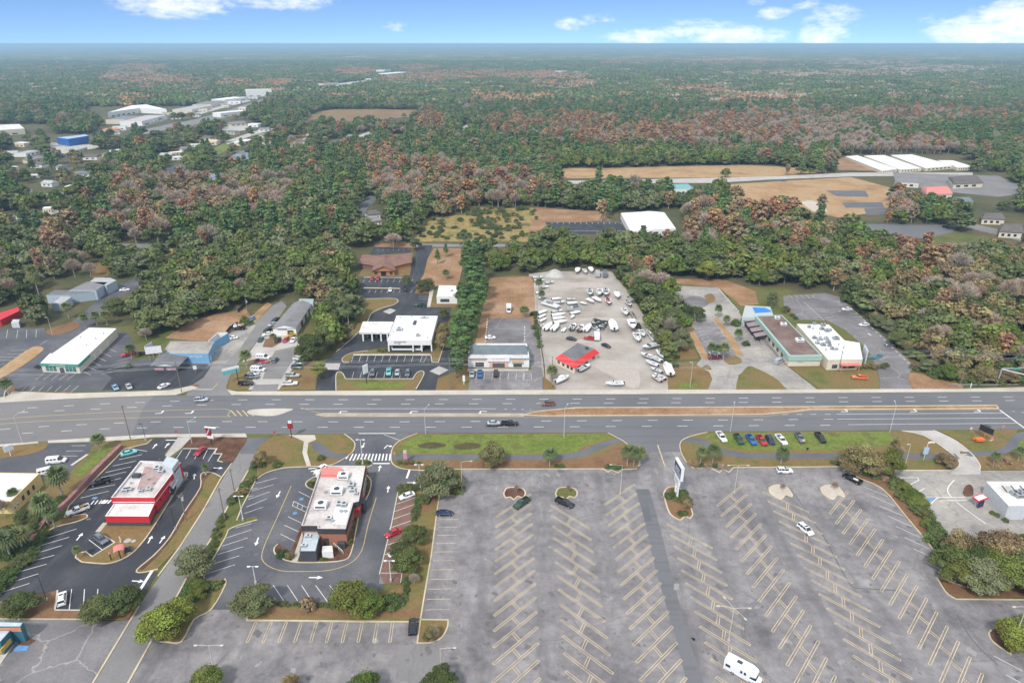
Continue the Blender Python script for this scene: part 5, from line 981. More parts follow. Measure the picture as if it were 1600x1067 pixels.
for i, (a_, b_, lab, rm, w_) in enumerate(Lh):
    A_, B_ = Vector(xy(a_, 4)), Vector(xy(b_, 4)); d = (B_ - A_); Ln = d.length; d.normalize(); nn = Vector((-d.y, d.x)); dep = w_ if Ln < 60 else w_ * 1.4
    P = [tuple(A_), tuple(B_), tuple(B_ + nn * dep), tuple(A_ + nn * dep)]; h = 4 if w_ < 16 else 7
    if 'hotel' in lab: h = 16
    bb = Bld('house' if w_ < 16 else 'store', lab, 'house' if w_ < 16 else 'store', P, h, cream if i % 3 else white, rm, .2, capm=rm)
    if w_ < 16 and rm is not wroof and rm is not tin: gable(bb.root, bb.Q, h + .02,2.2,0,.5, rm, cream, 'ridge_roof', hip=1.5)
    for u in (.1,.4,.7): bb.window(0, u, u + .15,1,2.6,1, white, glass)

# clusters of small far roofs
FR = {'far left plaza': [(178,207,12),(186,200,14),(199,199,10),(205,192,16),(233,190,12),(243,187,12),(262,178,14),(275,184,12),(286,172,16),(306,180,10),(316,173,14),(338,163,18),(352,166,14),(366,160,20),(378,170,14),(395,153,16)],
      'left neighbourhood': [(12,262,10),(28,297,11),(48,275,10),(55,258,12),(95,262,10),(72,287,9),(112,292,10),(128,272,11),(150,258,10),(140,246,12),(165,243,10),(15,240,12),(30,226,14),(190,222,12)],
      'streets by the pond': [(258,243,11),(278,246,10),(290,233,12),(305,226,10),(322,216,12),(405,212,10),(418,226,12),(432,214,10),(455,203,12),(448,230,10),(468,222,12),(412,203,12),(480,232,10),(395,196,14),(360,207,12),(500,215,10),(530,222,11),(548,214,10)],
      'far strip by the horizon': [(455,142,22),(484,137,20),(520,128,22),(536,134,24),(552,126,24),(574,124,24),(585,118,26),(610,119,26),(622,108,30),(575,143,16),(590,148,16),(600,141,18),(660,151,16),(700,153,16),(712,152,14)]}
RC = [('white', wroof),('pale tin', tin),('grey', shingleg),('dark', shingled),('white', dirtwhite),('slate', slate)]
for cl_, L_ in FR.items():
    for i, (x, y, w_) in enumerate(L_):
        nm_, rm = RC[(i * 5 + len(cl_)) % 6]; c0 = Vector(xy((x, y),3)); a_ = rnd.uniform(-.5,.5); d = Vector((math.cos(a_), math.sin(a_))); n_ = Vector((-d.y, d.x)); h = 3.4 if w_ < 13 else 5
        dp = w_ * rnd.uniform(.6,.9); P = [tuple(c0 - d * w_ / 2 * 1.3), tuple(c0 + d * w_ / 2 * 1.3), tuple(c0 + d * w_ / 2 * 1.3 + n_ * dp), tuple(c0 - d * w_ / 2 * 1.3 + n_ * dp)]
        bb = Bld('house' if w_ < 13 else 'store', f"small {nm_} roofed {'house' if w_ < 13 else 'store'} among the trees of the {cl_}", 'house' if w_ < 13 else 'store', P, h, white if i % 2 else cream, rm, .15, capm=rm, pt=.2, group=f'{nm_} roofs of the {cl_}')
        if w_ < 13 and rm not in (wroof, dirtwhite): gable(bb.root, bb.Q, h + .02,1.9,0,.4, rm, cream, 'ridge_roof', hip=1.2)
        bb.window(0,.2,.4,1,2.4,1, white, glass); bb.window(0,.6,.8,1,2.4,1, white, glass)
# ================================================================ VEHICLES
PAINT = {k: plain('paint_' + k, c, .25, m_, .04,1,.6) for k, (c, m_) in dict(white=((.75,.76,.77),0), silver=((.42,.45,.48),.3), grey=((.17,.19,.21),.3), black=((.015,.016,.02),.1), navy=((.015,.03,.09),.1), blue=((.02,.12,.36),.1), red=((.42,.02,.03),.1), maroon=((.16,.02,.03),.1), green=((.03,.07,.05),.1), teal=((.16,.48,.50),0), orange=((.72,.17,.05),0), tan=((.42,.36,.25),0), bronze=((.20,.10,.07),.2), yellow=((.62,.40,.03),0), lightblue=((.22,.36,.50),.2)).items()}
def loft(mb, st, m=0):
    """st: (y, half width, z bottom, z shoulder, z top, top half width)"""
    i = len(mb.v)
    for y, w_, zb, zs, zt, wt in st: mb.v += [(-w_ * .94, y, zb),(-w_, y, (zb + zs) / 2),(-w_, y, zs),(-wt, y, zt),(wt, y, zt),(w_, y, zs),(w_, y, (zb + zs) / 2),(w_ * .94, y, zb)]
    K = len(st)
    for k in range(K - 1):
        for j in range(8):
            l = (j + 1) % 8; mb.f.append((i + k * 8 + j, i + k * 8 + l, i + (k + 1) * 8 + l, i + (k + 1) * 8 + j)[::-1]); mb.m.append(m)
    mb.f.append(tuple(i + j for j in range(8))); mb.m.append(m); mb.f.append(tuple(i + (K - 1) * 8 + j for j in reversed(range(8)))); mb.m.append(m)
def cabin(t, y0, y1, y2, y3, zb, zt, wb, wt, pill=(.5,), roofm='paint'):
    """glasshouse: y0 rear foot, y1 rear roof edge, y2 front roof edge, y3 windscreen foot"""
    B_ = [(-wb, y0, zb),(wb, y0, zb),(wb, y3, zb),(-wb, y3, zb)]; T_ = [(-wt, y1, zt),(wt, y1, zt),(wt, y2, zt),(-wt, y2, zt)]
    MB().hexa(B_, T_).build('windows', glass, t); r = MB()
    r.hexa([(-wt - .03, y1 - .05, zt + .002),(wt + .03, y1 - .05, zt + .002),(wt + .03, y2 + .05, zt + .002),(-wt - .03, y2 + .05, zt + .002)], [(-wt + .08, y1 + .1, zt + .07),(wt - .08, y1 + .1, zt + .07),(wt - .08, y2 - .12, zt + .07),(-wt + .08, y2 - .12, zt + .07)])
    for s in (-1,1):
        for (ya, yb) in ((y0, y1),(y3, y2)): r.tube([(s * wb, ya, zb),(s * wt, yb, zt)], .055, n=4)
        for u in pill: yy = y0 + (y3 - y0) * u; yt = y1 + (y2 - y1) * u; r.tube([(s * (wb + .005), yy, zb),(s * (wt + .005), yt, zt)], .05, n=4)
    return r.build('roof', MATS['paint_white'], t)
def wheels(t, w_, ys, r=.34, wd=.24, extra=()):
    for y in ys:
        for s in (-1,1):
            m = MB(); x = s * (w_ - wd / 2 + .02); m.tube([(x - wd / 2, y, r),(x + wd / 2, y, r)], r, n=14); m.tube([(x + s * (wd / 2 - .01), y, r),(x + s * (wd / 2 + .015), y, r)], r * .6, n=10, m=1); m.build('wheel', [tyre, rim], t)
def lights(t, yf, yr, w_, zf, zr):
    for s in (-1,1):
        MB().box(s * (w_ - .22), yf, zf, .36,.1,.16).build('headlight', headl, t); MB().box(s * (w_ - .12), yr, zr, .2,.1,.26).build('tail_light', taill, t)
def mk_sedan():
    t = thing('car', 'x', 'car'); m = MB(); loft(m, [(-2.35,.74,.42,.70,.86,.62),(-2.2,.86,.28,.78,.98,.74),(-1.5,.92,.22,.82,1.0,.80),(0,.92,.2,.80,.96,.80),(1.2,.92,.22,.78,.93,.78),(2.0,.86,.26,.66,.82,.70),(2.33,.70,.38,.56,.66,.58)]); m.build('body', MATS['paint_white'], t)
    cabin(t, -1.75,-1.05,.35,1.15,.95,1.40,.76,.58,(.45,)); wheels(t, .92,(-1.38,1.42)); lights(t, 2.26,-2.3,.8,.52,.68); return t
def mk_suv():
    t = thing('suv', 'x', 'car'); m = MB(); loft(m, [(-2.35,.84,.45,.86,1.05,.74),(-2.25,.93,.32,.92,1.1,.84),(0,.96,.26,.92,1.08,.86),(1.2,.96,.28,.90,1.05,.84),(2.05,.92,.32,.84,.98,.78),(2.36,.80,.40,.68,.80,.70)]); m.build('body', MATS['paint_white'], t)
    cabin(t, -2.22,-1.95,.55,1.25,1.06,1.66,.84,.68,(.28,.6)); r = MB()
    for s in (-1,1): r.box(s * .6,-.7,1.74,.05,2.0,.05)
    r.build('roof_rack', black, t); MB().face([(-.42,-.2,1.745),(.42,-.2,1.745),(.42,.35,1.745),(-.42,.35,1.745)]).build('sunroof', glass, t); wheels(t, .96,(-1.4,1.45),.38); lights(t, 2.28,-2.32,.86,.66,.9); return t
def mk_van(cargo=True, L_=2.75):
    t = thing('van', 'x', 'van'); m = MB(); loft(m, [(-L_, .92,.4,.9,1.15,.88),(-L_ + .1,.98,.3,.95,1.2,.93),(1.3,.98,.28,.95,1.2,.93),(1.9,.96,.3,.9,1.1,.88),(2.6,.9,.35,.82,.98,.8),(2.8,.8,.45,.7,.8,.72)]); m.build('body', MATS['paint_white'], t)
    u = MB(); u.hexa([(-.92,-L_ + .02,1.19),(.92,-L_ + .02,1.19),(.92,.85,1.19),(-.92,.85,1.19)], [(-.80,-L_ + .1,2.05),(.80,-L_ + .1,2.05),(.80,.85,2.05),(-.80,.85,2.05)]); u.build('cargo_body', MATS['paint_white'], t)
    MB().hexa([(-.90,.86,1.19),(.90,.86,1.19),(.86,1.9,1.12),(-.86,1.9,1.12)], [(-.79,.86,2.0),(.79,.86,2.0),(.74,1.15,1.98),(-.74,1.15,1.98)]).build('windscreen', glass, t)
    for s in (-1,1):
        for y in (-2.0,-1.0,0.0): MB().face([(s * .902, y - .35,1.38),(s * .902, y + .35,1.38),(s * .84, y + .35,1.85),(s * .84, y - .35,1.85)][::s]).build('side_window', glass, t)
    wheels(t, .98,(-1.75,1.75),.36); lights(t, 2.74,-L_, .88,.68,1.0); return t
def mk_pickup():
    t = thing('pickup_truck', 'x', 'truck'); m = MB(); loft(m, [(-2.85,.90,.5,.80,.84,.86),(-2.75,.96,.42,.80,.84,.9),(-.7,.97,.4,.80,.84,.9),(-.65,.97,.4,1.0,1.12,.86),(1.25,.97,.4,1.0,1.10,.86),(2.4,.94,.42,.95,1.08,.8),(2.8,.84,.48,.82,.95,.76)]); m.build('body', MATS['paint_white'], t)
    b_ = MB(); 
    for s in (-1,1): b_.box(s * .90,-1.77,.84,.12,2.14,.46)
    b_.box(0,-2.80,.84,1.72,.1,.46); b_.build('bed_sides', MATS['paint_white'], t); MB().box(0,-1.77,.845,1.66,2.0,.03).build('bed_floor', black, t)
    cabin(t, -.62,-.45,.55,1.25,1.08,1.72,.85,.70,(.52,)); wheels(t, .98,(-1.95,1.85),.40,.28); lights(t, 2.74,-2.82,.88,.74,.95); return t
def setpaint(r, col, only=('body', 'roof', 'bed_sides', 'cargo_body')):
    for c in r.children:
        if c.name.split('.')[0] in only and c.data.materials[0].name.startswith('paint_'):
            c.material_slots[0].link = 'OBJECT'; c.material_slots[0].material = PAINT[col]
PROTO = {'sedan': mk_sedan(), 'suv': mk_suv(), 'van': mk_van(), 'pickup': mk_pickup()}
used = {k: False for k in PROTO}
def place(pr, key, a, b, label, group=None, sc=1.0, z=0.03):
    """rear pixel a, front pixel b (both on the ground)"""
    A_, B_ = G(*a), G(*b); d = (B_ - A_); rz = math.atan2(-d.x, d.y); c = (A_ + B_) / 2
    if not used[key]:
        used[key] = True; r = pr; r.location = (c.x, c.y, z); r.rotation_euler = (0,0, rz); r['label'] = label; r.scale = (sc,) * 3
        if group: r['group'] = group
        return r
    return dup(pr, (c.x, c.y, z), rz, label, group, sc)
def V(kind, col, a, b, label, group=None, sc=1.0, z=0.03):
    r = place(PROTO[kind], kind, a, b, label, group, sc, z); setpaint(r, col); return r
g1 = 'vehicles parked in the large lot'; g2 = 'trucks parked on the green verge'; g3 = 'used cars in the sales yard'; g4 = 'cars parked at the bank'; g5 = 'cars in front of the strip shop'
V('sedan', 'navy', (684,804),(706,804), 'navy blue car nosed into the first bay of the big lot', g1)
V('pickup', 'green', (825,782),(804,796), 'dark green pickup beside the round straw island of the big lot', g1); V('pickup', 'black', (869,783),(896,794), 'black pickup beside the green planted island of the big lot', g1)
V('suv', 'white', (1213,737.5),(1238,738), 'white suv by the kerb under the young palm', g1); x = V('pickup', 'black', (1341,756),(1321,746), 'black pickup with pale junk in its bed near the hedge corner', g1)
V('suv', 'white', (1248,822),(1268,838), 'white suv with open sunroof alone among the bays', g1); V('suv', 'black', (644.5,994),(646,970), 'black suv at the kerb beside the small grass island', g1)
V('sedan', 'white', (648,773),(624,781), 'white sedan in the first brick paved bay'); V('sedan', 'white', (628,862),(612,868), 'white car half hidden under the round trees of the brick bays'); V('sedan', 'red', (621,832),(608,838), 'red car half hidden under the round trees of the brick bays')
V('sedan', 'white', (507,731),(496,739), 'white car tucked under the entrance blade of the brick restaurant')
V('sedan', 'teal', (190,713),(214,706.5), 'turquoise coupe in the end bay beside the pink wall'); V('pickup', 'black', (172,752),(141,760), 'black pickup beside the pink wall'); V('pickup', 'white', (139,794),(106,806), 'white pickup loaded with brush next to the small mulch island')
V('suv', 'grey', (149,838),(169,853), 'dark grey suv in the single bay behind the red restaurant'); V('sedan', 'red', (320,701),(306,714), 'red convertible beside the mulch bed of the red restaurant'); V('suv', 'white', (97,952),(99,925), 'white suv in the bottom bays of the red restaurant')
V('van', 'white', (74,724),(104,721), 'white van parked above the other beside the yellow building', 'white vans by the yellow building'); V('van', 'white', (66,742),(86,737), 'white van parked nearest the yellow building', 'white vans by the yellow building')
V('suv', 'silver', (305,627.5),(325,626), 'silver suv driving on the highway at the left'); V('suv', 'bronze', (868,632.5),(845,633.5), 'bronze suv driving on the far carriageway'); V('pickup', 'black', (784,664.5),(809,664), 'black pickup towing a car on the near carriageway'); V('sedan', 'silver', (762,664.8),(781,664.6), 'silver car towed on a trailer behind the black pickup', None, .95,.5)
t = thing('car_trailer', 'low car trailer hitched behind the black pickup on the highway', 'trailer', G(772,664.7), R(-90)); MB().box(0,0,.42,2.0,5.2,.1).box(0,3.1,.42,.15,1.4,.1).build('deck', darkpole, t); wheels(t, 1.15,(-.6,.3),.3,.2)
for kd, col, a, b, lab in [('pickup', 'white', (1122,679),(1132,692), 'white pickup at the left end of the verge row'),('pickup', 'green', (1149,682),(1159,696), 'dark green pickup second in the verge row'),('pickup', 'blue', (1168,683),(1179,697), 'blue pickup third in the verge row'),('pickup', 'red', (1184,684),(1195,698), 'red pickup in the verge row'),('suv', 'navy', (1198,684),(1208,697), 'navy suv between the red and the white truck of the verge row'),
                           ('pickup', 'white', (1214,683),(1227,697), 'white pickup sixth in the verge row'),('pickup', 'grey', (1244,679),(1255,695), 'grey pickup set apart from the verge row'),('pickup', 'black', (1275,679),(1288,695), 'black pickup at the right end of the verge row')]: V(kd, col, a, b, lab, g2)
V('suv', 'black', (72,576.5),(54,574.5), 'black suv against the white roofed shop with green fascia'); V('sedan', 'lightblue', (178,603),(184,612), 'pale blue car nose to the pavement, left of its neighbour'); V('sedan', 'silver', (199,601),(205,611), 'silver car nose to the pavement, right of its neighbour'); V('sedan', 'white', (248,609),(265,601), 'white sedan crossing the dark lot'); V('pickup', 'red', (207,554),(195,557), 'red tow truck by the bushes at the lot edge')
for kd, col, a, b, lab in [('van', 'white', (401,560),(422,561), 'white van at the top of the left sales column'),('pickup', 'red', (400,567.5),(419,568), 'red pickup in the left sales column'),('sedan', 'grey', (399,573),(415,573), 'grey car behind the white van in the sales yard'),('van', 'white', (393,579),(414,580), 'second white van of the left sales column'),('sedan', 'silver', (388,585.5),(405,585.5), 'silver car between van and dark truck in the sales yard'),('pickup', 'grey', (384,591),(403,591), 'dark grey pickup in the left sales column'),
                           ('pickup', 'black', (373,601.5),(397,601.5), 'black pickup under the sales yard sign'),('suv', 'grey', (426,570),(433,560), 'grey suv driving through the middle of the sales yard'),('pickup', 'white', (460,562),(479,563), 'white pickup at the top of the right sales column'),('sedan', 'navy', (461,569),(479,569.5), 'navy car in the right sales column'),('suv', 'green', (456,575.5),(473,576), 'dark green suv in the right sales column'),('pickup', 'silver', (448,589),(467,589), 'silver pickup in the right sales column'),('pickup', 'white', (443,602),(464,601), 'white pickup by the entrance of the sales yard'),
                           ('sedan', 'green', (411,528),(404,537), 'dark green car left of the yellow palm'),('sedan', 'green', (437,529),(429,537), 'dark green car right of the yellow palm'),('sedan', 'red', (451,529),(443,537), 'red car in front of the sales office'),('sedan', 'white', (463,529),(455,537), 'white car in front of the sales office'),('sedan', 'yellow', (459,524),(450,526), 'yellow car against the office wall'),('sedan', 'white', (425,522),(412,525), 'white car behind the yellow palm'),('sedan', 'black', (424,515),(414,519), 'black car beside the sales office'),('sedan', 'silver', (431,507),(422,510), 'silver car beside the sales office'),('sedan', 'black', (435,499),(427,503), 'black car at the back corner of the sales office')]: V(kd, col, a, b, lab, g3)
V('pickup', 'black', (383,515),(364,515.5), 'black pickup on the dirt beside the blue shop yard'); V('sedan', 'white', (361,511.5),(376,511), 'white car behind the black pickup on the dirt'); V('sedan', 'white', (371,529),(356,530), 'white car against the blue yard wall'); V('suv', 'lightblue', (396,499),(389,503), 'blue suv under the small tree by the side road')
for col, a, b, lab in [('grey', (583,579),(581,591), 'dark grey suv leftmost of the bank row'),('teal', (608,577),(607,590), 'turquoise pickup in the bank row'),('silver', (622,578),(620,590), 'silver sedan in the bank row'),('grey', (638,580),(636,591), 'grey hatchback rightmost of the bank row')]: V('suv' if col == 'grey' else 'pickup' if col == 'teal' else 'sedan', col, a, b, lab, g4)
V('sedan', 'white', (611,451),(609,458), 'white car in the bays below the cedar office'); V('suv', 'black', (633,451),(633,458), 'black suv in the bays below the cedar office'); V('sedan', 'red', (583,433.5),(580,440.5), 'red car, left of two at the cedar office', 'red cars at the cedar office'); V('sedan', 'red', (592,433.5),(589,440.5), 'red car, right of two at the cedar office', 'red cars at the cedar office'); V('pickup', 'green', (664,479),(649,479), 'dark green pickup loaded with brush behind the bank')
V('pickup', 'silver', (738,582),(737,592), 'silver pickup at the left end of the strip shop row', g5); V('pickup', 'blue', (750,582),(750,592), 'blue pickup in the strip shop row', g5); V('suv', 'black', (775,582),(775,591), 'black suv in front of the salmon arch', g5); V('sedan', 'white', (759,529),(773,529), 'white car in the grey lot behind the strip shop')
V('sedan', 'white', (1331,484.5),(1315,485), 'white car at the wood edge, upper of two', 'white cars along the wood edge'); V('sedan', 'white', (1358,508.5),(1342,509.5), 'white car at the wood edge, lower of two', 'white cars along the wood edge'); V('suv', 'grey', (1400,540),(1381,541), 'dark grey suv at the wood edge'); V('van', 'silver', (1210,570),(1224,563), 'silver van against the mint shop'); V('pickup', 'orange', (1352,592.5),(1333,591.5), 'bright orange vintage pickup displayed on the lawn')
V('sedan', 'black', (886,530),(900,532.5), 'black car behind the red roofed boat office'); V('pickup', 'red', (930,532),(914,530), 'red pickup behind the red roofed boat office'); V('pickup', 'maroon', (1126,561),(1107,561), 'maroon pickup under the three palms'); V('sedan', 'white', (1108,554),(1124,554), 'white car behind the maroon pickup')
V('van', 'white', (878,285),(886,285), 'white van on the far highway behind the pines'); V('sedan', 'blue', (1228,283),(1219,283.5), 'blue car on the far highway'); V('suv', 'black', (135,306),(128,308), 'black car on the pale street far left'); V('suv', 'black', (1472,355),(1482,358), 'black van in the small lot below the rust tree'); V('pickup', 'green', (1000,516),(993,505), 'grey green truck hitched to a long trailer in the boat yard')
V('sedan', 'white', (148,456),(158,453), 'white car outside the warehouse row, nearest', 'cars outside the warehouses'); V('sedan', 'white', (190,455),(200,454), 'white car among trees on the side street', 'cars outside the warehouses'); V('suv', 'silver', (222,444),(232,440), 'silver suv under the oaks on the side street', 'cars outside the warehouses'); V('sedan', 'blue', (593,365.5),(596,363), 'dark blue car beside the cream roofed house')
for k in PROTO:
    if not used[k]: print('unused', k)
# box trucks and motorhome
def boxy(name, label, cat, a, b, L_, W_, H_, col, cab=True, z0=.75):
    A_, B_ = G(*a), G(*b); d = B_ - A_; c = (A_ + B_) / 2; t = thing(name, label, cat, (c.x, c.y, .03), math.atan2(-d.x, d.y)); bl = L_ - (1.9 if cab else 0)
    MB().box(0,-L_ / 2 + bl / 2, z0, W_, bl, H_ - z0).build('box_body', PAINT[col], t); MB().box(0,0,.45, W_ * .8, L_ * .9,.28).build('chassis', black, t)
    if cab:
        m = MB(); loft(m, [(L_ / 2 - 1.88, W_ * .46,.45,1.2,1.3, W_ * .42),(L_ / 2 - .8, W_ * .46,.45,1.15,1.25, W_ * .42),(L_ / 2, W_ * .40,.5,.95,1.05, W_ * .36)]); m.build('cab', PAINT[col], t)
        MB().hexa([(-W_ * .42, L_ / 2 - 1.87,1.28),(W_ * .42, L_ / 2 - 1.87,1.28),(W_ * .4, L_ / 2 - .7,1.22),(-W_ * .4, L_ / 2 - .7,1.22)], [(-W_ * .36, L_ / 2 - 1.87,2.0),(W_ * .36, L_ / 2 - 1.87,2.0),(W_ * .34, L_ / 2 - 1.3,2.0),(-W_ * .34, L_ / 2 - 1.3,2.0)]).build('windscreen', glass, t); lights(t, L_ / 2 - .04,-L_ / 2, W_ * .42,.7,.8)
    wheels(t, W_ * .48,(-L_ / 2 + 1.3,) + ((L_ / 2 - 1.1,) if cab else (-L_ / 2 + 2.1,)),.42,.3); return t
boxy('box_truck', 'small white box truck in the dirt field behind the strip shop', 'truck', (795,481),(795,492),6.5,2.3,2.9, 'white'); boxy('cargo_trailer', 'white cargo trailer beside the wrecks in the boat yard', 'trailer', (933,536),(932,524),5.5,2.3,2.7, 'white', False)
V('sedan', 'black', (940,539),(954,545), 'black dune buggy hitched to the white cargo trailer'); boxy('travel_trailer', 'silver travel trailer at the back of the boat yard, left of two', 'trailer', (933,426),(934,438),6.5,2.4,2.8, 'silver', False); boxy('travel_trailer', 'grey travel trailer at the back of the boat yard, right of two', 'trailer', (945,426),(945,438),7,2.4,2.9, 'grey', False)
t = boxy('houseboat', 'big white cabin boat under the wood edge of the boat yard', 'boat', (1014,521),(1025,536),9,2.9,3.0, 'white', False)
for s in (-1,1):
    for y in (-2.5,-.8,1.0): MB().box(s * 1.46, y, 1.7,.06,1.2,.7).build('window', glass, t)
MB().box(0,4.52,1.3,2.2,.08,1.2).build('front_window', glass, t)
A_, B_ = G(1138,1043), G(1182,1067); d = (B_ - A_); t = thing('motorhome', 'white motorhome with over-cab bunk parked across the bays', 'motorhome', ((A_ + B_) / 2)[:2] + (.03,), math.atan2(-d.x, d.y))
m = MB(); loft(m, [(-3.7,1.16,.55,2.9,3.0,1.1),(-3.6,1.2,.5,2.95,3.08,1.12),(1.6,1.2,.5,2.95,3.08,1.12),(1.75,1.18,1.9,2.9,3.05,1.1),(2.7,1.08,2.05,2.6,2.75,1.0),(2.9,.95,2.1,2.35,2.45,.9)]); m.build('body', PAINT['white'], t)
m = MB(); loft(m, [(1.55,1.0,.45,1.15,1.25,.92),(2.7,1.0,.45,1.1,1.2,.9),(3.55,.94,.5,1.0,1.1,.84),(3.75,.85,.55,.9,.98,.78)]); m.build('cab', PAINT['white'], t); MB().hexa([(-.93,1.6,1.22),(.93,1.6,1.22),(.88,2.95,1.16),(-.88,2.95,1.16)], [(-.86,1.6,2.0),(.86,1.6,2.0),(.8,2.35,2.0),(-.8,2.35,2.0)]).build('windscreen', glass, t)
for y, w_, z_ in ((-2.8,1.0,1.5),(.0,.45,1.7),(.75,.45,1.7)):
    for s in (-1,1): MB().box(s * 1.2, y, z_, .06, w_, .65).build('window', glass, t)
MB().box(-1.205,1.15,.7,.03,.7,1.9).build('door', lgrey, t); MB().box(0,-.9,3.085,.75,1.05,.12).build('roof_hatch', dgrey, t)
for x, y in ((-.3,-2.7),(.5,-3.1),(.6,1.4),(-.4,.7)): MB().tube([(x, y, 3.07),(x, y, 3.2)], .13, n=8).build('roof_vent', lgrey, t)
m = MB(); m.box(1.32,.2,2.75,.25,3.2,.2); m.build('rolled_awning', white, t); wheels(t, 1.12,(-1.7,2.75),.42,.3); lights(t, 3.7,-3.68,.85,.72,.9)

# ---------------------------------------------------------------- boats
def mk_boat(kind):
    t = thing('boat', 'x', 'boat'); n = 9; L_ = 3.4; prof = []
    for k in range(n):
        u = k / (n - 1); y = -L_ + 2 * L_ * u; w_ = 1.2 * (1 if u < .45 else max(.02,1 - ((u - .45) / .55) ** 2.2)); zt = 1.55 + .35 * max(0, u - .4); zk = .62 + (0 if u < .6 else .75 * ((u - .6) / .4) ** 2); prof.append((y, w_, zk, zt))
    m = MB(); i = 0
    for y, w_, zk, zt in prof: m.v += [(-w_, y, zt),(-w_ * .9, y, (zk + zt) / 2),(0, y, zk),(w_ * .9, y, (zk + zt) / 2),(w_, y, zt)]
    for k in range(n - 1):
        for j in range(4): m.f.append((k * 5 + j, k * 5 + j + 1,(k + 1) * 5 + j + 1,(k + 1) * 5 + j)[::-1]); m.m.append(0)
    m.f.append((4,3,2,1,0)); m.m.append(0); m.build('hull', PAINT['white'], t)
    dk = MB(); 
    for k in range(n - 1):
        (y0, w0, _, z0),(y1, w1, _, z1) = prof[k], prof[k + 1]
        if kind == 'open' and k < 5 or kind == 'console' and 0 < k < 6: 
            for s in (-1,1): dk.face([(s * w0, y0, z0),(s * w1, y1, z1),(s * w1 * .8, y1, z1),(s * w0 * .8, y0, z0)][::-s]); dk.face([(s * w0 * .8, y0, z0),(s * w1 * .8, y1, z1),(s * w1 * .8, y1,1.05),(s * w0 * .8, y0,1.05)][::-s])
            dk.face([(-w0 * .8, y0,1.05),(w0 * .8, y0,1.05),(w1 * .8, y1,1.05),(-w1 * .8, y1,1.05)], 1)
        else: dk.face([(-w0, y0, z0),(w0, y0, z0),(w1, y1, z1 + .0),(-w1, y1, z1)])
    dk.build('deck', [white, lgrey], t)
    if kind == 'console': MB().box(0,.1,1.06,.9,.9,1.0).build('console', white, t); MB().hexa([(-.45,.35,2.07),(.45,.35,2.07),(.45,.5,2.07),(-.45,.5,2.07)], [(-.4,.2,2.45),(.4,.2,2.45),(.4,.28,2.45),(-.4,.28,2.45)]).build('windshield', glass, t); MB().box(0,-1.0,1.06,.9,.6,.75).build('seat', lgrey, t)
    elif kind == 'open': MB().hexa([(-.95,.4,1.6),(.95,.4,1.6),(.8,1.0,1.66),(-.8,1.0,1.66)], [(-.85,.25,2.0),(.85,.25,2.0),(.7,.6,2.0),(-.7,.6,2.0)]).build('windshield', glass, t); MB().box(-.45,-.6,1.06,.55,.6,.7).build('seat', lgrey, t); MB().box(.45,-.6,1.06,.55,.6,.7).build('seat', lgrey, t)
    elif kind == 'cover': MB().hexa([(-1.1,-3.2,1.56),(1.1,-3.2,1.56),(.7,1.9,1.72),(-.7,1.9,1.72)], [(-.4,-2.6,1.95),(.4,-2.6,1.95),(.2,1.2,2.15),(-.2,1.2,2.15)]).build('cover', whiteroof, t)
    else: MB().hexa([(-1.0,-1.4,1.56),(1.0,-1.4,1.56),(.75,1.8,1.7),(-.75,1.8,1.7)], [(-.8,-1.3,2.5),(.8,-1.3,2.5),(.5,.8,2.45),(-.5,.8,2.45)]).build('cabin', white, t); MB().hexa([(-.83,.9,2.0),(.83,.9,2.0),(.8,1.5,1.9),(-.8,1.5,1.9)], [(-.6,.82,2.4),(.6,.82,2.4),(.5,.95,2.4),(-.5,.95,2.4)]).build('windshield', glass, t); MB().box(0,-.6,2.52,1.5,1.6,.06).build('hardtop', white, t)
    o = MB(); o.box(0,-3.65,1.0,.38,.5,.75); o.box(0,-3.6,.45,.14,.25,.6); o.build('outboard_motor', black, t)
    k = MB(); k.box(-.55,0,.42,.12,5.6,.12).box(.55,0,.42,.12,5.6,.12).box(0,3.3,.42,.12,1.6,.12); 
    for y in (-1.8,0,1.6): k.box(0, y, .54,1.5,.12,.3)
    k.build('cradle', steel, t)
    return t
for kd in ('console', 'open', 'cover', 'cabin'): PROTO[kd] = mk_boat(kd); used[kd] = False
gb = 'boats stored in the boat yard'
def BT(kind, bow, stern, label, col='white', full=True):
    A_, B_ = G(*stern), G(*bow); L_ = min(11, max(4.5,(B_ - A_).length)); r = place(PROTO[kind], kind, stern, bow, label, gb, L_ / 7.0,.03)
    if col != 'white':
        for c in r.children:
            if c.name.split('.')[0] in ('hull',): c.material_slots[0].link = 'OBJECT'; c.material_slots[0].material = PAINT[col]
            if c.name.split('.')[0] == 'deck' and full: c.material_slots[1].link = 'OBJECT'; c.material_slots[1].material = PAINT[col]
    return r
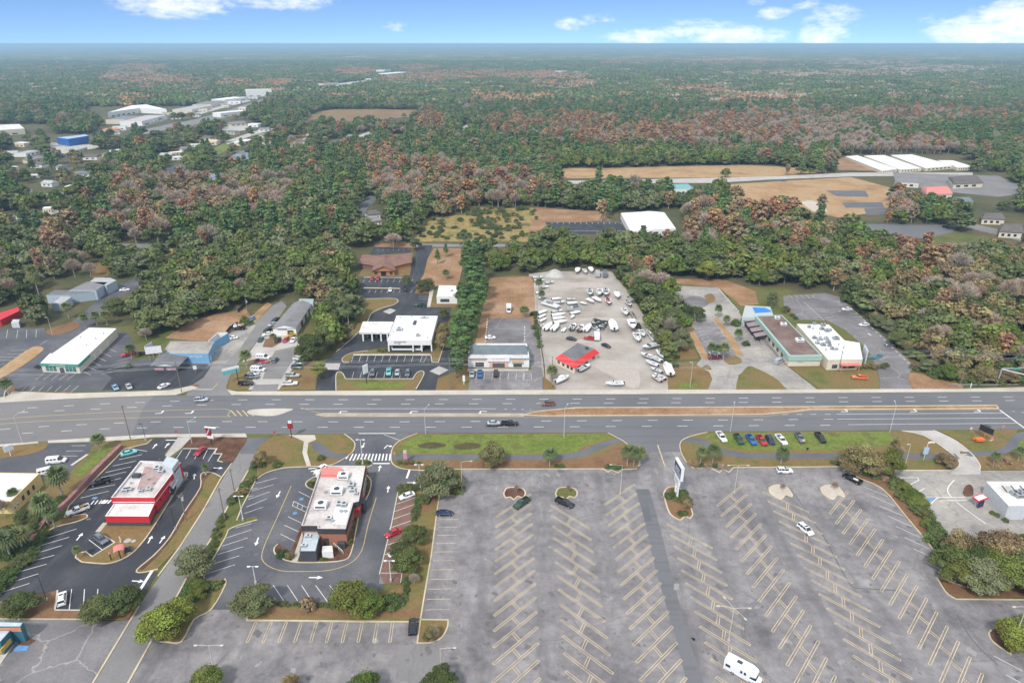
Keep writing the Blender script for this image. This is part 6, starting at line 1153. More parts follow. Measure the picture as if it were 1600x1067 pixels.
for kd, bw, st, lab, col in [('console', (945,604),(974,603), 'white centre console boat alone beside the pavement', 'white'),('cabin', (889,592),(868,601), 'white boat on the corner left of the red roofed office', 'white'),('open', (922,574),(904,583), 'white runabout hugging the front of the red roofed office', 'silver'),('console', (930,561),(915,569), 'tan skiff against the office eaves', 'tan'),
                             ('open', (1000,556),(1021,564), 'topmost boat of the slanted row by the drive', 'silver'),('console', (1008,567),(1028,575), 'second boat of the slanted row by the drive', 'white'),('open', (1016,578),(1034,585), 'third boat of the slanted row by the drive', 'silver'),('console', (1021,587),(1039,596), 'brown boat lowest in the slanted row by the drive', 'bronze'),('cabin', (1039,573),(1047,591), 'white cabin cruiser standing at the yard corner', 'white'),('cabin', (1036,565),(1029,552), 'white cruiser with grey top behind the slanted row', 'white'),
                             ('open', (1002,549),(1028,543), 'silver bass boat below the big cabin boat', 'silver'),('console', (998,539),(993,526), 'white boat pointing at the yard centre', 'white'),('cabin', (990,522),(985,505), 'big white boat near the long trailer', 'white'),('console', (979,497),(974,487), 'white boat at the head of the right column', 'white'),('cover', (954,504),(960,522), 'large white boat at the end of the middle row', 'white'),
                             ('cover', (923,511),(914,521), 'white boat left of the black pontoons', 'white'),('open', (911,512),(903,521), 'brown boat in the middle row', 'bronze'),('open', (899,510),(891,519), 'grey boat in the middle row', 'grey'),('cover', (873,510),(863,520), 'white boat right of its twin in the left group', 'white'),('cover', (862,509),(851,519), 'white boat left of its twin in the left group', 'white'),('console', (850,510),(842,514), 'dark rigged boat at the yard edge', 'grey'),
                             ('cover', (887,505),(865,508), 'lowest of the four white hulls', 'white'),('cover', (884,499.5),(863,502), 'third of the four white hulls', 'white'),('cover', (884,494),(862,497), 'second of the four white hulls', 'white'),('open', (880,488),(862,491), 'topmost of the four white hulls', 'white'),('cover', (854,500),(843,505), 'lowest of the three slanted white hulls by the hedge', 'white'),('cover', (853,494),(842,499), 'middle of the three slanted white hulls by the hedge', 'white'),('cover', (855,488),(841,493), 'topmost of the three slanted white hulls by the hedge', 'white'),
                             ('open', (884,475),(864,477), 'white boat behind the big pontoon', 'white'),('cover', (904,476),(886,477), 'white boat right of the big pontoon', 'white'),('cover', (917,478),(907,475), 'white boat with green trim at the end of the upper row', 'teal'),('cover', (908,490),(891,493), 'slim white hull below the pontoon', 'white'),('cover', (928,476),(917,470), 'white boat, left of the crossing pair', 'white'),('cover', (939,475),(927,468), 'white boat, right of the crossing pair', 'white'),
                             ('open', (922,466),(921,457), 'silver boat above the crossing pair', 'silver'),('console', (936,466),(937,457), 'white boat with black motor above the crossing pair', 'white'),('open', (947,467),(946,457), 'white speedboat at the right of the upper cluster', 'white'),('open', (952,480),(949,471), 'red boat below the upper cluster', 'red'),('cover', (901,430),(903,423), 'small white boat at the back of the yard', 'white'),('console', (916,430),(912,424), 'rigged white boat at the back fence', 'white'),
                             ('open', (852,441),(834,441), 'white boat at the back left corner, lower of two', 'white'),('open', (850,436),(832,437), 'silver boat at the back left corner, upper of two', 'silver'),('cover', (857,450),(848,451), 'small white hull behind the young palm', 'white')]: BT(kd, bw, st, lab, col)
for kd, bw, st, lab, col in [('cover', (878,469),(862,470), 'covered hull in the second line behind the big pontoon', 'white'),('open', (900,470),(885,470), 'runabout in the second line, right of the covered hull', 'silver'),('cover', (848,458),(838,460), 'small hull beside the back left palm', 'white'),('console', (852,466),(842,468), 'rigged skiff between the two left palms', 'white'),('open', (936,522),(928,514), 'dark skiff squeezed under the black pontoons', 'grey'),
                             ('cover', (892,500),(896,495), 'short white hull off the end of the four hulls', 'white'),('open', (866,443),(852,445), 'silver jon boat below the gravel pile', 'silver'),('cover', (925,429),(922,422), 'covered hull at the back fence left of the trailers', 'white'),('console', (1012,559),(1033,569), 'grey boat wedged between first and second of the slanted row', 'silver'),('open', (1018,590),(1033,599), 'tan skiff at the foot of the slanted row', 'tan'),
                             ('cover', (966,470),(963,461), 'covered hull beside the tall mossy oak', 'white'),('open', (985,482),(979,474), 'small silver boat above the right column', 'silver'),('console', (1006,530),(1001,520), 'white boat beside the big cabin boat', 'white'),('cover', (884,515),(879,520), 'little covered tender in the middle row', 'white')]: BT(kd, bw, st, lab, col)
def pontoon(a, b, label, col, top):
    A_, B_ = G(*a), G(*b); d = B_ - A_; L_ = min(10, d.length); t = thing('pontoon_boat', label, 'boat', ((A_ + B_) / 2)[:2] + (.03,), math.atan2(-d.x, d.y), 'pontoon boats')
    for s in (-1,1): MB().tube([(s * .9,-L_ / 2,.75),(s * .9, L_ / 2 - .6,.75),(s * .9, L_ / 2,.95)], .32, n=8).build('float', steel, t)
    MB().box(0,0,1.1,2.5, L_, .1).build('deck', lgrey, t); m = MB()
    for x, y, sx, sy in ((-1.22,0,.05, L_),(1.22,0,.05, L_),(0,-L_ / 2 + .03,2.4,.05),(0, L_ / 2 - .03,2.4,.05)): m.box(x, y, 1.21, sx, sy, .75)
    m.build('railing', PAINT[col], t); MB().box(-.8,-L_ * .3,1.21,.7,1.6,.6).build('seat', white, t); MB().box(.75,.3,1.21,.7,.7,.9).build('console', white, t); c = MB(); c.box(0,-L_ * .15,3.1,2.4, L_ * .4,.1)
    for s in (-1,1):
        for y in (-L_ * .33, L_ * .03): c.box(s * 1.1, y, 1.2,.06,.06,1.9)
    c.build('sun_canopy', top, t); MB().box(0,0,.3,1.6, L_ * .8,.12).build('cradle', steel, t)
pontoon((847,476),(874,484), 'long white pontoon boat slanting at the left of the yard', 'white', tin); pontoon((906,486),(884,486), 'pontoon boat with grey canopy below the upper row', 'silver', dgrey); pontoon((926,511),(938,506), 'black canopied pontoon boat, left of two', 'black', black); pontoon((938,517),(946,507), 'black canopied pontoon boat, right of two', 'black', black)
t = thing('long_trailer', 'long empty dark boat trailer by the wood edge', 'trailer', G(988,494), math.atan2(-(G(997,506) - G(985,487)).x, (G(997,506) - G(985,487)).y)); m = MB()
for s in (-1,1): m.box(s * .9,0,.6,.15,10,.18)
for y in range(-4,5,2): m.box(0, y, .6,1.8,.12,.12)
m.build('frame', darkpole, t); wheels(t, 1.2,(-2.6,-1.6),.36,.24)
t = thing('gravel_pile', 'cone of pale gravel at the back of the boat yard', 'gravel pile', G(867,430)); m = MB(); n = 18
top = len(m.v); rings = [(5.6,0),(4.2,1.2),(2.4,2.6),(.8,3.3)]
for r_, z_ in rings: m.v += [(r_ * (1 + .12 * math.sin(k * 2.1 + r_)) * math.cos(2 * math.pi * k / n), r_ * (1 + .12 * math.cos(k * 1.7)) * math.sin(2 * math.pi * k / n), z_) for k in range(n)]
m.v.append((0,0,3.45))
for j in range(3):
    for k in range(n): m.f.append((j * n + k, j * n + (k + 1) % n, (j + 1) * n + (k + 1) % n, (j + 1) * n + k)); m.m.append(0)
for k in range(n): m.f.append((3 * n + k, 3 * n + (k + 1) % n, 4 * n)); m.m.append(0)
m.build('pile', ground('grey_gravel', [(.34,.33,.32),(.45,.44,.42)], .5,4,.6,.3), t, True)
# ================================================================ POLES, LAMPS, SIGNS
def lamp(base, top, label, arms=((1,0),), col=polem, r=.12, group='parking lot lamps', head=(.7,.35), al=1.6, foot=True, hmax=14):
    h = min(hmax, HT(base[0], base[1], top[1])); p = G(*base); t = thing('lamp_post', label, 'lamp post', (p.x, p.y, .02),0, group)
    tp = G(top[0], top[1], h); lean = (tp.x - p.x) * .0; MB().tube([(0,0,0),(0,0, h)], r, r * .6,8).build('pole', col, t)
    if foot: MB().tube([(0,0,0),(0,0,.75)], .3, n=10).build('base', conc, t)
    for ax, ay in arms:
        d = Vector((ax, ay, 0)).normalized() if (ax or ay) else Vector((1,0,0)); a_ = al if (ax or ay) else 0
        if a_: MB().tube([(0,0, h - .1), tuple(d * a_ * .5 + Vector((0,0, h + .12))), tuple(d * a_ + Vector((0,0, h + .05)))], .05, n=5).build('arm', col, t)
        q = d * (a_ + head[0] * .4); hd = MB().box(q.x, q.y, h - .08, head[0], head[1], .16, math.atan2(d.y, d.x)).build('lamp_head', col, t); MB().box(q.x, q.y, h - .10, head[0] * .7, head[1] * .7,.018, math.atan2(d.y, d.x)).build('lens', headl, hd)
    return t
lamp((969,773),(973,727), 'pale lamp post with one arm at the top of the fourth bay column', ((-1,.1),), al=3.0); lamp((1147,771),(1154,727), 'pale lamp post in the bleached patch right of the pylon sign', ((-1,0),(1,0)), al=2.5); lamp((1138,1003),(1147,950), 'four armed lamp post above the motorhome', ((-1,.2),(1,0),(-.4,1),(.5,-1)), al=3)
lamp((334,1042),(325,1008), 'two armed pale lamp post at the bottom left of the lot', ((-1,0),(1,0)), al=2.4); lamp((690,1055),(690,1013), 'pale lamp post with one arm behind the bottom tree', ((1,.05),), al=2.6); lamp((1580,1010),(1592,948), 'double armed lamp post rising behind the bushy tree at lower right', ((-1,0),(1,0)), al=2.4)
lamp((722,770),(714,722), 'pale lamp post half hidden in the big oak at the lot corner', ((1,.2),), al=2.6)
for b_, t_, lab in (((567,726),(563,687), 'white twin lamp post on the small hedge island'),((657,765),(656,726), 'white lamp post left of the big round oak'),((611,908),(608,876), 'white lamp post at the foot of the brick bays'),((380,813),(372,775), 'white lamp post on the left kerb of the brick restaurant lot'),((400,912),(392,885), 'white twin lamp post in the grey tree below the left bays')): lamp(b_, t_, lab, ((-1,0),(1,0)), white, .12, 'white lamps around the brick restaurant', al=.7)
for b_, t_, lab in (((228,688),(221,662), 'slim dark lamp post by the entrance of the red restaurant'),((275,827),(266,794), 'slim dark lamp post beside the drive-through lane'),((322,742),(318,718), 'slim dark lamp post in the small palm bush'),((73,938),(60,900), 'slim dark lamp post over the bottom left tree')): lamp(b_, t_, lab, ((-1,0),), darkpole, .08, 'dark lamps around the red restaurant', al=.4)
for b_, t_, lab in (((823 - 158,678),(680,640), 'road lamp in the gap between the lawn islands'),((881,685),(888,639), 'road lamp on the green verge behind the hollow'),((1141,675),(1144,636), 'road lamp beside the first parked pickup'),((1390,675),(1394,634), 'road lamp behind the autumn tree'),((300,693),(291,660), 'white road lamp by the mulch bed'),((35,692),(27,650), 'road lamp on the dry grass island at the left edge')): lamp(b_, t_, lab, ((.35,1),), lgrey, .11, 'lamps along the highway', al=3.2, foot=False)
for b_, t_, lab in (((82,523),(72,496), 'pale pole between the small lots far left'),((1289,576),(1293,547), 'white lamp post before the white roofed restaurant'),((1078,606),(1084,566), 'lamp post on the dry grass beside the wood'),((1412,735),(1424,694), 'leaning bare light pole on the verge')): lamp(b_, t_, lab, ((-1,0),), polem, .1, 'single light poles', al=.5, foot=False)
# utility poles with wires
UP = [((204,686),130 * .25 + 600, 'wooden utility pole south of the highway at the left'),((352,813),762, 'leaning wooden pole along the access lane, nearer'),((366,766),732, 'wooden pole along the access lane, farther'),((291,813),771, 'utility pole with a transformer beside the red restaurant'),((284,613),565, 'utility pole with lamp arm at the side road'),((388,495),466, 'utility pole with transformer by the side road trees'),((704,608),553, 'utility pole right of the bank entrance'),((862,606),556, 'utility pole at the left of the boat yard'),
      ((1310,581),548, 'utility pole on the lawn before the white restaurant'),((1457,577),546, 'utility pole at the edge of the right wood'),((1472,590),544, 'taller leaning utility pole at the edge of the right wood'),((1500,600),575, 'short utility pole near the sign gantry'),((1078,604),566, 'utility pole on the dry triangle of grass'),((488,609),560, 'utility pole beside the bank driveway')]
tops = {}
for (b_, ty, lab) in UP:
    if b_ == (488,609): continue
    p = G(*b_); h = min(13, HT(b_[0], b_[1], ty)); t = thing('utility_pole', lab, 'utility pole', (p.x, p.y, 0),0, 'wooden utility poles'); MB().tube([(0,0,0),(0,0, h)], .16,.11,7).build('pole', wood, t); MB().box(0,0, h - .7,2.0 if b_[1] > 650 else .12,.12,.12).box(0,0, h - .7,.12,2.0,.12).build('crossarm', wood, t)
    for s in (-.9,0,.9): MB().tube([(0, s, h - .58),(0, s, h - .35)], .06, n=6).build('insulator', lgrey, t)
    if 'transformer' in lab: MB().tube([(.35,0, h - 2.2),(.35,0, h - 1.2)], .28, n=10).build('transformer', lgrey, t)
    if 'arm' in lab and 'armed' not in lab: MB().tube([(0,0, h - 2.6),(-1.5,-2.0, h - 2.2)], .05, n=5).build('lamp_arm', steel, t); MB().box(-1.6,-2.1, h - 2.35,.7,.3,.15,.9).build('lamp_head', lgrey, t)
    tops[b_] = (p, h)
line_ = [(-60,640)] + [(284,613),(704,608),(862,606),(1078,604),(1310,581),(1472,590)]
pts = [(G(-140,622),11)] + [tops[k] for k in line_[1:]] + [(G(1760,600),11)]
for s, dz in ((-.9,-.35),(0,-.35),(.9,-.35),(0,-2.0),(.1,-2.6)):
    m = MB()
    for (p0, h0),(p1, h1) in zip(pts[:-1], pts[1:]):
        A_ = p0 + Vector((0, s, h0 + dz)); B_ = p1 + Vector((0, s, h1 + dz)); m.tube([A_ + (B_ - A_) * u - Vector((0,0,.9 * 4 * u * (1 - u))) for u in (0,.15,.3,.5,.7,.85,1)], .016 if dz > -1 else .028, n=4)
    o = m.build('power_line', lgrey); tag(o, {(-.9,-.35): 'top power line nearest the highway on its north side', (0,-.35): 'middle one of the three top power lines', (.9,-.35): 'top power line farthest from the highway', (0,-2.0): 'upper of the two thick low cables on the north side poles', (.1,-2.6): 'lowest thick cable on the north side poles'}[(s, dz)], 'power line', 'power lines')
# sign gantry
p = G(1556,602); t = thing('sign_gantry', 'pale steel mast arm gantry with green signs at the right edge', 'gantry', p); MB().tube([(0,0,0),(.4,0,7.2)], .32,.26,10).build('mast', steel, t); MB().tube([(.4,0,7.0),(18,1,7.4)], .22,.16,8).build('beam', steel, t); MB().tube([(.4,0,6.8),(20,-17,6.9)], .26,.18,8).build('diagonal_beam', steel, t)
for x, y in ((6,.3),(13,-10.8)): MB().box(x, y - .25,6.6,2.6,.08,.8).build('road_sign', greenf, t)
t = thing('street_marker', 'short white marker post on the north pavement', 'marker', G(1516,606)); MB().box(0,0,0,.25,.25,2.0).build('post', white, t)
t = thing('guard_rail', 'low steel guard rail along the right wood', 'guard rail', G(1540,604)); m = MB(); m.sweep([(-14,.6),(0,.4),(16,.8),(60,4)], .12,.45,.8)
for x in range(-14,60,3): m.box(x, .7 + max(0, x - 16) * .075,0,.12,.12,.5)
m.build('rail', steel, t)
# pylon sign
p = G(1056,777); t = thing('pylon_sign', 'tall white pylon sign with dark blue panels on crossed legs', 'sign', (p.x, p.y, .1), R(-84)); h = HT(1056,777,716)
for s in (-1,1): MB().box(s * 1.0,0,0,.4,.35, h * .55).build('leg', white, t)
m = MB()
for i in range(5): z_ = h * .08 * i + .6; m.tube([(-.9,0, z_),(.9,0, z_ + h * .08)], .08, n=5).tube([(.9,0, z_),(-.9,0, z_ + h * .08)], .08, n=5)
m.build('lattice', white, t); zb = h * .55; MB().box(0,0, zb, 5.6,.8, h * .26 + 1.0).build('upper_box', white, t); MB().box(-.4,0, zb - h * .20,3.4,.6, h * .17).build('lower_box', white, t)
for s in (-1,1):
    MB().box(0, s * .41, zb + .5,5.1,.06, h * .26 - .1).build('sign_panel', navy, t); MB().box(0, s * .45, zb + 1.0,4.6,.04,.9).build('sign_stripe', lgrey, t); text('lettering', 'SHOPPING CENTER', .45, navy, (0, s * .49, zb + 1.45),(R(90),0,0 if s < 0 else R(180)), t, .02); text('lettering', 'PLAZA', 1.0, white, (0, s * .46, zb + 2.6),(R(90),0,0 if s < 0 else R(180)), t, .02); MB().box(-.4, s * .32, zb - h * .17,2.9,.05, h * .10).build('tenant_panel', lgrey, t)
# red restaurant road sign
def sign(name, label, base, top, parts, rz=0, polec=darkpole, pr=.15):
    h = HT(base[0], base[1], top); t = thing(name, label, 'sign', G(*base), rz); MB().tube([(0,0,0),(0,0, h * .98)], pr, n=8).build('post', polec, t)
    for nm, x, z0, w_, hh, th, mt in parts: MB().box(x, 0, z0 * h, w_, th, hh * h).build(nm, mt, t)
    return t, h
t, h = sign('restaurant_sign', 'tall slanted maroon restaurant sign on a black post', (331,694),667, [('reader_board', .1,.35,2.2,.2,.35, white),('maroon_blade', -.3,.52,1.6,.42,.5, redsign),('top_bar', .6,.96,4.0,.04,.5, white)], R(-12)); text('lettering', "Hardee's", .8, white, (-.3,-.28, h * .75),(R(90), R(-60),0), t, .03)
t, h = sign('burger_sign', 'maroon round sign with a white top beside the crossing', (456,684),657, [('sign_face', 0,.55,1.7,.3,.4, redsign),('sign_top', .1,.84,1.1,.14,.4, white)])
t, h = sign('menu_sign', 'pink and white totem sign in the hedge bed left of the big oak', (634,724),703, [('sign_face', 0,.35,1.2,.45,.3, plain('pink_panel', (.5,.25,.33))),('sign_top', 0,.80,.9,.18,.35, cream)])
t, h = sign('bank_sign', 'bank sign with a tilted white panel on a dark post', (573,599),570, [('sign_face', 0,.55,2.2,.45,.35, white)], R(50)); 
t, h = sign('dealer_sign', 'long slanted teal and white sign above the used car lot', (373,598),575, [('cross_bar', 0,.55,.3,.06,.2, darkpole)]); MB().box(-2.2,0, h * .62,6.2,.35,1.7, R(35)).build('sign_face', plain('teal_sign', (.15,.42,.42)), t); MB().box(-2.2,0, h * .62 + 1.72,6.2,.36,.9, R(35)).build('sign_stripe', white, t)
t, h = sign('blue_sign', 'pale blue hanging sign with round top on the right verge', (1443,718),692, [('sign_face', 0,.35,1.5,.38,.3, plain('pale_blue_panel', (.35,.50,.62)))], 0, polem); MB().tube([(0,0, h),(1.0,0, h + .35),(1.8,0, h + .1)], .3, n=7).build('sign_top', cream, t)
t, h = sign('white_board_sign', 'white board sign on the dry island at the left edge', (17,712),695, [('sign_face', 0,.45,2.6,.5,.25, white)], R(55), white); t, h = sign('tall_white_sign', 'white banner sign on a pole left of the strip shop', (725,601),586, [('sign_face', 0,.35,.9,.6,.2, white)], 0, white)
t, h = sign('diamond_sign', 'small white sign in front of the sky blue shop', (306,583),571, [('sign_face', 0,.5,1.3,.45,.1, white)], R(20), steel, .05)
t = thing('billboard', 'pair of white boards propped in a v on the blue shop roof edge', 'billboard', G(243,566)); MB().box(.2,0,4.0,6,.2,3.0, R(18)).build('board', white, t); MB().box(-2.6,2.2,4.0,.2,4.6,3.2, R(-10)).build('board', lgrey, t)
for x, y in ((-2,0),(2,.6),(-2.6,4)): MB().box(x, y, 0,.2,.2,4.2).build('leg', steel, t)
p = G(1535,690); t = thing('message_trailer', 'orange trailer carrying a tilted black message board on the verge', 'message sign', p); MB().box(-1.2,0,.5,2.6,1.6,.8).build('trailer_body', orangem, t); MB().box(-2.6,.6,.5,.8,.6,.5).build('cabinet', orangem, t); MB().box(.6,.6,.6,.15,.15,3.0).build('mast', orangem, t); MB().box(.6,.6,3.2,4.2,.35,2.0, R(-62)).build('display_board', black, t); MB().box(1.3,1.5,5.1,2.0,1.0,.1, R(-62)).build('solar_panel', dgrey, t); wheels(t, .6,(0,),.32)
t = thing('road_barrel', 'small orange warning board beside the message trailer', 'warning sign', G(1549,688)); MB().box(0,0,.3,.9,.15,.9,.3).build('board', coral, t); MB().box(0,0,0,1.6,.5,.25,.5).build('foot', cream, t)
for b_, lab in (((645,695), 'x'),): pass
for (x, y, c, lab) in ((1515,676, cream, 'small pale sign on the verge left of the message trailer'),(1565,668, coral, 'small round sign at the stop line'),(1443,1), ) if False else ((1515,677, cream, 'small pale sign on the verge left of the message trailer'),(1565,674, coral, 'small coral sign near the stop line'),(430,683, redp, 'small red stop sign at the access lane'),(617,716, coral, 'small orange sign at the crossing kerb'),(277,682, redp, 'small stop sign at the exit of the red restaurant'),(1254,696, cream, 'small pale sign between the parked pickups'),(1260,709, black, 'small black sign on the verge path')):
    t = thing('small_sign', lab, 'sign', G(x, y)); MB().tube([(0,0,0),(0,0,2.0)], .05, n=5).build('post', steel, t); MB().box(0,-.06,1.6,.75,.06,.75).build('sign_face', c, t)
# order board under pink arch, dumpster, bins, mailbox like pieces at the red restaurant
p = G(189,873); t = thing('order_canopy', 'faded pink arched canopy on one black leg beside the drive-through lane', 'canopy', p, .5); MB().box(0,0,0,.25,.25,2.6).build('leg', darkpole, t); m = MB()
for i in range(6): a_, b_ = math.pi * (.1 + .8 * i / 6), math.pi * (.1 + .8 * (i + 1) / 6); m.face([(-1.3 * math.cos(a_),-.2,2.3 + .55 * math.sin(a_)),(-1.3 * math.cos(a_),2.4,2.3 + .55 * math.sin(a_)),(-1.3 * math.cos(b_),2.4,2.3 + .55 * math.sin(b_)),(-1.3 * math.cos(b_),-.2,2.3 + .55 * math.sin(b_))][::-1])
m.build('arched_roof', coral, t); t = thing('order_board', 'dark menu board on a pale round base by the drive-through lane', 'menu board', G(201,864),.5); MB().box(0,0,.4,1.6,.3,1.6).build('board', dgrey, t); MB().tube([(0,0,0),(0,0,.4)], .55, n=10).build('base', conc, t)
t = thing('speaker_post', 'slim striped post on the lawn left of the pink canopy', 'post', G(174,875)); MB().box(0,0,0,.2,.2,1.9).build('post', darkpole, t); MB().box(0,0,1.9,.4,.25,.5).build('head', coral, t)
t = thing('statue', 'small white lawn figure stand between the suv and the round slabs', 'ornament', G(189,847)); MB().tube([(0,0,0),(.1,0,1.0),(-.1,0,1.9)], .3,.12,7).build('stand', cream, t)
for x, y, r_, lab in ((199,845,.9, 'larger round white slab cover on the lawn'),(208.5,845.5,.6, 'smaller round white slab cover on the lawn')):
    t = thing('manhole_cover', lab, 'cover', G(x, y)); MB().tube([(0,0,0),(0,0,.16)], r_, n=16).build('cover', conc, t)
t = thing('gas_tank', 'white tanks standing behind the red restaurant', 'tank', G(193,819)); MB().tube([(-.9,0,.7),(.9,0,.7)], .55, n=10).build('tank', white, t); MB().box(1.3,.2,0,.9,.8,1.3).build('meter_box', white, t)
t = thing('junk_load', 'pale junk piled in the bed of the black pickup near the hedge', 'junk', G(1337,755)[:2] + (.9,),.5); m = MB(); m.box(0,0,0,.9,.7,.5).box(-.3,.5,.1,.5,.6,.6,.4); m.build('junk', white, t)
t = thing('brush_load', 'yellow brown brush piled in the white pickup bed', 'brush', G(128,798)[:2] + (.9,),.2); m = MB(); m.box(0,0,0,1.5,1.4,.5,.2).box(.2,.1,.3,1.0,.9,.5,.7); m.build('brush', yellow, t)
t = thing('tow_bed', 'orange boom crane of the tow truck by the bushes', 'crane', G(201,553)[:2] + (.9,),0); m = MB(); m.box(0,0,0,1.6,1.4,.8); m.tube([(0,0,.5),(-.6,1.0,2.2)], .25, n=5); m.build('boom', PAINT['orange'], t)
# yard fences
for pl, lab, h in (([(836,455),(840,500),(846,545),(868,606)], 'thin chain fence on the left side of the boat yard', 1.6),([(846,524),(900,525.5),(958,526)], 'thin fence crossing the boat yard behind the parked boats', 1.4),([(396,470),(380,480),(372,489)], 'dark board fence beside the side road', 1.8),([(372,508),(360,515),(354,523)], 'black screen fence beside the blue wall', 1.8),([(217,556),(230,555),(243,556)], 'black screen fence left of the porch shop', 1.8)):
    o_ = G(*pl[0]); t = thing('fence', lab, 'fence', o_, 0); m = MB(); dark = 'board' in lab or 'screen' in lab; m.sweep([(G(*q) - o_)[:2] for q in pl], .06, h - .12 if not dark else 0, h); m.build('rail' if not dark else 'board_panel', darktrim if dark else steel, t); m = MB()
    for A_, B_ in zip(pl[:-1], pl[1:]):
        A_, B_ = G(*A_) - o_, G(*B_) - o_; k = max(1, int((B_ - A_).length / 3))
        for j in range(k): q = A_ + (B_ - A_) * j / k; m.box(q.x, q.y, 0,.09,.09, h + .05)
    m.build('posts', steel, t)
# ================================================================ TREES AND PLANTS
nr = np.random.default_rng(11)
def leafmat(name, ramp, sat=.5, trans=.0):
    """foliage: ramp over the per-tree random number, varied again per clump (attribute v)"""
    m, n, l, b = base_mat(name)
    oi = n.new('ShaderNodeObjectInfo'); r = n.new('ShaderNodeValToRGB'); e = r.color_ramp.elements
    for i, c in enumerate(ramp):
        p = i / max(1, len(ramp) - 1)
        if i < 2: e[i].position = p; e[i].color = (*c, 1)
        else: q = e.new(p); q.color = (*c, 1)
    l.new(oi.outputs['Random'], r.inputs[0])
    at = n.new('ShaderNodeAttribute'); at.attribute_name = 'v'
    mr = n.new('ShaderNodeMapRange'); mr.inputs[3].default_value = 1 - sat; mr.inputs[4].default_value = 1 + sat; l.new(at.outputs['Fac'], mr.inputs[0])
    mx = n.new('ShaderNodeMix'); mx.data_type = 'RGBA'; mx.blend_type = 'MULTIPLY'; mx.inputs['Factor'].default_value = 1; l.new(r.outputs[0], mx.inputs['A']); l.new(mr.outputs[0], mx.inputs['B'])
    hs = n.new('ShaderNodeHueSaturation'); mh = n.new('ShaderNodeMapRange'); mh.inputs[3].default_value = .475; mh.inputs[4].default_value = .52; l.new(at.outputs['Fac'], mh.inputs[0]); l.new(mh.outputs[0], hs.inputs['Hue']); l.new(mx.outputs['Result'], hs.inputs['Color'])
    l.new(hs.outputs[0], b.inputs['Base Color']); b.inputs['Roughness'].default_value = .75; b.inputs['Specular IOR Level'].default_value = .25
    return m
LM = dict(oak=leafmat('oak_foliage', [(.058,.080,.024),(.090,.115,.032),(.135,.150,.055),(.070,.092,.026),(.16,.17,.085),(.105,.128,.035)], .32),
          broad=leafmat('broadleaf_foliage', [(.080,.125,.022),(.115,.16,.030),(.16,.19,.045),(.098,.135,.028),(.155,.16,.035)], .32),
          pine=leafmat('pine_foliage', [(.095,.165,.050),(.125,.19,.06),(.075,.125,.045)]),
          autumn=leafmat('autumn_foliage', [(.20,.17,.07),(.23,.165,.085),(.15,.15,.06),(.26,.20,.09),(.19,.14,.08)]),
          rust=leafmat('cypress_foliage', [(.33,.165,.082),(.38,.21,.10),(.29,.165,.095),(.34,.23,.13),(.25,.195,.115),(.39,.22,.095),(.21,.175,.085)], .35),
          bare=leafmat('bare_twigs', [(.38,.32,.265),(.43,.33,.26),(.33,.29,.22),(.40,.27,.19),(.36,.31,.24)], .35),
          palm=leafmat('palm_foliage', [(.095,.135,.055),(.13,.16,.065),(.17,.18,.07)], .4), bush=leafmat('shrub_foliage', [(.055,.10,.033),(.09,.135,.04),(.13,.155,.05),(.10,.12,.05)]),
          lime=leafmat('lime_foliage', [(.17,.205,.035),(.20,.21,.04)]), straw=leafmat('dry_foliage', [(.30,.20,.13),(.25,.18,.10),(.34,.25,.19)]), hedge=leafmat('hedge_foliage', [(.05,.10,.02),(.07,.125,.028)]))
bark = plain('bark', (.15,.125,.10),.9,0,.3,3); palebark = plain('pale_bark', (.34,.31,.28),.9,0,.3,3)
def quads(c, nrm_, size, asp=1.0, flop=.6):
    """leaf clump quads at centres c facing nrm_ with jitter"""
    K = len(c); n_ = nrm_ + nr.normal(0, flop, (K, 3)); n_ /= np.linalg.norm(n_, axis=1)[:, None] + 1e-9
    a = np.cross(n_, nr.normal(0,1,(K, 3))); a /= np.linalg.norm(a, axis=1)[:, None] + 1e-9; b = np.cross(n_, a); s = (size * nr.uniform(.6,1.3, K))[:, None]
    k = nr.uniform(.55,1.0,(K, 1)); a = a * s * asp; b = b * s / asp
    return np.stack([c - a * k - b, c + a - b * k * .6, c + a * k + b, c - a * .8 + b * k], 1).reshape(-1,3)
def mk(name, V4, v4, core, mats):
    """leaf quads V4 (4K,3) with per-quad value v4, plus MB geometry core (values .4)"""
    K = len(V4) // 4; nv = len(core.v); vv = np.concatenate([V4, np.array(core.v, dtype=float).reshape(-1,3)]) if nv else V4
    faces = [tuple(range(4 * i, 4 * i + 4)) for i in range(K)] + [tuple(j + 4 * K for j in f) for f in core.f]
    me = bpy.data.meshes.new(name); me.from_pydata(vv.tolist(), [], faces)
    for m in mats: me.materials.append(m)
    me.polygons.foreach_set('material_index', [0] * K + core.m)
    at = me.attributes.new('v', 'FLOAT', 'FACE'); at.data.foreach_set('value', list(v4) + [.35] * len(core.f)); me.update(); return me
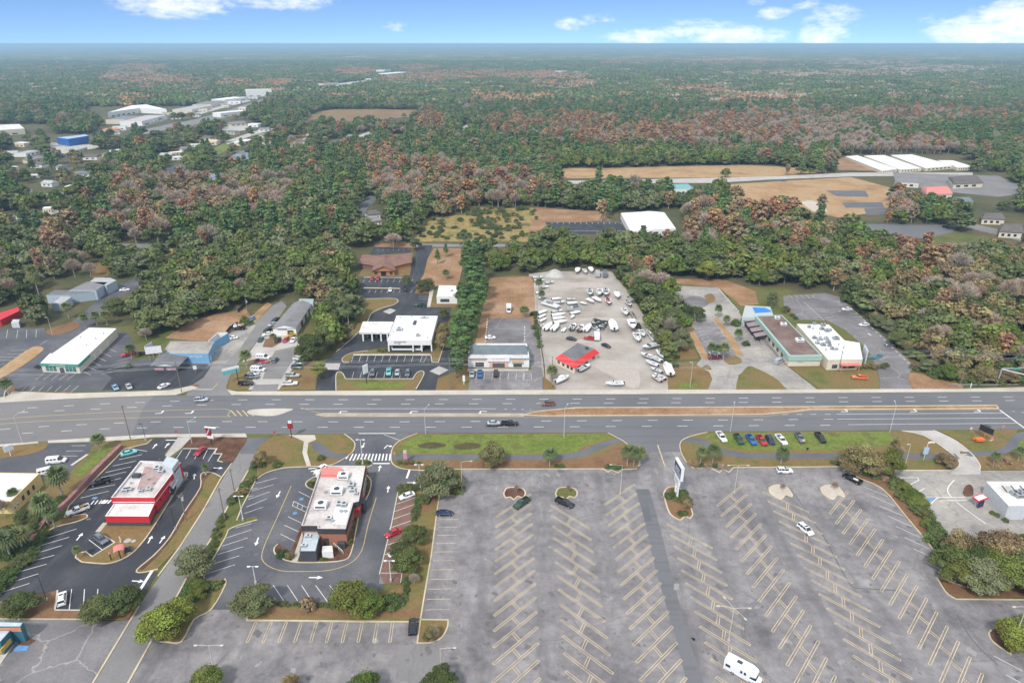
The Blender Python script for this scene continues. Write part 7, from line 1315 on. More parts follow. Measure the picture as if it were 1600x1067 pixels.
def icos(mb, c, r, m=0, jag=.15):
    t = (1 + 5 ** .5) / 2; V_ = [(-1, t, 0),(1, t, 0),(-1,-t, 0),(1,-t, 0),(0,-1, t),(0,1, t),(0,-1,-t),(0,1,-t),(t, 0,-1),(t, 0,1),(-t, 0,-1),(-t, 0,1)]
    F_ = [(0,11,5),(0,5,1),(0,1,7),(0,7,10),(0,10,11),(1,5,9),(5,11,4),(11,10,2),(10,7,6),(7,1,8),(3,9,4),(3,4,2),(3,2,6),(3,6,8),(3,8,9),(4,9,5),(2,4,11),(6,2,10),(8,6,7),(9,8,1)]
    i = len(mb.v); s = 1 / math.sqrt(1 + t * t)
    for v in V_: k = s * (1 + rnd.uniform(-jag, jag)); mb.v.append((c[0] + v[0] * k * r[0], c[1] + v[1] * k * r[1], c[2] + v[2] * k * r[2]))
    for f in F_: mb.f.append(tuple(i + j for j in f)); mb.m.append(m)
def crown(kind, nleaf, size):
    """returns V4, v4, core for a crown of radius 5, top at 10 (pine/cypress: radius 3.4, top 16)"""
    lob = []
    if kind in ('oak', 'broad', 'autumn', 'bush', 'straw'):
        L_ = 15
        for k in range(L_):
            a = 2.4 * k + rnd.uniform(-.4,.4); q = math.sqrt((k + .5) / L_); rr = 3.7 * q * rnd.uniform(.8,1.12); z = 7.5 - 3.2 * q * q + rnd.uniform(-1.1,1.1); r = rnd.uniform(1.05,2.15) * (1.1 if q < .5 else .9)
            lob.append(((rr * math.cos(a), rr * math.sin(a), z),(r, r, r * .82)))
        for k in range(5): a = rnd.uniform(0,6.28); lob.append(((3.3 * math.cos(a),3.3 * math.sin(a), rnd.uniform(3.2,4.4)),(1.5,1.5,1.1)))
    elif kind == 'pine':
        for k in range(16): u = k / 15; a = 2.4 * k; rr = 2.1 * (1 - u) ** .6 * rnd.uniform(.5,1.1); r = rnd.uniform(1.1,1.7) * (1.15 - .5 * u); lob.append(((rr * math.cos(a), rr * math.sin(a),5.5 + 9.6 * u),(r, r, r * .75)))
    elif kind == 'rust':
        for k in range(18): u = k / 17; a = 2.4 * k; rr = 2.4 * math.sin(math.pi * min(1,.25 + .75 * (1 - u))) * rnd.uniform(.6,1); r = rnd.uniform(.9,1.5); lob.append(((rr * math.cos(a), rr * math.sin(a),4.0 + 10.5 * u),(r, r, r * 1.1)))
    core = MB(); per = nleaf // len(lob); Cs = []; Ns = []; Vs = []
    for (c, r) in lob:
        d = nr.normal(0,1,(per, 3)); d[:, 2] = np.abs(d[:, 2]) * 1.0 - .25 * (nr.random(per) < .35); d /= np.linalg.norm(d, axis=1)[:, None]
        p = np.array(c) + d * np.array(r) * (1.12 - .62 * nr.random(per) ** 1.6 + .16 * (nr.random(per) < .2))[:, None]; lv = nr.uniform(.08,.92)
        Cs.append(p); Ns.append(d); Vs.append(np.clip(lv + nr.normal(0,.16, per),0,1))
        if kind != 'rust' or True: icos(core, c, [x * (.60 if kind != 'rust' else .34) for x in r])
    c = np.concatenate(Cs); n_ = np.concatenate(Ns); v = np.concatenate(Vs); return quads(c, n_, size), v, core
def barecrown(nt, w_, asp):
    """rising and spreading twigs of a leafless crown"""
    K = nt; th = nr.uniform(0,6.28, K); u = nr.random(K) ** .6; rr = 3.6 * u; z = 6.0 + 5.6 * np.sqrt(np.clip(1 - (u * .95) ** 2,0,1)) * nr.uniform(.35,1, K) - 1.5
    c = np.stack([rr * np.cos(th), rr * np.sin(th), z], 1); d = np.stack([np.cos(th) * u, np.sin(th) * u, np.full(K, .9)], 1) + nr.normal(0,.35,(K, 3)); d /= np.linalg.norm(d, axis=1)[:, None]
    s = np.cross(d, nr.normal(0,1,(K, 3))); s /= np.linalg.norm(s, axis=1)[:, None]; ln = nr.uniform(.5,1.3, K)[:, None]
    V4 = np.stack([c - d * ln - s * w_, c - d * ln + s * w_, c + d * ln + s * w_ * .4, c + d * ln - s * w_ * .4], 1).reshape(-1,3); return V4, np.clip(nr.normal(.5,.2, K),0,1)
def trunk(h, r, limbs=5, spread=2.6, base=2.2, m=0):
    t = MB(); t.tube([(0,0,-.1),(.08 * r, 0, h * .3),(.1,.05, h * .62)], r, r * .5,7, m)
    for k in range(limbs):
        a = 2.4 * k + rnd.uniform(-.3,.3); z0 = base + (h * .6 - base) * k / limbs; t.tube([(0,0, z0),(math.cos(a) * spread * .5, math.sin(a) * spread * .5, z0 + h * .14),(math.cos(a) * spread, math.sin(a) * spread, z0 + h * .24)], r * .45, r * .12,5, m)
    return t
def palmparts(nf=34, lod=1):
    V = []; vv = []
    for k in range(nf):
        a = 2.4 * k; el = R(70 - 110 * (k / nf) + rnd.uniform(-8,8)); L_ = rnd.uniform(2.3,2.9); d = Vector((math.cos(a) * math.cos(el), math.sin(a) * math.cos(el), math.sin(el))); s = Vector((-math.sin(a), math.cos(a),0)); up = d.cross(s) * -1
        b0 = Vector((0,0,6.0)) + d * .55; lv = rnd.uniform(.2,.8) * (1 if k < nf * .8 else .5)
        for j in range(7):
            f = (j - 3) / 3; dd = (d * math.cos(f * .95) + s * math.sin(f * .95)).normalized(); tip = b0 + dd * L_ * (1 - .18 * abs(f)) + Vector((0,0,-.6)); mid = b0 + dd * L_ * .55; w_ = .2; q = dd.cross(up).normalized() * w_
            V += [b0 - q * .3, mid - q, tip, mid + q]; vv.append(min(1, max(0, lv + rnd.uniform(-.12,.12))))
    tr = MB(); tr.tube([(0,0,-.1),(.12,.05,2.5),(.05,.0,5.9)], .24,.17,8); c = MB(); icos(c, (0,0,5.9),(.55,.55,.6))
    return np.array([tuple(p) for p in V]), vv, c, tr
PROT = {}       # kind -> list of (crown mesh, trunk mesh)
def prot(key, kind, n, nl, size, leaf, bk=None):
    PROT[key] = []
    for i in range(n):
        if kind == 'bare':
            V4, v4 = barecrown(nl, size, 1); cm = mk('crown', V4, v4, MB(), [leaf]); tm = trunk(10,.26,8,2.6,3.0).mesh('trunk', [bk or palebark])
        elif kind == 'palm':
            V4, v4, c, tr = palmparts(nl); cm = mk('crown', V4, v4, c, [leaf]); tm = tr.mesh('trunk', [bk or palebark])
        else:
            V4, v4, c = crown(kind, nl, size); cm = mk('crown', V4, v4, c, [leaf]); tm = trunk({'pine': 14, 'rust': 14}.get(kind, 8.5),.3 if kind in ('pine', 'rust') else .35,4 if kind in ('pine', 'rust') else 6,1.2 if kind in ('pine', 'rust') else 2.8,4 if kind in ('pine', 'rust') else 2).mesh('trunk', [bk or bark])
        PROT[key].append((cm, tm))
prot('lime', 'broad', 2,8000,.16, LM['lime']); prot('oak', 'oak', 3,8600,.155, LM['oak']); prot('broad', 'broad', 3,8600,.155, LM['broad']); prot('autumn', 'autumn', 3,6400,.15, LM['autumn']); prot('pine', 'pine', 3,4200,.20, LM['pine']); prot('rust', 'rust', 2,2600,.24, LM['rust'], palebark)
prot('bare', 'bare', 3,1500,.05, LM['bare']); prot('palm', 'palm', 3,36,0, LM['palm']); prot('ypalm', 'palm', 1,36,0, LM['autumn']); prot('bush', 'bush', 3,3600,.22, LM['bush']); prot('straw', 'straw', 1,2200,.26, LM['straw'])
prot('moak', 'oak', 4,1300,.44, LM['oak']); prot('mbroad', 'broad', 3,1300,.44, LM['broad']); prot('mautumn', 'autumn', 3,1200,.42, LM['autumn']); prot('mpine', 'pine', 3,1000,.40, LM['pine']); prot('mrust', 'rust', 3,900,.42, LM['rust'], palebark); prot('mbare', 'bare', 4,800,.085, LM['bare']); prot('mpalm', 'palm', 2,20,0, LM['palm'])
NAME = dict(lime='broadleaf_tree', oak='live_oak', broad='broadleaf_tree', autumn='autumn_tree', pine='pine_tree', rust='cypress_tree', bare='bare_tree', palm='palm_tree', ypalm='palm_tree', bush='shrub', straw='dry_shrub')
H0 = dict(lime=10, oak=10, broad=10, autumn=10, pine=16, rust=16, bare=11.5, palm=7.8, ypalm=7.8, bush=10, straw=10); CAT = dict(palm='palm tree', bush='shrub', straw='shrub', ypalm='palm tree')
COUNT = {}
def tree(kind, x, y, h, wd, label, group=None, lod='', z=0.0, rz=None):
    """kind at world x, y; height h, width factor relative to height"""
    key = lod + kind if lod and (lod + kind) in PROT else kind
    cm, tm = rnd.choice(PROT[key]); s = h / H0[kind]; nm = NAME[kind]; COUNT[nm] = COUNT.get(nm, 0) + 1
    t = thing(nm, label, CAT.get(kind, 'tree'),(x, y, z), rnd.uniform(0,6.28) if rz is None else rz, group); t.scale = (s * wd * rnd.uniform(.88,1.12), s * wd * rnd.uniform(.88,1.12), s)
    if kind in ('bush', 'straw'):
        o = bpy.data.objects.new('foliage', cm); link(o, t); o.location = (0,0,-2.6); return t
    link(bpy.data.objects.new('trunk', tm), t); link(bpy.data.objects.new('crown', cm), t); return t
def T(kind, px, py, h, wd, label, group=None):
    p = G(px, py); big = 1.14 if kind in ('oak', 'broad', 'autumn', 'lime') else 1.12 if kind == 'palm' else 1.0
    if py > 600 and kind in ('oak', 'broad', 'autumn', 'lime'): wd *= 1.2
    return tree(kind, p.x, p.y, h * big, wd, label, group)
# ---- hand placed, south of the highway
for a in [('oak', 686,771,8.6,1.15, 'big round dark oak at the corner of the brick restaurant lot'),('palm', 699,772,6.3,1.1, 'palm in front of the big round oak'),('autumn', 770,729,7.5,.95, 'loose olive tree on the verge, alone between two palms groups'),('palm', 859,729,5.6,1.15, 'low full palm on the verge above the lot, west of the triple palms'),
          ('palm', 980,728,6.4,1.0, 'left palm of the trio beside the main entrance'),('palm', 990,729,6.0,1.0, 'middle palm of the trio beside the main entrance'),('palm', 998,727,5.6,1.0, 'right palm of the trio beside the main entrance'),('palm', 1094,726,5.6,.9, 'left palm of the pair east of the entrance'),('palm', 1113,725,6.2,1.0, 'right palm of the pair east of the entrance'),('palm', 1220,725,5.4,1.0, 'palm on the verge behind the white suv'),
          ('autumn', 1338,738,8.5,1.05, 'large yellow olive tree right of the parked trucks'),('autumn', 1360,741,8.3,.9, 'second yellow olive tree close to the large one'),('broad', 1388,746,8.6,.75, 'upright green tree at the hedge corner'),('rust', 1393,718,8.0,.9, 'small rusty tree behind the upright green tree'),('bare', 1404,716,4.5,.9, 'grey wispy shrub tree by the path'),
          ('autumn', 1478,727,3.6,1.5, 'wide maroon olive bush tree beside the curved drive'),('palm', 1552,727,4.2,1.0, 'small palm on the far right verge, left one'),('palm', 1590,721,4.6,1.0, 'small palm on the far right verge, right one'),('straw', 1572,722,2.6,1.4, 'dry bush between the two small palms'),
          ('bare', 807,770,3.4,.7, 'thin little tree on the straw island'),('bare', 888,770,3.2,.7, 'thin brown tree on the green island'),('bare', 1222,767,3.2,.8, 'thin little tree on the left sandy island'),('bare', 1303,766,3.4,.8, 'thin little tree on the right sandy island'),
          ('autumn', 1492,876,9,.75, 'sparse brown leaved tree over the pale lot'),('autumn', 1556,882,9,.95, 'wide rusty brown tree above the right wood'),('broad', 1600,872,7,.9, 'brown green tree at the right edge above the wood'),
          ('oak', 1480,897,7.5,1.0, 'dark tree at the left end of the lower right wood'),('broad', 1502,913,7,1.1, 'second tree from the left in the lower right wood'),('oak', 1530,921,7.5,1.1, 'third tree from the left in the lower right wood'),('broad', 1562,921,8,1.1, 'fourth tree from the left in the lower right wood'),('oak', 1594,919,8,1.15, 'tree of the lower right wood at the frame edge'),('oak', 1630,915,8,1.1, 'tree of the lower right wood just past the frame edge'),('broad', 1545,898,7.5,1.0, 'rear tree in the middle of the lower right wood'),('oak', 1515,890,7,1.0, 'rear tree at the left of the lower right wood'),('broad', 1580,895,8,1.0, 'rear tree at the right of the lower right wood'),
          ('lime', 1576,1008,5.8,1.25, 'bushy yellow green tree on the corner island at lower right'),('oak', 1600,1004,6,1.1, 'darker tree touching the bushy one at lower right'),
          ('broad', 327,1078,5.0,1.0, 'tree rising from the bottom edge, leftmost of four'),('autumn', 457,1084,4.2,.8, 'small yellow green tree at the bottom edge, second of four'),('broad', 573,1087,4.8,1.1, 'tree at the bottom edge, third of four'),('oak', 690,1082,5.4,1.1, 'grey green tree at the bottom edge around the lamp post'),
          ('lime', 258,993,6.8,1.25, 'yellow green tree at the foot of the lane island'),('lime', 287,968,5.6,1.05, 'yellow olive tree in the middle of the lane island'),('oak', 306,896,6.8,1.05, 'grey green tree leaning over the access lane'),('bare', 298,898,7.0,.9, 'grey mossy tree mixed into the one over the lane'),('oak', 398,955,6.4,1.1, 'grey mossy tree below the left bays of the brick lot'),('bare', 404,953,6.4,.9, 'bare branched tree entwined with the mossy tree'),
          ('straw', 483,950,4.4,1.0, 'round copper brown bush tree on the bottom strip'),('broad', 548,955,7.0,1.15, 'large green tree at the bottom of the brick lot'),('broad', 575,957,5.4,1.1, 'green tree joined to the right of the large one'),('bush', 611,945,4.4,1.3, 'thick bright green bush at the foot of the brick bays'),
          ('oak', 647,850,5.4,1.0, 'upper round dark tree over the brick bays'),('oak', 626,872,4.6,.9, 'middle round tree over the brick bays'),('oak', 638,892,6.0,1.05, 'lower and largest round tree over the brick bays'),('bare', 648,912,3.2,1.2, 'pinkish bare bush below the round trees'),('bare', 676,999,4.0,1.0, 'thin tree on the grass island by the black suv'),('autumn', 673,1000,3.4,.8, 'yellow leaved sapling on the grass island by the black suv'),
          ('oak', 160,966,5.4,1.2, 'dark round tree left of its neighbour below the red restaurant'),('oak', 197,955,5.6,1.15, 'dark round tree right of its neighbour below the red restaurant'),('oak', 38,957,4.8,1.35, 'grey green spreading tree at the bottom left corner'),
          ('palm', 157,704,5.2,1.05, 'palm on the green slope above the pink wall'),('palm', 99,776,8.6,1.05, 'tall ivy wrapped palm beside the pink wall'),('palm', 76,820,8.5,1.0, 'palm in the middle of the thicket, taller'),('palm', 86,824,6.0,1.0, 'palm in the middle of the thicket, lower'),('palm', 26,790,5.0,.85, 'palm in front of the yellow building'),('palm', 18,872,7.0,1.15, 'palm at the left edge of the thicket'),('palm', 38,863,6.6,1.1, 'palm beside the lower end of the pink wall'),('bare', 8,810,7,.6, 'bare grey tree at the left edge'),
          ('palm', 124,873,3.4,.95, 'dwarf palm on the small island behind the red restaurant'),('palm', 323,742,3.2,.95, 'dwarf palm at the tip of the brown strip'),('bush', 439,868,2.6,1.2, 'round green shrub on the planter behind the cooler annex'),('bush', 486,760,2.6,1.0, 'clipped shrub beside the front of the brick restaurant'),
          ('bush', 404,730,4.5,1.0, 'bushy green tree at the top of the lane strip'),('autumn', 410,726,5.0,.7, 'grey yellow small tree at the top of the lane strip'),('bush', 434,728,3.0,1.1, 'shrub beside the white footpath'),('bush', 502,718,2.6,1.1, 'shrub beside the asphalt path'),('bush', 665,783,3.4,1.3, 'olive bush below the big round oak'),('bush', 715,768,3.0,1.5, 'low palmetto shrub beside the big round oak')]:
    T(*a)
def thicket(pl, n, h, label, group, kinds=('bush',), jit=4, wd=1.3):
    P = [G(*p) for p in pl]; L_ = [(P[i + 1] - P[i]).length for i in range(len(P) - 1)]; tot = sum(L_)
    for k in range(n):
        d = tot * (k + .5) / n
        for i, l in enumerate(L_):
            if d <= l: break
            d -= l
        q = P[i] + (P[i + 1] - P[i]) * min(1, d / l); kd = rnd.choice(kinds); tree(kd, q.x + rnd.uniform(-jit, jit) * .25, q.y + rnd.uniform(-jit, jit) * .25, h * rnd.uniform(.75,1.25), wd * rnd.uniform(.85,1.2), label, group)
thicket([(1398,758),(1420,782),(1445,812),(1470,848),(1492,880)], 22,3.4, 'one of the dark shrubs in the hedge between the two right lots', 'hedge shrubs between the right lots', ('bush', 'bush', 'broad'),6)
thicket([(10,905),(30,880),(50,850),(70,840)], 9,2.8, 'one of the shrubs of the thicket left of the pink wall', 'thicket left of the pink wall', ('bush',),8,1.5); thicket([(0,870),(25,850),(50,830),(70,810),(40,815),(20,835)], 14,3.6, 'one of the taller shrubs deep in the thicket', 'thicket deep shrubs', ('bush', 'oak'),10,1.4); thicket([(-10,930),(5,900)], 4,3, 'shrub at the very left edge of the thicket', 'thicket edge shrubs', ('bush',),6,1.5)
thicket([(60,800),(90,790),(100,780)], 4,3.0, 'shrub at the foot of the ivy wrapped palm', 'shrubs by the ivy palm', ('bush', 'straw'),4); thicket([(392,748),(380,770),(362,790)], 9,2.0, 'one of the yellow olive bushes on the strip left of the brick lot', 'bushes along the lane strip', ('bush', 'straw', 'autumn'),5); thicket([(355,800),(340,835),(320,880)], 12,1.7, 'one of the bright low bushes on the strip left of the brick lot, lower part', 'low bushes along the lane strip', ('bush',),4)
thicket([(300,915),(330,918),(348,908)], 7,2.0, 'one of the bright hedge shrubs at the head of the lane island', 'hedge shrubs of the lane island', ('bush',),2); thicket([(300,935),(315,925)], 3,3.5, 'bush between the lane island trees', 'lane island bushes', ('bush', 'broad'),3)
thicket([(412,944),(470,946),(530,947),(590,942)], 20,1.3, 'one of the clipped shrubs of the hedge along the bottom of the brick lot', 'hedge at the bottom of the brick lot', ('bush',),1); thicket([(606,946),(632,940),(636,905)], 9,1.5, 'one of the clipped shrubs of the hedge right of the bright bush', 'hedge right of the bright bush', ('bush',),1)
thicket([(557,724),(579,724)], 4,1.1, 'hedge shrub on the little island at the crossing', 'hedge on the little island', ('bush',),1); thicket([(620,724),(658,725)], 7,1.3, 'hedge shrub in the bed left of the big oak', 'hedge left of the big oak', ('bush', 'autumn'),1); thicket([(626,764),(658,765)], 7,2.0, 'hedge shrub above the brick bays', 'hedge above the brick bays', ('bush',),1); thicket([(654,775),(648,815)], 7,1.8, 'hedge shrub along the right of the brick bays', 'hedge beside the brick bays', ('bush',),1)
thicket([(553,798),(547,830),(545,852)], 8,2.0, 'yellow green shrub along the right side of the brick restaurant', 'shrubs beside the brick restaurant', ('bush', 'autumn'),1,1.0); thicket([(573,750),(572,765)], 3,1.3, 'small shrub by the pickup bay', 'shrubs by the pickup bay', ('bush',),1); thicket([(468,875),(500,875),(515,874)], 6,1.0, 'low shrub behind the cooler annex', 'shrubs behind the annex', ('bush',),1); thicket([(445,870),(456,874)], 2,1.4, 'yellowish shrub on the planter tip', 'planter tip shrubs', ('autumn',),1)
thicket([(948,730),(962,732),(972,730)], 6,1.9, 'dark shrub of the bed left of the triple palms', 'shrubs left of the triple palms', ('bush',),1); thicket([(868,729),(880,730)], 3,1.6, 'shrub at the foot of the low full palm', 'shrubs at the low full palm', ('bush',),1); thicket([(980,731),(996,731)], 4,.9, 'straw bush under the triple palms', 'bushes under the triple palms', ('straw',),1); thicket([(1078,722),(1084,728),(1110,729),(1132,730)], 11,1.5, 'shrub in the bed under the palm pair', 'shrubs under the palm pair', ('bush', 'bush', 'straw'),2)
thicket([(1044,778),(1050,770),(1062,770),(1070,782),(1055,784)], 14,2.2, 'dark shrub filling the head of the pylon sign island', 'shrubs of the pylon island', ('bush',),3); thicket([(1074,788),(1072,794)], 2,2.4, 'olive brown shrub on the pylon island', 'olive shrubs of the pylon island', ('autumn',),1); thicket([(1064,804),(1074,803)], 3,1.3, 'low shrub at the tail of the pylon island', 'tail shrubs of the pylon island', ('bush',),1)
thicket([(1300,724),(1325,728)], 4,1.6, 'brown low bush near the autumn trees', 'bushes near the autumn trees', ('straw', 'bush'),2); thicket([(1330,732),(1360,745),(1395,752)], 8,2.2, 'undergrowth shrub below the autumn trees', 'undergrowth below the autumn trees', ('bush', 'straw'),3); thicket([(1536,728),(1600,730)], 6,1.2, 'brown tuft on the far right verge', 'brown tufts on the right verge', ('straw',),4); thicket([(1545,800),(1575,815)], 3,1.6, 'small shrub beside the order board', 'shrubs by the order board', ('bush', 'autumn'),2)
# ---- hand placed, north side
for a in [('palm', 386,574,6.5,.95, 'palm beside the side road above the sales column'),('ypalm', 428,537,4.6,1.1, 'yellow green date palm before the sales office'),('broad', 383,510,4.5,.9, 'small bright tree at the dirt yard'),('oak', 487,562,11,1.05, 'big grey green oak right of the sales office'),('oak', 508,548,10,.95, 'grey green oak behind the big one'),('lime', 500,592,7.5,.85, 'bright green tree nearest the bank driveway'),('bush', 476,567,5,1.0, 'dark bush left of the bright green tree'),('oak', 520,503,10,1.0, 'dark oak behind the palm clump'),('bush', 597,549,2.8,1.6, 'rounded shrub at the bank corner'),
          ('autumn', 690,548,7.5,.75, 'copper tree along the right wall of the bank'),('autumn', 694,530,8,.75, 'copper tree at the back corner of the bank'),('oak', 694,500,6,.8, 'dark small tree behind the bank'),('oak', 636,448,6.5,.8, 'small oak at the lot corner of the cedar office'),('oak', 660,456,6.5,1.05, 'spreading oak on the brown island'),('oak', 670,453,6,1.0, 'second oak on the brown island'),('pine', 684,413,9.5,1.0, 'lone round topped pine in the orange strip'),('palm', 697,437,5,1.1, 'dark low palm in the orange strip'),('pine', 697,402,9,.9, 'pine at the top of the orange strip'),('oak', 650,391,8,.9, 'grey green tree at the entry of the back lot'),
          ('palm', 717,384,7,.9, 'palm on the back road, left of three'),('palm', 724,385,7.5,.9, 'palm on the back road, middle of three'),('palm', 733,384,7.5,.9, 'palm on the back road, right of three'),
          ('palm', 862,597,6.0,1.1, 'palm at the left front corner of the boat yard'),('palm', 819,497,5.2,1.3, 'full palm at the corner of the dirt field'),('palm', 842,455,6,1.0, 'palm by the back left of the boat yard, upper'),('palm', 846,472,5.5,1.0, 'palm by the back left of the boat yard, lower'),
          ('oak', 1000,470,12,.85, 'tall mossy oak at the yard right edge'),('bare', 988,462,11,.6, 'grey mossy tree at the yard right edge'),('autumn', 995,438,12,.6, 'yellow orange tree behind the boat yard'),('rust', 983,432,13,.7, 'bright orange tree behind the boat yard'),('oak', 1035,490,10,1.2, 'broad oak between the boat yard and the derelict lot'),('oak', 1050,520,11,1.1, 'oak in the belt beside the derelict lot, centre'),('bare', 1045,528,11,.8, 'bare branched tree in the belt beside the derelict lot'),('oak', 1062,548,9,.9, 'oak in the belt beside the derelict lot, front right'),('broad', 1040,545,8,.9, 'dark tree in the belt beside the houseboat'),('bush', 1045,565,4,1.3, 'bright bush at the foot of the belt, left'),('bush', 1052,573,3.5,1.4, 'bright bush at the foot of the belt, right'),('bush', 1038,548,4,1.2, 'bush beside the houseboat'),
          ('oak', 1071,500,7,1.0, 'small oak on the derelict lot, left'),('oak', 1088,502,7,1.05, 'small oak on the derelict lot, right'),('palm', 1121,497,5.8,.95, 'palm at the head of the orange strip'),('palm', 1134,511,5,1.0, 'palm lower in the orange strip'),('palm', 1152,535,5.5,1.0, 'palm near the patio planters'),('palm', 1110,560,6.0,.9, 'left of the three palms at the derelict entrance'),('palm', 1120,561,5.6,.9, 'middle of the three palms at the derelict entrance'),('palm', 1130,562,6.6,.9, 'right of the three palms at the derelict entrance'),('bush', 1166,540,3.4,1.0, 'potted shrub on the patio'),('bush', 1150,508,4,1.4, 'green bush beside the patio screen'),('oak', 1205,478,7,.8, 'tree behind the tarp roof'),('bush', 1226,487,5,.9, 'round bush behind the long shop'),('broad', 1186,446,9,1.0, 'grey green oak at the back of the derelict lot'),('lime', 1104,438,11,1.0, 'vivid light green tree behind the derelict lot'),
          ('palm', 14,617,5.6,1.2, 'palm on the corner of the white roofed shop lot'),('palm', 62,466,15,.6, 'very tall slim palm above the left wood'),('palm', 134,512,5.8,1.0, 'palm by the bend of the side street'),('palm', 152,509,6.2,1.0, 'left of two palms behind the white roofed shop'),('palm', 168,508,6,1.2, 'right of two palms behind the white roofed shop'),('oak', 180,492,8,1.2, 'spreading oak beside the warehouse row'),('palm', 108,498,7,1.0, 'palm in front of the warehouses'),('palm', 206,560,5.5,1.1, 'palm beside the tow truck'),
          ('palm', 536,505,10,.7, 'palm in the clump left of the bank drive, first'),('palm', 545,510,9.5,.7, 'palm in the clump left of the bank drive, second'),('palm', 556,498,10,.7, 'palm in the clump left of the bank drive, third'),('pine', 552,492,11,.8, 'pine behind the palm clump'),('bush', 202,574,2.4,1.4, 'bush at the edge between the two left lots')]: T(*a)
for i, (x, y, h) in enumerate([(714,590,13),(722,572,13),(712,560,14),(728,555,13),(716,538,15),(734,530,14),(724,515,15),(740,508,15),(730,492,16),(748,488,15),(738,470,16),(752,462,16),(735,448,16),(750,440,16),(742,425,16),(728,430,15),(756,470,14),(722,482,14),(745,412,16),(732,412,15)]):
    T('pine', x, y, h, 1.45, 'one of the bright green pines in the row beside the bank', 'pine row beside the bank')
thicket([(836,490),(839,515),(842,535),(846,545)], 10,2.6, 'one of the shrubs on the fence left of the boat yard', 'shrubs along the boat yard fence', ('bush',),2); thicket([(1295,574),(1320,576),(1345,576)], 6,2.6, 'shrub in front of the white roofed restaurant', 'shrubs before the white restaurant', ('bush', 'broad'),2,1.2); thicket([(1352,577),(1375,575),(1384,571)], 5,2.2, 'bright shrub right of the mural fin', 'shrubs right of the mural fin', ('bush', 'autumn'),2,1.3); thicket([(1232,484),(1245,500)], 4,2.2, 'maroon bush behind the long shop', 'bushes behind the long shop', ('straw', 'bush'),2,1.3); thicket([(1422,575),(1450,580),(1480,588),(1500,596)], 9,4, 'bush at the front edge of the right wood', 'bushes fronting the right wood', ('bush', 'autumn'),4,1.2)
thicket([(552,500),(545,530),(520,548)], 8,3, 'small bush in the straw bed left of the bank', 'bushes left of the bank', ('bush', 'straw'),6,1.0)
thicket([(1318,466),(1345,484),(1390,523),(1430,566)], 16,5.5, 'small tree or bush overhanging the right kerb of the dark parking lot', 'edge growth of the dark parking lot', ('bush', 'broad', 'autumn', 'oak'),6,1.2)
thicket([(1440,578),(1480,590),(1540,598),(1620,598)], 16,5.5, 'small tree on the highway side of the right wood', 'highway side of the right wood', ('bush', 'broad', 'autumn', 'oak'),8,1.3)
# ---- woods
def inpoly(x, y, P):
    c = False; j = len(P) - 1
    for i in range(len(P)):
        if (P[i][1] > y) != (P[j][1] > y) and x < (P[j][0] - P[i][0]) * (y - P[i][1]) / (P[j][1] - P[i][1]) + P[i][0]: c = not c
        j = i
    return c
BB = [(min(p[0] for p in P), max(p[0] for p in P), min(p[1] for p in P), max(p[1] for p in P), P) for P in CLEAR]
NB = []
for o in list(S.objects):      # footprints of buildings keep the trees away too
    if o.type == 'EMPTY' and o.get('category') in ('shop', 'bank', 'restaurant', 'office', 'warehouse', 'house', 'store', 'building', 'pavilion', 'clubhouse', 'shed', 'kiosk', 'canopy'):
        cx, cy = PX(o.location); wch = [c for c in o.children if c.type == 'MESH']
        if o.location.y > 250 and wch:
            xs = [v.co.x for c in wch for v in c.data.vertices]; ys = [v.co.y for c in wch for v in c.data.vertices]; zs = [v.co.z for c in wch for v in c.data.vertices]; L0 = o.location; m_ = 1
            q = [PX((L0.x + a, L0.y + b, z)) for a in (min(xs) - m_, max(xs) + m_) for b in (min(ys) - 4, max(ys)) for z in (0, max(zs))]
            x0, x1, y0, y1 = min(p[0] for p in q), max(p[0] for p in q), min(p[1] for p in q), max(p[1] for p in q); NB.append((x0, x1, y0, y1, [(x0, y0),(x1, y0),(x1, y1),(x0, y1)]))
def onroof(x, y):
    return any(a <= x <= b and c <= y <= d for a, b, c, d, P in NB)
def blocked(x, y):
    for a, b, c, d, P in BB:
        if a <= x <= b and c <= y <= d and inpoly(x, y, P): return True
    return False
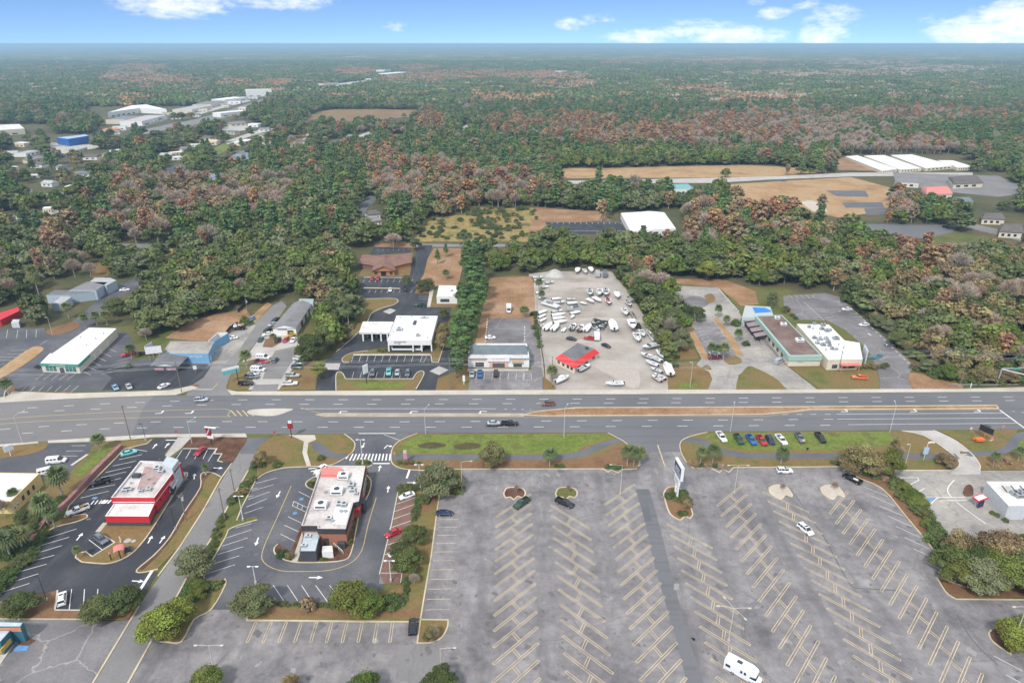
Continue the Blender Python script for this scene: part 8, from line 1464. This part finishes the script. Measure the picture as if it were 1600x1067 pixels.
WOODS = [([(130,440),(150,400),(275,400),(262,412),(225,428),(185,446),(176,434)], 'between the warehouses and the side street', {'oak': 6, 'broad': 2, 'autumn': .6}),
         ([(168,524),(205,480),(240,462),(300,470),(345,487),(300,500),(262,526),(258,540),(228,556),(210,552),(195,540)], 'beside the dirt yard behind the blue shop', {'oak': 5, 'broad': 3, 'bare': .6}),
         ([(30,514),(-80,514),(-80,396),(130,396),(135,428),(80,445),(55,475),(36,480),(34,500),(70,470),(110,470),(125,500),(95,512)], 'around the red shed at the left', {'oak': 6, 'broad': 2, 'bare': .6}),
         ([(205,466),(240,445),(272,412),(300,396),(560,396),(566,425),(566,466),(552,492),(528,505),(498,475),(470,462),(440,462),(415,468),(386,480),(350,486),(300,466),(232,452),(260,430)], 'behind the used car lot', {'oak': 5, 'broad': 4, 'autumn': 1.2, 'bare': .4}),
         ([(470,556),(488,500),(500,478),(535,492),(548,512),(520,548),(498,585),(482,590)], 'between the car lot and the bank', {'oak': 4, 'broad': 3, 'autumn': 1}),
         ([(762,430),(760,390),(1230,390),(1235,446),(1200,446),(1128,434),(1010,434),(962,420),(860,420),(828,428)], 'behind the boat yard', {'oak': 4, 'broad': 6, 'autumn': .6, 'rust': .25}),
         ([(968,436),(990,434),(1045,452),(1056,490),(1086,556),(1058,566),(1044,566),(1030,535),(1008,492)], 'between the boat yard and the derelict lot', {'oak': 5, 'broad': 3, 'bare': 1}),
         ([(1236,450),(1312,456),(1344,481),(1388,520),(1433,568),(1470,586),(1505,598),(1720,596),(1720,390),(1230,390)], 'right of the dark parking lot', {'oak': 3.2, 'autumn': 4, 'bare': 1.6, 'rust': .7, 'broad': 3})]
# zones of colour in the photo: centre, radii, kind weights
ZON = [((270,300),(115,34), {'bare': 5, 'rust': 2, 'autumn': 1.2, 'broad': .8}),((205,345),(55,26), {'rust': 2.4, 'bare': 2, 'oak': 1}),((420,300),(60,26), {'bare': 3, 'autumn': 1.5, 'broad': 1}),((690,285),(110,30), {'bare': 5, 'rust': 2.4, 'autumn': 1.5, 'oak': 1}),((620,280),(40,26), {'rust': 5, 'bare': 1}),((592,250),(26,18), {'rust': 5, 'oak': 1}),((672,190),(18,16), {'rust': 5}),((790,290),(60,26), {'bare': 2, 'rust': 1.6, 'autumn': 1.6, 'oak': 1}),
       ((1125,345),(95,28), {'rust': 4, 'autumn': 2, 'bare': 1.8, 'oak': 1, 'broad': 1}),((1215,358),(90,26), {'rust': 4, 'bare': 1.6, 'autumn': 2, 'broad': 1.2}),((1040,340),(40,30), {'rust': 2, 'oak': 2, 'broad': 1}),((1415,320),(26,26), {'rust': 4, 'bare': 2}),((1400,400),(70,26), {'autumn': 3, 'broad': 3, 'rust': 2}),((1360,395),(70,22), {'broad': 5, 'oak': 1}),((1460,460),(120,60), {'bare': 2.6, 'autumn': 4, 'oak': 2.4, 'rust': .8}),((105,400),(50,26), {'bare': 2, 'rust': 1.4, 'oak': 2}),((940,330),(14,24), {'pine': 5}),((930,305),(60,18), {'pine': 3, 'oak': 3}),
       ((1000,213),(130,16), {'rust': 5, 'bare': 3}),((900,195),(60,14), {'rust': 5, 'oak': 1}),((800,198),(40,14), {'rust': 2, 'oak': 2}),((1150,205),(110,22), {'rust': 3, 'bare': 4, 'oak': .6}),((1260,212),(130,26), {'bare': 5, 'autumn': 1.6, 'oak': 1}),((1420,230),(90,12), {'bare': 4, 'rust': 1}),((1230,185),(160,12), {'bare': 4, 'rust': 1.5, 'oak': 1.5}),((1440,180),(110,10), {'rust': 2.5, 'bare': 4}),((1190,153),(80,8), {'rust': 4, 'bare': 1.5}),((1100,140),(60,6), {'rust': 3, 'oak': 1}),((1490,215),(60,14), {'broad': 4, 'pine': 2}),
       ((800,154),(62,7), {'rust': 5}),((760,117),(110,7), {'rust': 4, 'oak': 1}),((870,119),(60,6), {'rust': 4, 'bare': 1}),((215,122),(55,9), {'rust': 4, 'bare': 1}),((215,106),(40,5), {'rust': 3}),((285,125),(35,6), {'rust': 3, 'oak': 1}),((205,154),(30,6), {'rust': 3, 'oak': 1}),((375,130),(30,6), {'rust': 3, 'oak': 1}),((428,130),(26,6), {'rust': 4}),((555,112),(32,7), {'rust': 4}),((655,106),(30,4), {'rust': 3}),((650,122),(50,7), {'rust': 2.4, 'oak': 1}),((905,133),(26,6), {'rust': 3, 'bare': 1}),((855,133),(20,6), {'rust': 2}),((1290,115),(150,5), {'bare': 3, 'rust': 1.5, 'oak': 2}),((1150,97),(90,4), {'rust': 2.5, 'oak': 1}),((1460,108),(90,6), {'bare': 3, 'oak': 1}),((1350,99),(90,4), {'bare': 2, 'rust': 1, 'oak': 1}),
       ((1000,98),(60,3), {'rust': 2, 'oak': 1}),((80,108),(40,4), {'rust': 1.5, 'oak': 2}),((1560,165),(60,8), {'oak': 4}),((940,240),(120,10), {'broad': 6, 'autumn': .6}),((1100,244),(60,10), {'broad': 5, 'oak': 2}),((700,345),(60,10), {'autumn': 2, 'bush': 1, 'oak': 1})]
DEF = {'oak': 6, 'broad': 2.2, 'pine': 1.8, 'autumn': .7, 'bare': .45, 'rust': .35}
def kindat(x, y, mixd=None):
    for (c, r, mx) in ZON:
        wv = 1 + .22 * math.sin(x * .11 + y * .19 + c[0]) + .16 * math.sin(x * .047 - y * .31 + c[1])
        q = (((x - c[0]) / r[0]) ** 2 + ((y - c[1]) / r[1]) ** 2) * wv
        if (q < .7 or (q < 1.3 and rnd.random() < (1.3 - q) / .6)) and rnd.random() < .80: return mx
    return mixd or DEF
def pick(mx):
    t = rnd.random() * sum(mx.values())
    for k, v in mx.items():
        t -= v
        if t <= 0: return k
    return k
cand = []       # (depth, kind, x, y, h, wd, label, group)
HH = dict(oak=(9,14), broad=(9,14), autumn=(9,13), pine=(14,19), rust=(13,18), bare=(11,15), bush=(3,4)); WW = dict(oak=1.15, broad=1.05, autumn=1.0, pine=1.2, rust=1.15, bare=1.1, bush=1.3)
ADJ = dict(oak='dark evergreen oak', broad='mid green leafy tree', autumn='yellow olive tree', pine='green pine', rust='rust red cypress', bare='leafless pinkish grey tree', bush='low bush')
LANDM = [(110,455, 'the warehouse row'),(20,490, 'the red shed'),(62,440, 'the very tall palm'),(120,560, 'the green fascia shop'),(240,545, 'the billboard'),(300,505, 'the dirt yard'),(390,490, 'the side road'),(455,490, 'the sales office'),(520,500, 'the palm clump'),(560,470, 'the bank back lot'),(560,410, 'the cedar office'),(590,350, 'the cream roofed house'),(650,350, 'the scrub field'),(760,330, 'the scrub field back edge'),(790,400, 'the back road'),(865,420, 'the gravel pile'),(940,420, 'the travel trailers'),(1000,440, 'the orange tree'),(1010,345, 'the white warehouse'),(1040,500, 'the houseboat'),(1100,430, 'the vivid light green tree'),(1180,430, 'the derelict lot'),(1250,450, 'the dark lot back edge'),(1320,470, 'the two white cars'),(1390,530, 'the grey suv'),(1450,590, 'the leaning utility poles'),(1560,590, 'the sign gantry'),(1560,480, 'the upper right wood edge'),(1460,480, 'the heart of the right wood'),(1400,420, 'the small lot below the rust tree'),(1300,400, 'the pavilion'),(1200,350, 'the row of dark oaks'),(1230,300, 'the orange field'),(1415,310, 'the coral roof'),(1560,340, 'the dark roofed houses'),(1430,250, 'the storage buildings'),(1540,260, 'the storage buildings right end'),(1100,262, 'the far highway'),(930,270, 'the far highway left end'),(940,310, 'the pine group'),(700,290, 'the grey bare wood'),(600,260, 'the rust tree pair'),(560,320, 'the lane into the wood'),(480,340, 'the middle left wood'),(400,370, 'the back street'),(280,380, 'the yellow lawn'),(300,300, 'the pinkish bare wood'),(200,340, 'the rusty wood edge'),(80,330, 'the pale street'),(20,370, 'the grey roofed house at the edge'),(100,400, 'the small brown clearing'),(30,280, 'the far left oaks'),(110,240, 'the blue warehouse'),(200,250, 'the left tree wall'),(340,270, 'the pond'),(440,240, 'the far street'),(560,190, 'the brown field'),(700,220, 'the white cube house'),(800,240, 'the centre far wood'),(1000,220, 'the rust tree belt'),(1250,230, 'the grey bare belt'),(1560,200, 'the far right clearing')]
PLU = dict(oak='dark evergreen oaks', broad='mid green leafy trees', autumn='yellow olive trees', pine='green pines', rust='rust red cypresses', bare='leafless grey trees', bush='low bushes')
def near_landmark(px, py):
    b_ = min(LANDM, key=lambda q: (q[0] - px) ** 2 + ((q[1] - py) * 2.2) ** 2); dx, dy = px - b_[0], (py - b_[1]) * 2.2
    w_ = ('behind' if dy < 0 else 'in front of') if abs(dy) > abs(dx) else ('left of' if dx < 0 else 'right of')
    return f'{w_} {b_[2]}'
def where(px, py):
    c = 'left' if px < 540 else 'centre' if px < 1060 else 'right'
    r = 'nearest woods' if py > 330 else 'middle woods' if py > 265 else 'woods beyond the clearings'
    return {'left': 'on the left', 'centre': 'in the centre', 'right': 'on the right'}[c], r
y = 212.0
while y < 1500:
    st = 7.6 if y < 800 else 8.6; hw = y * .80 + 50; x = -hw
    while x < hw:
        xx, yy = x + rnd.uniform(-.42,.42) * st, y + rnd.uniform(-.42,.42) * st; x += st
        px, py = PX((xx, yy, 0))
        if px < -90 or px > 1690: continue
        near = None
        if py > 396:
            for P, lab, mx in WOODS:
                if inpoly(px, py, P): near = (lab, mx); break
            if not near: continue
        if blocked(px, py) or onroof(px, py): continue
        q1 = PX((xx, yy, 7)); q2 = PX((xx, yy, 10.5))
        kd = pick(kindat(*q1, near[1] if near else None))
        if py < 396 and (blocked(*q1) or blocked(*q2)):
            if rnd.random() < .95: continue
        if py < 396 and onroof(*q1) and rnd.random() < (.9 if px < 560 and py < 300 else .62): continue
        if py >= 396 and onroof(*q1): continue
        h = rnd.uniform(*HH[kd]) * rnd.choice((.62,.8,.9,1,1,1.1,1.25)); h *= (.85 if near else 1.0); wd = WW[kd] * rnd.uniform(.85,1.3)
        if rnd.random() < (.05 if near else .10): continue
        if near: lb, gr = f'{ADJ[kd]} {near_landmark(*q1)}', f'{PLU[kd]} {near_landmark(*q1)}'
        else: a_, b_ = where(*q1); lb, gr = f'{ADJ[kd]} in the woods {near_landmark(*q1)}', f'{PLU[kd]} {near_landmark(*q1)}'
        cand.append((yy, kd, xx, yy, h, wd, lb, gr))
    y += st
# bushes of the scrub field
for k in range(170):
    px = rnd.uniform(646,838); py = rnd.uniform(326,378)
    if not inpoly(px, py, [(640,378),(645,355),(665,342),(735,334),(733,322),(770,326),(850,324),(838,378)]): continue
    if px < 740 and rnd.random() < .55: continue
    p = G(px, py); cand.append((p.y, 'bush', p.x, p.y, rnd.uniform(2.2,4.2), rnd.uniform(1.1,1.7), 'low green bush scattered over the scrub field', 'bushes of the scrub field'))
cand.sort(key=lambda c: c[0]); rest = {}
LIM = 285; first = set()
for d, kd, xx, yy, h, wd, lb, gr in cand:
    nm = NAME[kd]; px, py = PX((xx, yy, h * .7)); vis = -20 < px < 1620
    if COUNT.get(nm, 0) < LIM and vis: tree(kd, xx, yy, h, wd, lb, gr, '' if d < 420 and kd != 'bush' and False else 'm')
    else: rest.setdefault(kd, []).append((xx, yy, h, wd))
# ---- the rest of the wood: one stuff object per kind, trees set out with geometry nodes
def scatter(name, label, cat, pts, srcs, mats=None):
    """pts: (x, y, scale xy, scale z, rot); srcs: meshes"""
    me = bpy.data.meshes.new(name); me.from_pydata([(p[0], p[1], 0) for p in pts], [], [])
    a = me.attributes.new('sc', 'FLOAT_VECTOR', 'POINT'); a.data.foreach_set('vector', [v for p in pts for v in (p[2], p[2], p[3])])
    a = me.attributes.new('rt', 'FLOAT_VECTOR', 'POINT'); a.data.foreach_set('vector', [v for p in pts for v in (0,0, p[4])])
    a = me.attributes.new('ix', 'INT', 'POINT'); a.data.foreach_set('value', [i % len(srcs) for i in range(len(pts))])
    o = link(bpy.data.objects.new(name, me)); tag(o, label, cat, None, 'stuff')
    cl = bpy.data.collections.new('src_' + name)
    for i, m in enumerate(srcs): q = bpy.data.objects.new(f'{name}_source_{i}', m); cl.objects.link(q)
    ng = bpy.data.node_groups.new(name, 'GeometryNodeTree'); ng.interface.new_socket('Geometry', in_out='INPUT', socket_type='NodeSocketGeometry'); ng.interface.new_socket('Geometry', in_out='OUTPUT', socket_type='NodeSocketGeometry')
    n = ng.nodes; l = ng.links; gi = n.new('NodeGroupInput'); go = n.new('NodeGroupOutput'); ip = n.new('GeometryNodeInstanceOnPoints'); ci = n.new('GeometryNodeCollectionInfo')
    ci.inputs['Collection'].default_value = cl; ci.inputs['Separate Children'].default_value = True; ci.inputs['Reset Children'].default_value = True
    def na(nm, ty): q = n.new('GeometryNodeInputNamedAttribute'); q.data_type = ty; q.inputs[0].default_value = nm; return q.outputs[0]
    l.new(gi.outputs[0], ip.inputs['Points']); l.new(ci.outputs[0], ip.inputs['Instance']); ip.inputs['Pick Instance'].default_value = True
    l.new(na('ix', 'INT'), ip.inputs['Instance Index']); l.new(na('sc', 'FLOAT_VECTOR'), ip.inputs['Scale']); l.new(na('rt', 'FLOAT_VECTOR'), ip.inputs['Rotation']); l.new(ip.outputs[0], go.inputs[0])
    md = o.modifiers.new('set_out', 'NODES'); md.node_group = ng; return o
def merged(cm, tm):
    me = bpy.data.meshes.new('tree'); v1 = [tuple(v.co) for v in cm.vertices]; v2 = [tuple(v.co) for v in tm.vertices]; f1 = [tuple(p.vertices) for p in cm.polygons]; f2 = [tuple(i + len(v1) for i in p.vertices) for p in tm.polygons]
    me.from_pydata(v1 + v2, [], f1 + f2); me.materials.append(cm.materials[0]); me.materials.append(tm.materials[0]); me.polygons.foreach_set('material_index', [0] * len(f1) + [1] * len(f2))
    vals = [0.0] * len(f1); cm.attributes['v'].data.foreach_get('value', vals); a = me.attributes.new('v', 'FLOAT', 'FACE'); a.data.foreach_set('value', vals + [.5] * len(f2)); me.update(); return me
SRC = {}
for kd, lst in rest.items():
    key = 'm' + kd if 'm' + kd in PROT else kd; SRC[kd] = [merged(*PROT[key][i]) for i in range(min(3, len(PROT[key])))]
    scatter({'oak': 'oak_wood', 'broad': 'leafy_wood', 'autumn': 'olive_wood', 'pine': 'pine_wood', 'rust': 'cypress_wood', 'bare': 'leafless_wood', 'bush': 'undergrowth'}[kd], f'mass of {PLU[kd]} filling the woods towards the horizon', 'wood', [(a, b, h / H0[kd] * w_, h / H0[kd], rnd.uniform(0,6.28)) for a, b, h, w_ in lst], SRC[kd])
# ---- far forest: patches of canopy
def patchmesh(name, size, n, r, leaf, nl, ls):
    Cs = []; Ns = []; Vs = []; core = MB()
    for k in range(n):
        x, y = rnd.uniform(-size / 2, size / 2), rnd.uniform(-size / 2, size / 2); h = rnd.uniform(7,13); rr = r * rnd.uniform(.8,1.25); c = (x, y, h - rr * .8); icos(core, c, (rr, rr, rr * .9),0,.25)
        if nl:
            d = nr.normal(0,1,(nl, 3)); d[:, 2] = np.abs(d[:, 2]); d /= np.linalg.norm(d, axis=1)[:, None]; Cs.append(np.array(c) + d * rr * nr.uniform(.85,1.15, nl)[:, None]); Ns.append(d); Vs.append(np.clip(nr.uniform(.05,.95) + nr.normal(0,.1, nl),0,1))
    if nl: V4 = quads(np.concatenate(Cs), np.concatenate(Ns), ls); vv = np.concatenate(Vs)
    else: V4 = np.zeros((0,3)); vv = np.zeros(0)
    me = mk(name, V4, vv, core, [leaf]); K = len(V4) // 4; vals = list(vv)
    for k in range(n): q = rnd.uniform(.05,.95); vals += [min(1, max(0, q + rnd.uniform(-.1,.1))) for _ in range(20)]
    me.attributes['v'].data.foreach_set('value', vals); return me
PM = {k: [patchmesh('patch_' + k, 34,15,5.0, LM[k], 14,1.5) for _ in range(4)] for k in ('oak', 'broad', 'autumn', 'rust', 'bare', 'pine')}
far_pts = {k: [] for k in PM}
y = 1500.0
while y < 5200:
    st = 29; hw = y * .80 + 80; x = -hw
    while x < hw:
        xx, yy = x + rnd.uniform(-.3,.3) * st, y + rnd.uniform(-.3,.3) * st; x += st; px, py = PX((xx, yy, 8))
        if px < -40 or px > 1640 or blocked(*PX((xx, yy, 0))) or blocked(px, py) or onroof(px, py): continue
        kd = pick(kindat(px, py, {'oak': 6, 'broad': 2, 'pine': 2, 'autumn': .5, 'rust': .3, 'bare': .5})); far_pts[kd].append((xx, yy, 1, rnd.uniform(.85,1.15), rnd.uniform(0,6.28)))
    y += st
for k, p in far_pts.items():
    if p: scatter('far_forest', f'distant forest canopy of {PLU[k]}', 'forest', p, PM[k])
PF = {k: [patchmesh('bigpatch_' + k, 130,110,8.5, LM[k], 0,0) for _ in range(3)] for k in ('oak', 'rust', 'bare')}
far_pts = {k: [] for k in PF}; y = 5200.0
while y < 21000:
    st = 112; hw = y * .80 + 150; x = -hw
    while x < hw:
        xx, yy = x + rnd.uniform(-.2,.2) * st, y + rnd.uniform(-.2,.2) * st; x += st; px, py = PX((xx, yy, 8)); kd = pick(kindat(px, py, {'oak': 9, 'rust': .35, 'bare': .5}))
        far_pts[kd if kd in PF else 'oak'].append((xx, yy, 1, rnd.uniform(.9,1.2), rnd.uniform(0,6.28)))
    y += st
for k, p in far_pts.items():
    if p: scatter('horizon_forest', f'forest canopy of {PLU[k]} near the horizon', 'forest', p, PF[k])
# ---- air
hb = MB(); hb.box(0,12700,-1.2,51000,26500, CAM_H + 2.4)
hz = hb.build('haze', [bpy.data.materials.new('haze')]); tag(hz, 'thin blue air over the land', 'haze', None, 'stuff'); m = hz.data.materials[0]; m.use_nodes = True; m.node_tree.nodes.clear()
o_ = m.node_tree.nodes.new('ShaderNodeOutputMaterial'); v_ = m.node_tree.nodes.new('ShaderNodeVolumePrincipled'); v_.inputs['Color'].default_value = (.53,.81,1,1); v_.inputs['Density'].default_value = 1.35e-4; v_.inputs['Anisotropy'].default_value = 0.2; m.node_tree.links.new(v_.outputs[0], o_.inputs['Volume'])
print('trees', COUNT, 'candidates', len(cand), 'rest', {k: len(v) for k, v in rest.items()})
